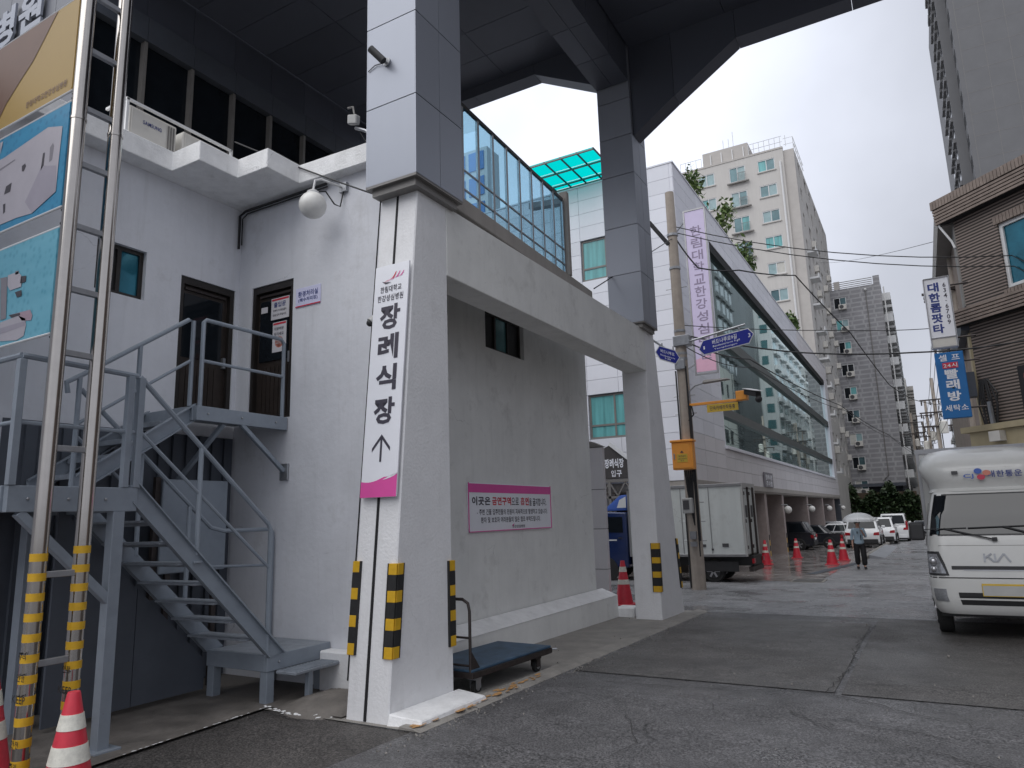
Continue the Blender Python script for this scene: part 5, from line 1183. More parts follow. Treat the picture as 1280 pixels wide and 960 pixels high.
for k, (dx, z0, z1) in enumerate(((-.16, 3.6, 5.6), (.13, .6, 5.7), (.17, 1.0, 4.6), (-.17, -.2, 2.0))): MB().tube([(PX+dx, PY-.12, z0), (PX+dx, PY-.13, z1)], .022, 6).build('conduit', 'cable', up_)
mb = MB()
for k in range(6): mb.tube([(PX-.1+.05*k, PY-.16, 2.85), (PX-.05+.03*k, PY-.2, 2.3+.1*(k % 3)), (PX+.06, PY-.16, 1.4)], .02, 5)
mb.build('loose_cable', 'cable', up_)
for z in (1.0, 1.5, 2.0, 4.4, 4.9, 8.0): MB().tube([(PX-.3, PY, z), (PX+.3, PY, z)], .012, 5).build('step_bolt', 'galv', up_)
mb = MB(); mb.box((PX-.06, PY-.28, 1.05), (PX+.10, PY-.17, 1.25)).box((PX-.07, PY-.25, .86), (PX+.10, PY-.17, .98)); mb.build('junction_box', 'galv', up_)
t = thing('control_box', 'orange metal control box with a small notice strapped to the utility pole', 'control box', (-5.5, 18.9, 2.85))
MB().box((-5.76, 18.72, 2.87), (-5.20, 19.0, 3.60)).build('case', 'orange_box', t, bev=.015); MB().box((-5.79, 18.68, 3.60), (-5.17, 19.02, 3.66)).build('lid', 'orange_box', t, bev=.01)
MB().box((-5.72, 18.705, 2.91), (-5.26, 18.719, 3.56)).build('door', 'orange_box', t, bev=.004)
nn_ = MB().box((-5.62, 18.698, 3.06), (-5.34, 18.704, 3.28)).build('notice', 'plate_yellow', t); text([('접근금지', .05, -5.48, 3.22, .2), ('교통신호제어기', .035, -5.48, 3.15, .24), ('경고', .035, -5.48, 3.10, .1)], 'sign_text', nn_, (0, 18.696, 0), (1, 0, 0), (0, 0, 1))
MB().add([(-5.53, 18.697, 3.31), (-5.43, 18.697, 3.31), (-5.48, 18.697, 3.37)], [(0, 1, 2)]).build('print', 'sign_text', nn_); MB().box((-5.71, 18.69, 3.15), (-5.68, 18.704, 3.3)).build('handle', 'galv', t)
t = thing('meter_box', 'small grey meter box with a dark window on the utility pole', 'meter box', (-5.5, 18.9, 1.75))
MB().box((-5.61, 18.80, 1.72), (-5.34, 18.98, 2.12)).build('case', 'meter_grey', t, bev=.02); MB().box((-5.58, 18.79, 1.82), (-5.42, 18.799, 2.06)).build('window', 'ac_dark', t)
# street name signs
RG = 'blue street name signs on the utility pole'
def road_sign(label, o, rt, w, h, items, arm0, arm1, nums=None):
    t = thing('street_sign', label, 'street sign', o, RG); o = Vector(o); rt = Vector(rt).normalized(); up = Vector((0, 0, 1)); n = rt.cross(up)
    q = lambda u, v, d=0: tuple(o+rt*u+up*v+n*d)
    c = .13*h/.4
    MB().prism([q(0, h*.45), q(c, 0), q(w-c, 0), q(w, h*.55), q(w-c, h), q(c, h)], n*.02).build('board', 'frame_white', t, bev=.003)
    m = .025; b = poly([q(m, h*.45, .024), q(c+.01, m, .024), q(w-c-.01, m, .024), q(w-m, h*.55, .024), q(w-c-.01, h-m, .024), q(c+.01, h-m, .024)], 'road_blue', t, 'blue_face')
    for s, sz, u, v, fw in items: text([(s, sz, u, v, fw)], 'sign_white', t, tuple(o+n*.027), rt, up)
    MB().tube([arm0, arm1], .03, 8).build('arm', 'galv', t, smooth=True)
    for u in (.3*w, .75*w): MB().bar(q(u, h-.01, .01), q(u, h+.09, .01), .03).build('hanger', 'galv', t)
o_ = (-4.90, 18.96, 5.82); rt_ = Vector((1, .0, .05))
road_sign('larger blue street name sign reaching right from the utility pole', (-4.88, 18.96, 5.90), (1, -.02, .12), 1.50, .42, [('버드나루로9길', .13, .72, .29, .66), ('Beodeunaru-ro 9-gil', .07, .76, .17, .72), ('Yeongdeungpo', .05, .74, .085, .62), ('1', .09, .16, .2, .04), ('3', .11, 1.38, .22, .06)], (PX+.1, PY-.1, 6.36), (-3.6, 18.94, 6.60))
road_sign('smaller blue street name sign reaching left behind the far column', (-6.00, 18.62, 5.95), (.83, .56, -.32), .72, .40, [('버드나루로', .10, .36, .26, .40), ('Beodeunaru-ro', .05, .36, .15, .42), ('1-30', .05, .36, .08, .16)], (-6.05, 18.62, 6.48), (PX-.02, PY-.1, 5.95))
# traffic camera arm
t = thing('camera_arm', 'orange bracket arm with a black traffic camera and yellow notice board', 'traffic camera', (PX, PY, 4.6))
MB().bar((PX+.13, PY-.08, 4.62), (-3.85, PY-.12, 4.62), .07, .07).build('arm', 'orange_box', t, bev=.008); MB().box((-4.0, PY-.24, 4.60), (-3.72, PY+.0, 4.84)).build('mount', 'orange_box', t, bev=.01)
mb = MB(); mb.hexa([(-3.78, PY-.30, 4.72), (-3.45, PY-.48, 4.60), (-3.33, PY-.34, 4.60), (-3.66, PY-.16, 4.72)], [(-3.78, PY-.30, 4.86), (-3.45, PY-.48, 4.74), (-3.33, PY-.34, 4.74), (-3.66, PY-.16, 4.86)]); mb.build('camera_housing', 'cable', t, bev=.01)
MB().hexa([(-3.80, PY-.32, 4.865), (-3.40, PY-.54, 4.735), (-3.27, PY-.36, 4.735), (-3.64, PY-.14, 4.865)], [(-3.80, PY-.32, 4.885), (-3.40, PY-.54, 4.755), (-3.27, PY-.36, 4.755), (-3.64, PY-.14, 4.885)]).build('sunshield', 'frame_white', t); MB().sphere((-3.40, PY-.40, 4.54), .09, 10, 8).build('flash_unit', 'cable', t)
MB().box((-4.80, PY-.135, 4.36), (-3.98, PY-.115, 4.57)).build('notice_board', 'plate_yellow', t); text([('단속카메라작동중', .12, -4.39, 4.465, .66)], 'sign_text', t, (0, PY-.138, 0), (1, 0, 0), (0, 0, 1))
MB().tube([(PX+.2, PY-.1, 4.58), (PX+.24, PY-.1, 4.35), (PX+.05, PY-.12, 4.15)], .02, 6).build('cable_loop', 'cable', t)
t = thing('street_lamp', 'slim street lamp head on a short curved arm below the lilac banner', 'street lamp', (PX, PY, 5))
MB().tube([(PX+.15, PY-.1, 4.75), (PX+.18, PY-.12, 5.0), (PX+.35, PY-.15, 5.12), (-4.75, PY-.2, 5.18)], .022, 8).build('arm', 'galv', t, smooth=True); MB().hexa([(-4.85, PY-.30, 5.14), (-4.1, PY-.32, 5.17), (-4.1, PY-.12, 5.17), (-4.85, PY-.10, 5.14)], [(-4.8, PY-.26, 5.24), (-4.2, PY-.28, 5.22), (-4.2, PY-.16, 5.22), (-4.8, PY-.14, 5.24)]).build('head', 'frame_grey', t, bev=.02)
# lilac vertical banner on the hospital corner
t = thing('vertical_banner', 'long lilac vertical banner with grey lettering fixed to the hospital corner', 'banner', (-5.75, 23.3, 6.2))
BX0, BX1, BY, BZ0, BZ1 = -6.12, -5.46, 23.3, 6.33, 12.02
MB().box((BX0, BY, BZ0), (BX1, BY+.02, BZ1)).build('sheet', 'banner_lilac', t); poly([(BX0, BY-.003, BZ0), (BX1, BY-.003, BZ0), (BX1, BY-.003, BZ0+.62), (BX0, BY-.003, BZ0+.42)], 'banner_rose', t)
for i, c in enumerate('한림대학교한강성심병원'): text([(c, .36, -5.78, BZ1-.75-i*.435, .38)], 'lilac_text', t, (0, BY-.004, 0), (1, 0, 0), (0, 0, 1))
mb = MB(); mb.bar((BX0-.03, BY+.01, BZ0-.1), (BX0-.03, BY+.01, BZ1+.05), .05); mb.bar((BX1+.03, BY+.01, BZ0-.1), (BX1+.03, BY+.01, BZ1+.05), .05)
for z in (BZ0-.08, BZ1+.03): mb.bar((BX0, BY+.01, z), (BX1, BY+.01, z), .05)
for z in (BZ0+.3, BZ1-.3): mb.bar((BX0, BY+.01, z), (-6.66, YH+.1, z), .04)
mb.build('frame', 'frame_alu', t)

# ================================================================== CABLES
def cable(label, pts, r=.016, sag=.0, grp='overhead cables along the street', sub=8):
    P_ = []
    for (a, b) in zip(pts, pts[1:]):
        a = Vector(a); b = Vector(b)
        for i in range(sub): u = i/sub; p = a.lerp(b, u); p.z -= sag*4*u*(1-u); P_.append(p)
    P_.append(Vector(pts[-1])); o = MB().tube(P_, r, 5).build('overhead_cable', 'cable', None, smooth=True)
    return tag(o, label, 'cable', grp)

bb = thing('blue_building', 'blue glass building seen through the glass screen on the beam', 'building', (-45, 60, 0))
MB().box((-62, 60, -2), (-36.3, 62.5, 41)).build('body', 'frame_white', bb)
for f in range(6, 14):
    for k in range(4): piece('window_pane', 'blue_pane', bb, (-38.6-k*2.4, 59.9, .8+f*2.9), (-36.7-k*2.4, 59.99, 2.9+f*2.9))
cable('thin cable from the pole top across to the brick house, upper of two', [(PX+.1, PY, 9.83), (2.6, 21.0, 7.83), (4.2, 20, 7.2)], .014, .35)
cable('thin cable from the pole top across to the brick house, lower of two', [(PX+.1, PY, 9.65), (2.6, 21.0, 7.55), (4.2, 20, 6.9)], .014, .33)
cable('thick black cable drooping from the pole and bending down the street', [(PX+.1, PY, 9.45), (-4.85, 19.5, 8.6), (-3.9, 20.4, 8.60), (-3.0, 25.4, 9.71), (-1.9, 32.0, 8.9), (-.9, 40, 7.75), (.1, 48, 7.9), (1.9, 62, 9.1)], .022, .05)
cable('thick black cable crossing level from the pole to the brick house', [(PX+.1, PY, 6.62), (-2.6, 20.3, 5.95), (.2, 20.7, 5.62), (2.5, 20.6, 5.56), (4.0, 20, 5.5)], .022, .05)
cable('thin cable crossing from the pole behind the white shop sign', [(PX+.1, PY, 6.90), (-1.5, 22.4, 6.85), (1.2, 24.6, 7.0)], .012, .05)
cable('black cable running down the street past the mirrored windows', [(PX+.1, PY, 6.45), (-4.9, 26, 7.1), (-3.4, 42, 7.2), (-1.9, 60, 7.05), (.3, 92, 7.2)], .022, .12)
cable('second black cable running down the street below the first', [(PX+.1, PY, 6.3), (-4.8, 26, 6.8), (-3.2, 42, 6.9), (-1.6, 60, 6.7), (.5, 92, 6.8)], .014, .2)
cable('very thin line high over the street between the apartment blocks', [(-7.8, 90, 31), (1.6, 30, 11.5), (1.7, 23, 9.0)], .012, .3)
cable('stay wire from the pole down to the end of the glass screen', [(PX, PY, 9.5), (-4.72, 11.4, 5.75)], .012, .0)
cable('thin wire from the sawtooth parapet to the foot of the near pier', [(-7.7, 6.0, 6.97), (-5.08, 6.0, 5.47), (-4.9, 5.72, 5.36)], .010, .02)
cable('pair of wires running down the street beside the blue shop sign', [(1.0, 30, 5.5), (1.2, 62, 7.4), (1.4, 110, 8.5)], .012, .2)

# ---------------------------------------------------------------- street poles farther on
def street_pole(label, x, y, h, arms, rr=.16, tr=0):
    t = thing('utility_pole', label, 'utility pole', (x, y, gz(y)), 'utility poles farther down the street')
    MB().tube([(x, y, gz(y)-.1), (x, y, h)], [rr, rr*.65], 12).build('shaft', 'pole_concrete', t, smooth=True)
    for i, (z, w) in enumerate(arms):
        a = MB().box((x-w, y-.2, z), (x+w, y-.1, z+.09)).build('cross_arm', 'cart_steel', t)
        for k in range(4): u = -w+.1+k*(2*w-.2)/3; MB().lathe((x+u, y-.15, z-.32), [(.03, 0), (.06, .05), (.035, .12), (.06, .18), (.03, .31)], 8).build('insulator', 'cart_steel', a)
    for k in range(tr): MB().lathe((x+.35*(-1)**k, y-.35, h-4.0-.9*k), [(.02, 0), (.26, .02), (.28, .8), (.1, .9)], 12).build('transformer', 'ac_white', t)
    MB().tube([(x+.2, y-.15, gz(y)), (x+.2, y-.15, h-2)], .035, 6).build('conduit', 'cable', t)
    return t
street_pole('concrete pole with crossarms just behind the shop signs', 1.55, 25.2, 9.6, [(8.25, .75), (7.35, .6)], .15)
street_pole('concrete pole with a transformer beside the brick house', 1.75, 33.0, 11.0, [(10.2, .9), (8.0, .8), (7.2, .7)], .17, 1)
street_pole('first of the poles receding on the right side of the street', 1.35, 58, 10.6, [(9.0, .9), (8.1, 1.0), (7.1, .9)], .17, 1)
street_pole('middle pole receding on the right side of the street', 1.1, 82, 12, [(10.5, 1.0), (9.4, 1.1), (8.4, 1.0)], .18, 2)
street_pole('farthest pole receding on the right side of the street', .9, 112, 13, [(11.5, 1.2), (10.2, 1.2), (8.8, 1.2)], .2, 2)
street_pole('leaning dark pole near the hedge on the left side of the street', -.35, 96, 12.5, [(11.3, 1.1), (10.0, 1.1)], .2, 1)
street_pole('thin pole beyond the hedge on the left side of the street', .1, 130, 14, [(12.5, 1.3), (11.0, 1.3)], .2, 2)

for k, (nm, z) in enumerate((('top', 0), ('second', 1), ('third', 2), ('fourth', 3), ('fifth', 4), ('lowest', 5))):
    cable('%s of the wires strung between the crossarms down the right side' % nm, [(1.2+.12*k, 33, 10.1-.62*z), (1.0+.1*k, 58, 8.95-.45*z), (.8+.1*k, 82, 10.3-.5*z), (.6+.1*k, 112, 11.3-.6*z)], .014, .35, 'wires between the far poles')
# ---------------------------------------------------------------- fittings on the near building
t = thing('wall_lamp', 'large white globe lamp on a bent arm under the white parapet', 'lamp', (-6.03, 5.85, 5.55))
MB().sphere((-6.03, 5.85, 5.55), .165, 24, 16).build('globe', 'lamp_globe', t, smooth=True); MB().lathe((-6.03, 5.85, 5.70), [(.07, 0), (.075, .02), (.03, .05)], 16).build('collar', 'pipe_white', t)
MB().tube([(-6.03, 5.85, 5.74), (-6.02, 5.87, 5.88), (-5.98, 5.93, 5.91), (-5.84, 6.19, 5.86)], .014, 8).build('arm', 'pipe_white', t, smooth=True)
MB().tube([(-6.0, 5.87, 5.73), (-5.95, 5.98, 5.76), (-5.90, 6.08, 5.62), (-5.86, 6.14, 5.60), (-5.84, 6.18, 5.84)], .009, 6).build('wire', 'cable', t, smooth=True); MB().box((-5.90, 6.15, 5.80), (-5.78, 6.198, 5.92)).build('base_plate', 'galv', t)
t = thing('floodlight', 'small square floodlight on a bracket at the left of the near pier', 'floodlight', (-5.1, 5.75, 6.0))
MB().tube([(-4.94, 5.72, 6.02), (-5.08, 5.72, 6.17), (-5.22, 5.70, 6.24)], .02, 6).build('arm', 'galv', t); MB().hexa([(-5.30, 5.64, 6.29), (-5.17, 5.65, 6.26), (-5.17, 5.72, 6.27), (-5.30, 5.71, 6.30)], [(-5.29, 5.63, 6.40), (-5.16, 5.64, 6.37), (-5.16, 5.72, 6.38), (-5.29, 5.71, 6.41)]).build('head', 'meter_grey', t, bev=.01)
MB().tube([(-5.26, 5.72, 6.44), (-5.28, 5.72, 6.54), (-5.36, 5.72, 6.55)], .012, 6).build('sensor', 'frame_grey', t); MB().tube([(-5.2, 5.72, 6.24), (-5.12, 5.76, 6.08), (-4.94, 5.74, 5.94)], .010, 6).build('wire', 'cable', t)
t = thing('security_camera', 'black bullet camera fixed to the upper left face of the near pier', 'camera', (-4.66, 5.55, 6.8))
MB().lathe((-4.63, 5.535, 6.78), [(.05, 0), (.05, .025)], 12, 'y').build('base', 'galv', t); MB().tube([(-4.64, 5.54, 6.78), (-4.65, 5.46, 6.80)], .018, 8).build('joint', 'galv', t); MB().tube([(-4.62, 5.48, 6.75), (-4.74, 5.40, 6.90)], .042, 12).build('body', 'plastic_black', t, smooth=True)
MB().tube([(-4.66, 5.54, 6.78), (-4.80, 5.545, 6.80), (-4.90, 5.55, 6.76)], .006, 5).build('wire', 'cable', t)
t = thing('dome_camera', 'small grey camera peeking from behind the funeral hall sign', 'camera', (-4.86, 5.62, 3.85)); MB().tube([(-4.82, 5.66, 3.9), (-4.87, 5.58, 3.82)], .05, 12).build('body', 'meter_grey', t, smooth=True); MB().sphere((-4.872, 5.575, 3.815), .038, 10, 8).build('lens', 'plastic_black', t)
PG = 'outdoor units behind the sawtooth parapet'
def roof_ac(label, y0, y1, brand):
    t = thing('air_conditioner', label, 'air conditioner', (-7.8, y0, 6.28), PG)
    MB().box((-7.98, y0, 6.285), (-7.62, y1, 6.70)).build('casing', 'ac_white', t, bev=.012); MB().box((-7.619, y0+.03, 6.31), (-7.61, y0+.45*(y1-y0)+.2, 6.67)).build('front_panel', 'ac_white', t, bev=.003)
    for k in range(3): MB().box((-7.618, y1-.12+k*.035, 6.31), (-7.606, y1-.105+k*.035, 6.66)).build('louvre', 'frame_grey', t)
    if brand: text([('SAMSUNG', .05, (y0+y1)/2-.02, 6.55, .24)], 'sign_navy', t, (-7.604, 0, 0), (0, 1, 0), (0, 0, 1), bold=.02)
roof_ac('beige outdoor air conditioner with dark blue lettering behind the parapet', 4.45, 5.07, True); roof_ac('plain beige outdoor air conditioner to the right of the lettered one behind the parapet', 5.16, 5.72, False)
t = thing('unit_rack', 'white angle frame holding the outdoor units behind the parapet', 'rack', (-7.6, 4.4, 6.28))
for a, b in (((-7.58, 4.40, 6.28), (-7.58, 4.40, 6.74)), ((-7.58, 4.38, 6.73), (-7.58, 5.85, 6.73)), ((-8.0, 4.40, 6.73), (-7.58, 4.40, 6.73)), ((-7.58, 5.85, 6.28), (-7.58, 5.85, 6.74))): MB().bar(a, b, .03, .03).build('angle', 'pipe_white', t)
t = thing('handrail', 'bent steel handrail on the terrace edge above the parapet', 'handrail', (-7.6, 5.6, 6.9)); MB().tube([(-8.6, 6.2, 6.9), (-8.5, 6.5, 6.95), (-8.5, 7.0, 6.92), (-8.55, 7.3, 6.85), (-8.55, 7.3, 6.28)], .018, 8).build('bar', 'frame_white', t, smooth=True)

# ---------------------------------------------------------------- traffic cones
CG = 'red and white traffic cones'
def cone(label, x, y, h, r, bands, z=None, group=CG):
    z = gz(y)+.012 if z is None else z; t = thing('traffic_cone', label, 'traffic cone', (x, y, z), group); rt = r*.24
    MB().box((x-r*1.18, y-r*1.18, z), (x+r*1.18, y+r*1.18, z+.035)).build('base', 'cone_red', t, bev=.012)
    R_ = lambda u: r+(rt-r)*u
    MB().lathe((x, y, z), [(R_(0), .035), (R_(.5), .035+(h-.035)*.5), (rt, h-.01), (rt*.9, h), (rt*.6, h)], 24).build('body', 'cone_red', t, smooth=True)
    for a, b in bands: MB().lathe((x, y, z), [(R_(a)+.003, .035+(h-.035)*a), (R_(b)+.003, .035+(h-.035)*b)], 24).build('reflective_band', 'cone_white', t, smooth=True)
cone('large red and white cone in front of the yellow banded posts', -5.0, 2.85, .70, .165, [(.36, .52), (.66, .80)])
cone('red and white cone cut by the left edge in front of the steel posts', -5.97, 2.80, .78, .18, [(.36, .52), (.66, .80)])
cone('red and white cone between the white plinth and the far column', -5.88, 14.98, .93, .19, [(.45, .56), (.74, .86)])
cone('red and white cone nearest the white truck tailgate', -5.85, 30.6, .92, .20, [(.50, .60), (.78, .88)])
cone('red and white cone half hidden behind the one nearest the truck', -6.4, 33.5, .9, .20, [(.50, .60), (.78, .88)])
cone('red and white cone alone in front of the black parked car', -5.51, 36.2, .9, .20, [(.50, .60), (.78, .88)])
cone('red and white cone at the lot edge, left of the close pair', -3.45, 31.0, .95, .21, [(.50, .60), (.78, .88)])
cone('red and white cone at the lot edge, right of the close pair beside the person', -3.33, 34.2, .92, .21, [(.50, .60), (.78, .88)])

# ---------------------------------------------------------------- platform cart
an = R(-4); ca, sa = math.cos(an), math.sin(an); CO = Vector((-4.64, 7.37, gz(7.3)))
t = thing('platform_cart', 'low blue decked platform cart with a bent steel handle beside the column', 'cart', CO, rz=an)
MB().box((-.40, -.80, .235), (.40, .80, .262)).build('deck', 'cart_deck', t, bev=.01, seg=2)
MB().box((-.41, -.81, .175), (.41, -.77, .234)).box((-.41, .77, .175), (.41, .81, .234)).box((-.41, -.77, .175), (-.37, .77, .234)).box((.37, -.77, .175), (.41, .77, .234)).build('frame', 'cart_steel', t, bev=.004)
MB().tube([(.37, -.79, .2), (.37, -.79, .85), (.35, -.79, .93), (.28, -.79, .97), (-.28, -.79, .97), (-.35, -.79, .93), (-.37, -.79, .85), (-.37, -.79, .2)], .017, 10).build('handle', 'cart_steel', t, smooth=True)
for z in (.58, .30): MB().tube([(-.37, -.79, z), (.37, -.79, z)], .012, 8).build('cross_bar', 'cart_steel', t)
for x in (-.37, .37): MB().prism([(x-.012, -.78, .24), (x-.012, -.62, .24), (x-.012, -.78, .44)], (.024, 0, 0)).build('gusset', 'cart_steel', t)
for i, (x, y) in enumerate(((.34, -.68), (-.34, -.68), (.34, .52), (-.34, .52))):
    c = MB().box((x-.05, y-.06, .15), (x+.05, y+.06, .174)).box((x-.045, y-.03, .06), (x-.036, y+.05, .15)).box((x+.036, y-.03, .06), (x+.045, y+.05, .15)).build('castor', 'galv' if i < 2 else 'cart_steel', t)
    MB().lathe((x-.028, y+.02, .068), [(.045, 0), (.068, .006), (.068, .050), (.045, .056)], 18, 'x').build('wheel', 'tyre', c, smooth=True); MB().lathe((x-.032, y+.02, .068), [(.035, 0), (.035, .064)], 14, 'x').build('hub', 'galv', c)
MB().tube([(.38, .80, .215), (.44, .86, .215), (.40, .88, .21)], .012, 6).build('hook', 'galv', t)

# ---------------------------------------------------------------- things set in the road
t = thing('drain_grate', 'dark drain channel cover along the edge of the forecourt', 'drain', (-3.1, 28.5, gz(28.5)))
for i in range(14): 
    u = i/14; w = (i+1)/14; x = lambda s: -3.5+.84*s; y = lambda s: 25.4+6.9*s
    MB().add([(x(u)-.16, y(u), gz(y(u))+.02), (x(u)+.16, y(u), gz(y(u))+.02), (x(w)+.16, y(w)-.05, gz(y(w))+.02), (x(w)-.16, y(w)-.05, gz(y(w))+.02)], [(0, 1, 2, 3)]).build('grate_plate', 'dark_wall', t)
t = thing('kerb_ramp', 'pair of chequered steel ramp plates against the forecourt kerb', 'ramp', (-2.1, 42, gz(42)))
for a in (36.4, 41.5, 46.6): MB().hexa([(-2.5, a, gz(a)), (-1.85, a, gz(a)), (-1.85, a+5, gz(a+5)), (-2.5, a+5, gz(a+5))], [(-2.5, a, gz(a)+.15), (-1.9, a, gz(a)+.02), (-1.9, a+5, gz(a+5)+.02), (-2.5, a+5, gz(a+5)+.15)]).build('plate', 'galv', t)
t = thing('forecourt_kerb', 'pale concrete kerb between the forecourt and the street', 'kerb', (-2.7, 50, gz(50)))
for i in range(22): a = 32.6+i*1.6; MB().box((-2.72, a, gz(a)-.1), (-2.51, a+1.58, gz(a)+.13)).build('kerb_stone', 'concrete', t, bev=.02)
t = thing('manhole_cover', 'rectangular manhole cover set in the street in front of the forecourt', 'manhole cover', (-3.2, 22.6, gz(22.6)))
MB().box((-3.65, 22.1, gz(22.6)-.02), (-2.75, 23.1, gz(22.6)+.018)).build('rim', 'concrete', t); MB().box((-3.58, 22.2, gz(22.6)), (-2.82, 23.0, gz(22.6)+.026)).build('lid', 'asphalt_patch', t)

# ================================================================== VEHICLES
def wheel(par, x, y, r, w, rim='rim'):
    s = 1 if x > 0 else -1
    c = MB().lathe((x-w/2, y, r), [(r*.62, 0), (r*.93, .0), (r, w*.12), (r, w*.88), (r*.93, w), (r*.62, w)], 28, 'x').build('wheel', 'tyre', par, smooth=True)
    mb = MB(); xo = x+s*(w*.5-.010); mb.lathe((xo-.02, y, r), [(r*.66, 0), (r*.66, .04)], 24, 'x'); mb.mat(1)
    mb.lathe((xo+s*.022-.005, y, r), [(r*.14, 0), (r*.14, .012)], 10, 'x')
    for k in range(5):
        a = 2*math.pi*k/5+.3; mb.bar((xo+s*.024, y+math.cos(a)*r*.1, r+math.sin(a)*r*.1), (xo+s*.024, y+math.cos(a)*r*.62, r+math.sin(a)*r*.62), r*.17, .012, (1, 0, 0))
    mb.build('rim', ['plastic_black', rim], c); return c
def car(label, cat, loc, rz, paint, kind='suv', L=4.6, W_=1.86, H=1.68, name='parked_car', group='cars parked on the hospital forecourt'):
    t = thing(name, label, cat, loc, group, rz=rz); hw = W_/2; r = .34 if kind != 'sedan' else .33
    zb = .24; belt = H*.60 if kind != 'sedan' else H*.62; f, b = L/2, -L/2
    hood = belt-.03; hl = {'suv': 1.05, 'van': .75, 'sedan': 1.15}[kind]; tl = {'suv': .12, 'van': .06, 'sedan': .75}[kind]
    prof = [(b+.04, zb+.12), (b, zb+.35), (b+.02, belt*.82), (b+.10, belt), (f-hl, belt), (f-hl+.12, hood), (f-.35, hood-.14), (f-.06, hood-.30), (f, zb+.30), (f-.08, zb), (b+.2, zb)]
    # lower body: two profiles lofted so that flanks tumble in slightly
    vs = []
    for x, k in ((-hw+.05, .985), (-hw, 1), (hw, 1), (hw-.05, .985)):
        for (y, z) in prof: vs.append((x, y*k, z if abs(x) < hw else z))
    n = len(prof); fs = [tuple(range(n)), tuple(3*n+i for i in range(n-1, -1, -1))]
    for s in range(3):
        for i in range(n): fs.append((s*n+i, s*n+(i+1) % n, (s+1)*n+(i+1) % n, (s+1)*n+i))
    mb = MB(); mb.add(vs, fs); body = mb.build('body', paint, t, bev=.045, seg=3, smooth=True)
    # cabin
    ws = {'suv': .62, 'van': .55, 'sedan': .75}[kind]; rs = {'suv': .38, 'van': .16, 'sedan': .60}[kind]
    y0, y1 = b+tl, f-hl+.05; z0, z1 = belt-.02, H; tw = hw-.05; rw = hw-.20
    base = [(-tw, y0), (tw, y0), (tw, y1), (-tw, y1)]; roof = [(-rw, y0+rs), (rw, y0+rs), (rw, y1-ws), (-rw, y1-ws)]
    MB().hexa([(x, y, z0) for x, y in base], [(x, y, z1) for x, y in roof]).build('cabin', paint, t, bev=.07, seg=3, smooth=True)
    def lerp(a, b, u): return tuple(a[i]+(b[i]-a[i])*u for i in range(3))
    B3 = [(x, y, z0) for x, y in base]; R3 = [(x, y, z1) for x, y in roof]
    def glass(i, j, u0, u1, v0, v1, nm, off):
        q = []
        for u, v in ((u0, v0), (u1, v0), (u1, v1), (u0, v1)): p = lerp(lerp(B3[i], B3[j], u), lerp(R3[i], R3[j], u), v); q.append(tuple(p[k]+off[k] for k in range(3)))
        MB().prism(q, tuple(-o*1.2 for o in off)).build(nm, 'dark_glass', t)
    glass(0, 1, .07, .93, .14, .86, 'rear_window', (0, -.012, .004)); glass(2, 3, .06, .94, .08, .92, 'windscreen', (0, .012, .004))
    for (i, j, o_) in ((1, 2, .014), (3, 0, -.014)):
        for u0, u1 in ((.07, .34), (.36, .63), (.65, .93)): 
            if i == 3: u0, u1 = 1-u1, 1-u0
            glass(i, j, u0, u1, .12, .84, 'side_window', (o_, 0, 0))
    for x in (-1, 1):
        for y in (f-.85, b+.82):
            MB().lathe((x*(hw-.002)-.006, y, r), [(r*1.14, 0), (r*1.14, .012)], 24, 'x').build('wheel_arch', 'plastic_black', t)
            wheel(t, x*(hw-.055), y, r, .22)
        MB().hexa([(x*(hw-.36), b-.012, belt*.70), (x*(hw-.02), b-.005, belt*.70), (x*(hw-.02), b+.14, belt*.70), (x*(hw-.36), b+.05, belt*.70)], [(x*(hw-.30), b-.008, belt*.70+.17), (x*(hw-.02), b+.0, belt*.70+.2), (x*(hw-.02), b+.16, belt*.70+.2), (x*(hw-.30), b+.06, belt*.70+.17)]).build('tail_light', 'tail_red', t, bev=.012)
        if kind == 'van': MB().box((x*(hw-.16), b-.005, belt*.8), (x*(hw-.01), b+.10, belt+.28)).build('tail_light', 'tail_red', t, bev=.015)
        MB().hexa([(x*(hw-.48), f-.10, hood-.36), (x*(hw-.03), f-.22, hood-.36), (x*(hw-.03), f-.35, hood-.36), (x*(hw-.48), f-.35, hood-.36)], [(x*(hw-.44), f-.17, hood-.22), (x*(hw-.03), f-.32, hood-.20), (x*(hw-.03), f-.42, hood-.20), (x*(hw-.44), f-.42, hood-.22)]).build('headlight', 'head_lens', t, bev=.01)
        MB().box((x*(hw-.03), y1-.35, belt+.02), (x*(hw+.17), y1-.22, belt+.19)).build('mirror', paint, t, bev=.03)
    for x in (-1, 1):
        mb = MB()
        for y in (y1-.15, (y0+y1)/2+.05, y0+.55): mb.box((x*(hw-.004)-.004, y-.006, zb+.16), (x*(hw-.004)+.007*x+.0, y+.006, belt-.03))
        tag(mb.build('door_seam', 'black', t), kind='stuff')
        for y in ((y0+y1)/2+.22, y0+.72): MB().box((x*(hw-.01), y, belt-.14), (x*(hw+.02), y+.16, belt-.11)).build('door_handle', paint, t, bev=.006)
        MB().box((x*(hw-.01), b+.25, zb+.02), (x*(hw+.012), f-.3, zb+.13)).build('side_skirt', 'plastic_black', t, bev=.006)
    MB().box((-hw+.12, b-.03, zb+.05), (hw-.12, b+.1, zb+.30)).build('bumper', 'plastic_black' if kind == 'suv' else paint, t, bev=.02); MB().box((-.26, b-.025, belt*.60), (.26, b+.02, belt*.60+.12)).build('number_plate', 'plate_white', t)
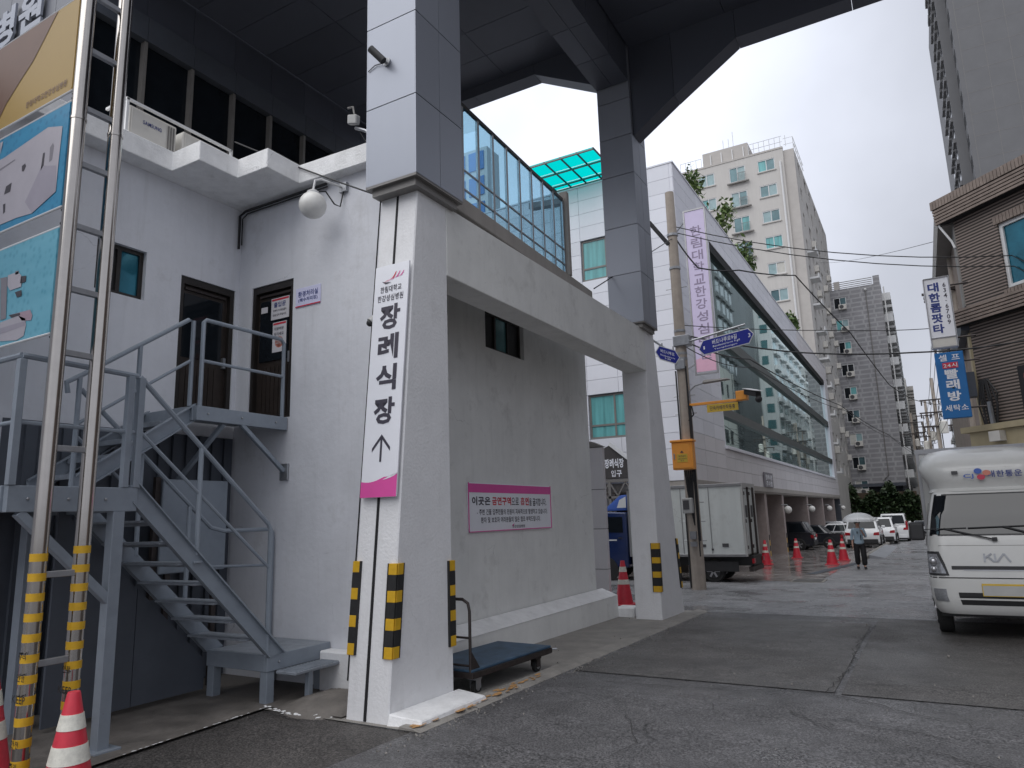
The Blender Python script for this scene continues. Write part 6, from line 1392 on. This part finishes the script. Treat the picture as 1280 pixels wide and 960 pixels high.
    MB().box((-hw+.3, f-.05, zb+.15), (hw-.3, f+.015, zb+.36)).build('grille', 'plastic_black', t, bev=.015); MB().box((-hw+.1, b+.15, zb-.05), (hw-.1, f-.15, zb+.06)).build('underside', 'black', t)
    return t
q90 = math.pi/2
car('black parked sports utility car behind the lone cone', 'car', (-8.35, 47.0, gz(47)), q90, 'car_black', 'suv', 4.7, 1.9, 1.70)
car('dark parked saloon with a bright wheel beside the black sports utility car', 'car', (-7.2, 50.6, gz(50.5)), q90, 'car_black', 'sedan', 4.9, 1.88, 1.46)
car('silver white parked saloon beyond the dark saloon', 'car', (-5.7, 56.5, gz(56.5)), q90, 'car_white', 'sedan', 4.8, 1.85, 1.50)
car('pale parked car farthest along the forecourt piers', 'car', (-7.6, 62.5, gz(62.5)), q90, 'car_silver', 'suv', 4.6, 1.85, 1.65)
car('white sports utility car parked rear end outward beside the person', 'car', (-3.65, 52.0, gz(50)), 0, 'car_white', 'suv', 4.8, 1.95, 1.82)
car('white sports utility car second in the row of white cars', 'car', (-3.05, 59.4, gz(58)), 0, 'car_white', 'suv', 4.7, 1.92, 1.85)
car('tall white van with high red tail lights, last in the row of white cars', 'van', (-2.4, 65.9, gz(64)), 0, 'car_white', 'van', 5.2, 2.0, 2.12)
car('small silver car coming up the street beyond the white row', 'car', (-.55, 84.0, gz(84)), math.pi, 'car_silver', 'sedan', 4.5, 1.8, 1.5, 'oncoming_car', None)

# ---- refrigerated truck with its tail towards the street
TZ = gz(22)
t = thing('box_truck', 'white box truck with a dark blue cab parked across the hospital front', 'truck', (-7.3, 22.3, TZ))
bx = MB().box((-8.15, 21.5, .46), (-4.66, 23.2, 2.53)).build('cargo_box', 'truck_box', t, bev=.015)
mb = MB()
for y in (21.49, 23.21): mb.box((-8.16, y-.02, 2.47), (-4.62, y+.02, 2.55)).box((-8.16, y-.015, .44), (-4.62, y+.015, .52))
mb.box((-8.16, 21.47, .44), (-8.10, 21.50, 2.55)); mb.build('edge_trim', 'frame_alu', bx, bev=.006)
mb = MB()
for x in (-7.3, -6.45, -5.6): mb.box((x-.01, 21.488, .53), (x+.01, 21.499, 2.46))
mb.build('seam', 'frame_alu', bx)
mb = MB(); mb.box((-4.659, 21.48, .45), (-4.60, 21.60, 2.55)).box((-4.659, 23.10, .45), (-4.60, 23.22, 2.55)).box((-4.659, 21.601, 2.40), (-4.60, 23.099, 2.55)); mb.build('rear_frame', 'meter_grey', t)
for y0, y1 in ((21.62, 22.34), (22.36, 23.08)):
    d = MB().box((-4.655, y0, .50), (-4.61, y1, 2.39)).build('rear_door', 'truck_box', t, bev=.008)
    for y in (y0+.42, y0+.55): MB().tube([(-4.59, y, .46), (-4.59, y, 2.44)], .018, 6).build('lock_bar', 'cart_steel', d)
    MB().box((-4.607, y0+.08, 1.55), (-4.602, y0+.34, 1.90)).build('sticker', 'ac_dark', d)
    for z in (.65, 1.4, 2.2): MB().box((-4.61, y0-.0, z), (-4.585, y0+.06, z+.1)).build('hinge', 'cart_steel', d)
for x0_, x1_, z0_, z1_ in ((-6.0, -5.78, .72, .80), (-5.3, -5.12, .72, .82), (-5.62, -5.56, .62, .68)): MB().box((x0_, 21.485, z0_), (x1_, 21.499, z1_)).build('marker_plate', 'ac_dark', bx)
MB().box((-7.35, 21.49, 1.95), (-7.08, 21.499, 2.25)).build('sticker', 'ac_dark', bx); text([('냉동', .16, -7.2, 1.80, .3), ('탑차', .16, -7.2, 1.58, .3), ('주문', .14, -7.2, 1.38, .28)], 'ac_dark', bx, (0, 21.489, 0), (1, 0, 0), (0, 0, 1))
MB().box((-8.2, 21.75, .18), (-4.5, 22.95, .45)).build('chassis', 'black', t); MB().box((-4.62, 21.6, .02), (-4.5, 23.1, .16)).build('rear_bumper', 'cart_steel', t)
for y in (21.62, 22.9): MB().box((-4.52, y, .25), (-4.46, y+.22, .38)).build('tail_light', 'tail_red', t)
MB().box((-6.0, 21.56, .02), (-4.9, 21.6, .30)).build('mud_guard', 'plastic_black', t)
cabp = [(-8.25, .10), (-8.25, 1.80), (-9.1, 1.84), (-9.55, 1.20), (-9.75, .90), (-9.8, .15)]
MB().prism([(x, 21.55, z) for x, z in cabp], (0, 1.6, 0)).build('cab', 'car_blue', t, bev=.06, seg=3, smooth=True)
for y, o in ((21.545, -.006), (23.155, .006)):
    MB().prism([(-8.38, y, 1.18), (-8.38, y, 1.66), (-9.02, y, 1.68), (-9.38, y, 1.20)], (0, o, 0)).build('side_window', 'dark_glass', t); MB().box((-9.45, y-.004, .93), (-8.6, y+.004, .97)).build('stripe', 'frame_white', t); MB().box((-8.55, y-.012, 1.0), (-8.42, y+.012, 1.03)).build('handle', 'plastic_black', t)
MB().prism([(-8.28, 21.7, 1.86), (-8.28, 21.7, 2.36), (-8.5, 21.7, 2.34), (-8.95, 21.7, 2.0), (-9.1, 21.7, 1.86)], (0, 1.3, 0)).build('deflector', 'emblem_blue', t, bev=.05, seg=2, smooth=True)
MB().prism([(-8.285, 21.69, 1.95), (-8.285, 21.69, 2.30), (-8.5, 21.69, 2.2), (-8.6, 21.69, 1.95)], (0, .008, 0)).build('print', 'frame_white', t)
MB().hexa([(-9.56, 21.66, 1.22), (-9.56, 23.04, 1.22), (-9.58, 23.04, 1.22), (-9.58, 21.66, 1.22)][::-1], [(-9.14, 21.72, 1.76), (-9.14, 22.98, 1.76), (-9.16, 22.98, 1.76), (-9.16, 21.72, 1.76)][::-1]).build('windscreen', 'dark_glass', t)
def ywheel(par, x, y, z, r, w):
    c = MB().lathe((x, y-w/2, z+r), [(r*.6, 0), (r*.93, 0), (r, w*.1), (r, w*.9), (r*.93, w), (r*.6, w)], 24, 'y').build('wheel', 'tyre', par, smooth=True)
    mb = MB().lathe((x, y-w/2-.012, z+r), [(r*.62, 0), (r*.62, .05)], 20, 'y'); mb.mat(1)
    for k in range(6): a = k*math.pi/3; mb.bar((x+math.cos(a)*r*.12, y-w/2-.02, z+r+math.sin(a)*r*.12), (x+math.cos(a)*r*.58, y-w/2-.02, z+r+math.sin(a)*r*.58), r*.16, .02, (0, 1, 0))
    mb.build('rim', ['plastic_black', 'rim'], c)
for x in (-9.0, -5.65):
    ywheel(t, x, 21.72, TZ, .33, .22); ywheel(t, x, 22.98, TZ, .33, .22)
MB().lathe((-9.0, 21.53, TZ+.33), [(.40, 0), (.40, .03)], 24, 'y').build('wheel_arch', 'plastic_black', t)

# ---- white delivery truck facing the camera
BZ = gz(13)
t = thing('delivery_truck', 'white cab over delivery truck with a roof fairing facing the camera at the right', 'truck', (.80, 12.2, BZ), rz=0)
def ring_at(levels, z):
    for a, b in zip(levels, levels[1:]):
        if a[0] <= z <= b[0]: u = (z-a[0])/(b[0]-a[0]); return [a[i]+(b[i]-a[i])*u for i in range(4)]
    return levels[0] if z < levels[0][0] else levels[-1]
def front_pt(levels, z, s, off=0):     # s in [-1,1] across the front, rounded corners
    _, w, f, r = ring_at(levels, z); a_ = abs(s); sg = 1 if s >= 0 else -1
    if a_ <= .75: return (s/.75*(w-r), f-off, z)
    g = (a_-.75)/.25*math.pi/2; return (sg*(w-r+(r+off)*math.sin(g)), f+r-(r+off)*math.cos(g), z)
def loft(levels, back, name, mat, zs=None, top=True):
    mb = MB(); S = [-1+i/12 for i in range(25)]; zs = zs or [l[0] for l in levels]; vs = []; m = len(S)+2
    for z in zs:
        row = [front_pt(levels, z, s) for s in S]; w = ring_at(levels, z)[1]; row = [(-w, back, z)]+row+[(w, back, z)]; vs += row
    fs = [(i*m+k, i*m+k+1, (i+1)*m+k+1, (i+1)*m+k) for i in range(len(zs)-1) for k in range(m-1)]
    fs += [(i*m+m-1, i*m, (i+1)*m, (i+1)*m+m-1) for i in range(len(zs)-1)]
    fs += [tuple(range(m)), tuple((len(zs)-1)*m+k for k in range(m-1, -1, -1))]
    mb.add(vs, fs); return mb.build(name, mat, t, smooth=True)
def patch(levels, z0, z1, s0, s1, off, name, mat, par=None, nz_=6, ns=14, th=.012, s0b=None, s1b=None):
    s0b = s0 if s0b is None else s0b; s1b = s1 if s1b is None else s1b; vs = []
    for d in (off, off-th):
        for i in range(nz_+1):
            u = i/nz_; z = z0+(z1-z0)*u; a = s0+(s0b-s0)*u; b = s1+(s1b-s1)*u
            for k in range(ns+1): vs.append(front_pt(levels, z, a+(b-a)*k/ns, d))
    m = ns+1; N_ = (nz_+1)*m; fs = []
    for i in range(nz_):
        for k in range(ns): fs.append((i*m+k, i*m+k+1, (i+1)*m+k+1, (i+1)*m+k)); fs.append((N_+i*m+k, N_+(i+1)*m+k, N_+(i+1)*m+k+1, N_+i*m+k+1))
    for k in range(ns): fs.append((k, N_+k, N_+k+1, k+1)); fs.append((nz_*m+k, nz_*m+k+1, N_+nz_*m+k+1, N_+nz_*m+k))
    for i in range(nz_): fs.append((i*m, (i+1)*m, N_+(i+1)*m, N_+i*m)); fs.append((i*m+ns, N_+i*m+ns, N_+(i+1)*m+ns, (i+1)*m+ns))
    mb = MB(); mb.add(vs, fs); return mb.build(name, mat, par or t, smooth=True)
LV = [(.37, .80, .06, .22), (.44, .85, .0, .24), (.62, .88, -.03, .22), (.86, .89, -.03, .22), (.875, .875, .02, .2), (1.18, .865, .045, .2), (1.43, .85, .10, .2), (1.75, .79, .20, .2), (2.06, .71, .34, .18), (2.12, .66, .45, .16)]
loft(LV[4:], 1.65, 'cab', 'van_white'); loft([l for l in LV[:5]], .9, 'bumper', 'van_white')
patch(LV, 1.455, 2.055, -.90, .90, .006, 'windscreen_seal', 'plastic_black', nz_=8); patch(LV, 1.475, 2.035, -.885, .885, .012, 'windscreen', 'screen_glass', nz_=8, ns=20)
for sg in (-1, 1):
    a, b = (-.985, -.80) if sg < 0 else (.80, .985)
    hl = patch(LV, .90, 1.235, *( (a, -.70) if sg < 0 else (.70, b)), .008, 'headlight', 'plastic_black', s0b=(-.985 if sg < 0 else .80), s1b=(-.80 if sg < 0 else .985))
    patch(LV, .93, 1.20, *((-.965, -.74) if sg < 0 else (.74, .965)), .012, 'lens', 'head_lens', hl, s0b=(-.965 if sg < 0 else .82), s1b=(-.82 if sg < 0 else .965))
    for z, rr in ((1.10, .06), (.99, .045)): 
        p_ = front_pt(LV, z, sg*.86, .02); MB().sphere(p_, rr, 12, 8).build('bulb', 'rim', hl, smooth=True)
    patch(LV, .55, .72, *((-.90, -.77) if sg < 0 else (.77, .90)), .008, 'fog_lamp', 'head_lens')
    x = sg*.97; m_ = MB().box((x-.09, -.02, 1.40), (x+.10, .14, 1.66)).build('mirror', 'plastic_black', t, bev=.04, seg=3); MB().tube([(sg*.86, .22, 1.50), (x, .08, 1.52)], .018, 6).build('stay', 'plastic_black', m_)
    MB().prism([(sg*.868, .34, 1.30), (sg*.868, 1.25, 1.30), (sg*.765, 1.25, 1.93), (sg*.765, .55, 1.93)], (sg*.008, 0, .0)).build('side_window', 'dark_glass', t)
    wheel(t, sg*.74, .92, .33, .2); wheel(t, sg*.74, 3.9, .33, .3)
patch(LV, .985, 1.035, -.66, .66, .006, 'grille', 'plastic_black', ns=24); patch(LV, .975, .985, -.5, .5, .012, 'grille_trim', 'rim', ns=20)
for z0, z1 in ((.60, .675), (.505, .575)): patch(LV, z0, z1, -.62, .62, .004, 'air_intake', 'black', ns=24)
patch(LV, .866, .878, -.95, .95, .004, 'seam', 'joint', ns=24); patch(LV, 1.315, 1.321, -.8, .8, .003, 'seam', 'frame_grey', ns=24)
np_ = MB().box((-.26, -.055, .63), (.27, -.042, .80)).build('number_plate', 'plate_yellow', t, bev=.004); MB().box((-.25, -.057, .64), (.26, -.0555, .775)).build('plate_face', 'meter_grey', np_)
def line2(pts, z0, k, w, par, mat, off=.012):
    mb = MB()
    for (a, b) in zip(pts, pts[1:]): mb.bar((a[0]*k, front_pt(LV, z0+a[1]*k, 0, off)[1], z0+a[1]*k), (b[0]*k, front_pt(LV, z0+b[1]*k, 0, off)[1], z0+b[1]*k), w, .008, (0, 1, 0))
    return mb.build('emblem', mat, par)
for pts in ([(-1.1, -.35), (-1.1, .35)], [(-1.1, -.05), (-.55, .35)], [(-.85, .12), (-.4, -.35)], [(-.32, -.35), (-.32, .35)], [(-.2, -.35), (.35, .35), (.8, -.35)]): line2(pts, 1.15, .16, .022, t, 'galv')
for x0_, x1_, z in ((-.62, -.02, .0), (.1, .66, .02)):
    y0_ = front_pt(LV, 1.5, 0, .03)[1]; y1_ = front_pt(LV, 1.44, 0, .05)[1]
    w_ = MB().bar((x1_, y1_, 1.40), (x0_, front_pt(LV, 1.56, 0, .03)[1], 1.56+z), .018, .018).build('wiper', 'plastic_black', t); MB().bar((x0_-.42, front_pt(LV, 1.50, 0, .02)[1], 1.545+z), (x0_+.28, front_pt(LV, 1.55, 0, .02)[1], 1.565+z), .012, .012).build('blade', 'plastic_black', w_); MB().box((x1_-.03, y1_-.01, 1.38), (x1_+.03, y1_+.02, 1.43)).build('pivot', 'plastic_black', w_)
DF = [(2.09, .74, .38, .3), (2.14, .72, .46, .3), (2.22, .74, .42, .32), (2.34, .80, .38, .34), (2.48, .84, .42, .36), (2.62, .80, .56, .38), (2.72, .68, .80, .38), (2.76, .52, 1.02, .36)]
fr = loft(DF, 1.55, 'roof_fairing', 'van_white'); patch(DF, 2.42, 2.69, -.55, .55, .004, 'fairing_panel', 'van_white', fr, s0b=-.62, s1b=.62)
def fit(s, z, x, d=.014): p_ = front_pt(DF, z, 0, d); return (x, p_[1], z)
yl = front_pt(DF, 2.33, 0, .018)[1]
text([('CJ', .075, -.21, 2.30, .13)], 'emblem_blue', fr, (0, yl-.012, 0), (1, 0, 0), (0, 0, 1)); text([('대한통운', .095, .24, 2.325, .42)], 'sign_navy', fr, (0, yl-.012, 0), (1, 0, 0), (0, 0, 1))
for (x, z, m_, an_) in ((-.085, 2.375, 'emblem_blue', .4), (.02, 2.345, 'emblem_orange', -.5), (-.055, 2.285, 'emblem_red', 1.2)):
    vs = [(x+math.cos(a)*.052, yl-.013, z+math.sin(a)*.040) for a in [j*.5236 for j in range(12)]]; MB().add(vs, [tuple(range(12))]).build('emblem', m_, fr)
MB().box((-.42, yl-.012, 2.34), (-.34, yl+.0, 2.39)).build('marker', 'ac_dark', fr)
bx = MB().box((-.86, 1.72, .80), (.86, 4.9, 2.80)).build('cargo_box', 'van_white', t, bev=.02)
for x in (-.865, .815): MB().box((x, 1.70, .78), (x+.05, 1.76, 2.82)).build('corner_post', 'frame_alu', bx)
MB().box((-.87, 1.695, 2.75), (.87, 1.755, 2.83)).box((-.87, 1.755, 2.76), (-.82, 4.9, 2.83)).build('edge_trim', 'frame_alu', bx)
MB().box((-.78, .35, .30), (.78, 4.7, .78)).build('chassis', 'black', t)

# ================================================================== PERSON WITH UMBRELLA
def skin(name, V, E, mat, parent, lev=2):
    me = bpy.data.meshes.new(name); me.from_pydata([v[0] for v in V], E, []); o = bpy.data.objects.new(name, me); COL.objects.link(o)
    m = o.modifiers.new('s', 'SKIN'); m.use_smooth_shade = True
    for i, v in enumerate(V):
        r = v[1] if isinstance(v[1], tuple) else (v[1], v[1]); me.skin_vertices[0].data[i].radius = r
    me.skin_vertices[0].data[0].use_root = True
    s = o.modifiers.new('d', 'SUBSURF'); s.levels = lev; s.render_levels = lev
    o.parent = parent; me.materials.append(MATS[mat]); return o
SKINS = []
p = thing('person', 'person in a pale blue shirt and black trousers walking towards the camera under an umbrella', 'person', (-2.23, 28.65, gz(28.65)+.005), rz=R(8))
V = [((0, 0, .93), (.13, .10)), ((0, 0, 1.12), (.12, .09)), ((0, -.01, 1.30), (.15, .10)), ((0, -.01, 1.40), (.07, .06)), ((0, -.01, 1.46), (.05, .05)), ((0, -.025, 1.53), (.07, .08)), ((0, -.03, 1.60), (.075, .09)), ((0, -.025, 1.66), (.055, .06)),
     ((.09, 0, .86), (.085, .085)), ((.10, -.06, .50), (.06, .06)), ((.10, -.02, .10), (.04, .04)), ((.11, -.16, .045), (.04, .03)),
     ((-.09, 0, .86), (.085, .085)), ((-.10, .02, .49), (.06, .06)), ((-.10, .15, .13), (.04, .04)), ((-.11, .06, .05), (.04, .03)),
     ((.165, 0, 1.36), (.05, .05)), ((.215, -.02, 1.10), (.042, .042)), ((.15, -.20, 1.22), (.034, .034)), ((.11, -.24, 1.28), (.036, .022)),
     ((-.165, 0, 1.36), (.05, .05)), ((-.21, .02, 1.10), (.042, .042)), ((-.225, -.05, .86), (.032, .032)), ((-.225, -.07, .78), (.022, .036))]
E_ = [(0, 1), (1, 2), (2, 3), (3, 4), (4, 5), (5, 6), (6, 7), (0, 8), (8, 9), (9, 10), (10, 11), (0, 12), (12, 13), (13, 14), (14, 15), (2, 16), (16, 17), (17, 18), (18, 19), (2, 20), (20, 21), (21, 22), (22, 23)]
def fingers(base, dirv, spread, k0):
    for i in range(4):
        b = Vector(base)+Vector(spread)*(i-1.5)*.018; a = b+Vector(dirv)*(.05-.006*abs(i-1.2)); c = a+Vector(dirv)*.025+Vector((0, -.012, -.004))
        n0 = len(V); V.append((tuple(b), (.009, .009))); V.append((tuple(a), (.008, .008))); V.append((tuple(c), (.007, .007))); E_.extend([(k0, n0), (n0, n0+1), (n0+1, n0+2)])
    b = Vector(base)+Vector(spread)*.036-Vector(dirv)*.02; n0 = len(V); V.append((tuple(b), (.010, .010))); V.append((tuple(b+Vector(spread)*.03+Vector(dirv)*.03), (.008, .008))); E_.extend([(k0, n0), (n0, n0+1)])
fingers((.10, -.255, 1.31), (-.5, -.25, .8), (.5, -.3, .5), 19); fingers((-.225, -.08, .74), (0, -.2, -1), (0, 1, 0), 23)
SKINS.append(skin('body', V, E_, 'skin', p))
S2 = [((0, 0, .82), (.20, .17)), ((0, 0, .94), (.175, .145)), ((0, 0, 1.10), (.15, .115)), ((0, -.01, 1.29), (.175, .12)), ((0, -.01, 1.41), (.085, .07)), ((.17, 0, 1.36), (.065, .065)), ((.225, -.02, 1.12), (.058, .058)), ((.185, -.12, 1.17), (.05, .05)), ((-.17, 0, 1.36), (.065, .065)), ((-.22, .02, 1.10), (.058, .058)), ((-.23, -.02, .98), (.05, .05))]
SKINS.append(skin('shirt', S2, [(0, 1), (1, 2), (2, 3), (3, 4), (3, 5), (5, 6), (6, 7), (3, 8), (8, 9), (9, 10)], 'shirt_blue', p))
S3 = [((0, 0, 1.0), (.13, .11)), ((0, 0, .92), (.15, .12)), ((.095, 0, .82), (.115, .11)), ((.105, -.06, .50), (.10, .10)), ((.105, -.02, .10), (.095, .095)), ((-.095, 0, .82), (.115, .11)), ((-.105, .02, .49), (.10, .10)), ((-.105, .14, .12), (.095, .095))]
SKINS.append(skin('trousers', S3, [(0, 1), (1, 2), (2, 3), (3, 4), (1, 5), (5, 6), (6, 7)], 'trousers_black', p))
MB().sphere((0, .0, 1.625), .108, 16, 12, (.95, 1.05, .95)).build('hair', 'hair', p, smooth=True)
for x in (-.03, .03): MB().sphere((x, -.118, 1.605), .011, 8, 6).build('eye', 'hair', p)
MB().hexa([(-.012, -.135, 1.555), (.012, -.135, 1.555), (.008, -.10, 1.555), (-.008, -.10, 1.555)], [(-.005, -.118, 1.60), (.005, -.118, 1.60), (.005, -.10, 1.60), (-.005, -.10, 1.60)]).build('nose', 'skin', p, bev=.003); MB().box((-.022, -.116, 1.528), (.022, -.10, 1.537)).build('mouth', 'tail_red', p)
for x, y in ((.11, -.12), (-.11, .10)): MB().box((x-.045, y-.13, .005), (x+.045, y+.13, .075)).build('shoe', 'plastic_black', p, bev=.025, seg=2)
MB().box((-.055, -.142, 1.22), (-.02, -.135, 1.30)).build('name_badge', 'dark_wall', p)
u = thing('umbrella', 'clear white dome umbrella held over the walking person', 'umbrella', (-2.16, 28.35, gz(28.65)+1.25))
ux, uy, uz = -2.14, 28.38, gz(28.65)
nseg, mr = 24, 7; vs = []; fs = []
for i in range(mr+1):
    for k in range(nseg):
        a = 2*math.pi*k/nseg; rr = .54*math.sin(i/mr*math.pi/2*.96); sc_ = 1-.05*(1-abs(math.cos(a*4)))*(i/mr)**3; vs.append((ux+rr*math.cos(a)*sc_, uy+rr*math.sin(a)*sc_, uz+1.62+.34*math.cos(i/mr*math.pi/2*.96)))
for i in range(mr):
    for k in range(nseg): fs.append((i*nseg+k, (i+1)*nseg+k, (i+1)*nseg+(k+1) % nseg, i*nseg+(k+1) % nseg))
MB().add(vs, fs).build('canopy', 'umbrella_film', u, smooth=True)
for k in range(8):
    a = 2*math.pi*k/8; MB().tube([(ux+.54*math.sin(i/6*1.5)*math.cos(a), uy+.54*math.sin(i/6*1.5)*math.sin(a), uz+1.615+.34*math.cos(i/6*1.5)) for i in range(7)], .006, 5).build('rib', 'frame_white', u)
MB().tube([(ux, uy, uz+1.15), (ux, uy, uz+2.03)], .009, 8).build('shaft', 'frame_alu', u); MB().tube([(ux, uy, uz+1.0), (ux, uy, uz+1.18)], .016, 8).build('grip', 'plastic_black', u)
dg = bpy.context.evaluated_depsgraph_get()
for o in SKINS:
    me = bpy.data.meshes.new_from_object(o.evaluated_get(dg)); o.modifiers.clear(); o.data = me

# ================================================================== PLANTS
def shrub(label, cat, base, h, rx, ry, n, mat, ls, trunk=True, seed=1, name='shrub', group=None, stems=7):
    r = random.Random(seed); t = thing(name, label, cat, base, group); bx_, by_, bz_ = base
    mb = MB(); tips = []
    for k in range(stems):
        a = r.uniform(0, 6.28); d = r.uniform(.2, 1); tip = (bx_+rx*d*math.cos(a), by_+ry*d*math.sin(a), bz_+h*r.uniform(.45, 1)); mid = (bx_+(tip[0]-bx_)*.35, by_+(tip[1]-by_)*.35, bz_+(tip[2]-bz_)*.55)
        mb.tube([(bx_, by_, bz_-.1), mid, tip], [.05*h/2, .03*h/2, .01], 5); tips += [tip, mid, tuple((Vector(tip)+Vector(mid))/2)]
    mb.build('stems', 'bark', t)
    mb = MB()
    for i in range(n):
        c = r.choice(tips); s = ls*r.uniform(.6, 1.5); p_ = Vector(c)+Vector((r.gauss(0, rx*.24), r.gauss(0, ry*.24), r.gauss(0, h*.13)))
        e = Euler((r.uniform(-1, 1), r.uniform(-1, 1), r.uniform(0, 6.28))).to_matrix(); a = e @ Vector((s, 0, 0)); b = e @ Vector((0, s*.42, 0)); mb.add([p_-a, p_-b, p_+a, p_+b], [(0, 1, 2, 3)])
    mb.build('foliage', mat, t); return t
RG2 = 'shrubs growing on the hospital roof edge'
shrub('bushy pine like shrub on the hospital roof nearest the tiled corner', 'shrub', (-7.3, 28.6, 14.4), 1.7, .65, .6, 520, 'leaf', .13, seed=3, group=RG2)
shrub('wide green shrub on the hospital roof in front of the beige apartment windows', 'shrub', (-7.3, 33.6, 14.4), 1.8, .9, 1.3, 850, 'leaf', .14, seed=5, group=RG2)
shrub('tall shrub spilling over the hospital roof edge farther back', 'shrub', (-7.1, 38.6, 14.4), 2.0, .7, 1.2, 650, 'leaf', .14, seed=8, group=RG2)
shrub('small shrub far along the hospital roof edge', 'shrub', (-7.1, 55, 14.4), 1.6, .6, 1.0, 500, 'leaf', .2, seed=9, group=RG2)
t = thing('hedge', 'dark green hedge below the grey apartment end wall', 'hedge', (-4, 96, -1.2))
r = random.Random(4); mb = MB()
for i in range(9000):
    x = r.uniform(-8.5, -.6); y = 96+r.uniform(-1.5, 1.5); top = 3.5+.6*math.sin(x*1.3)+.5*math.sin(x*3.1); z = -1.2+(top+1.2)*r.random()**.6+r.gauss(0, .15); s = r.uniform(.12, .32); e = Euler((r.uniform(-1, 1), r.uniform(-1, 1), r.uniform(0, 6.28))).to_matrix(); p_ = Vector((x, y, z)); a = e @ Vector((s, 0, 0)); b = e @ Vector((0, s*.5, 0)); mb.add([p_-a, p_-b, p_+a, p_+b], [(0, 1, 2, 3)])
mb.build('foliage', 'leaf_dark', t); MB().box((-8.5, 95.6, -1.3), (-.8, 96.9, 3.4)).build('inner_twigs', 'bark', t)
MB().box((-9, 94.3, -1.4), (-.4, 94.6, -.5)).build('planter_wall', 'concrete', t)
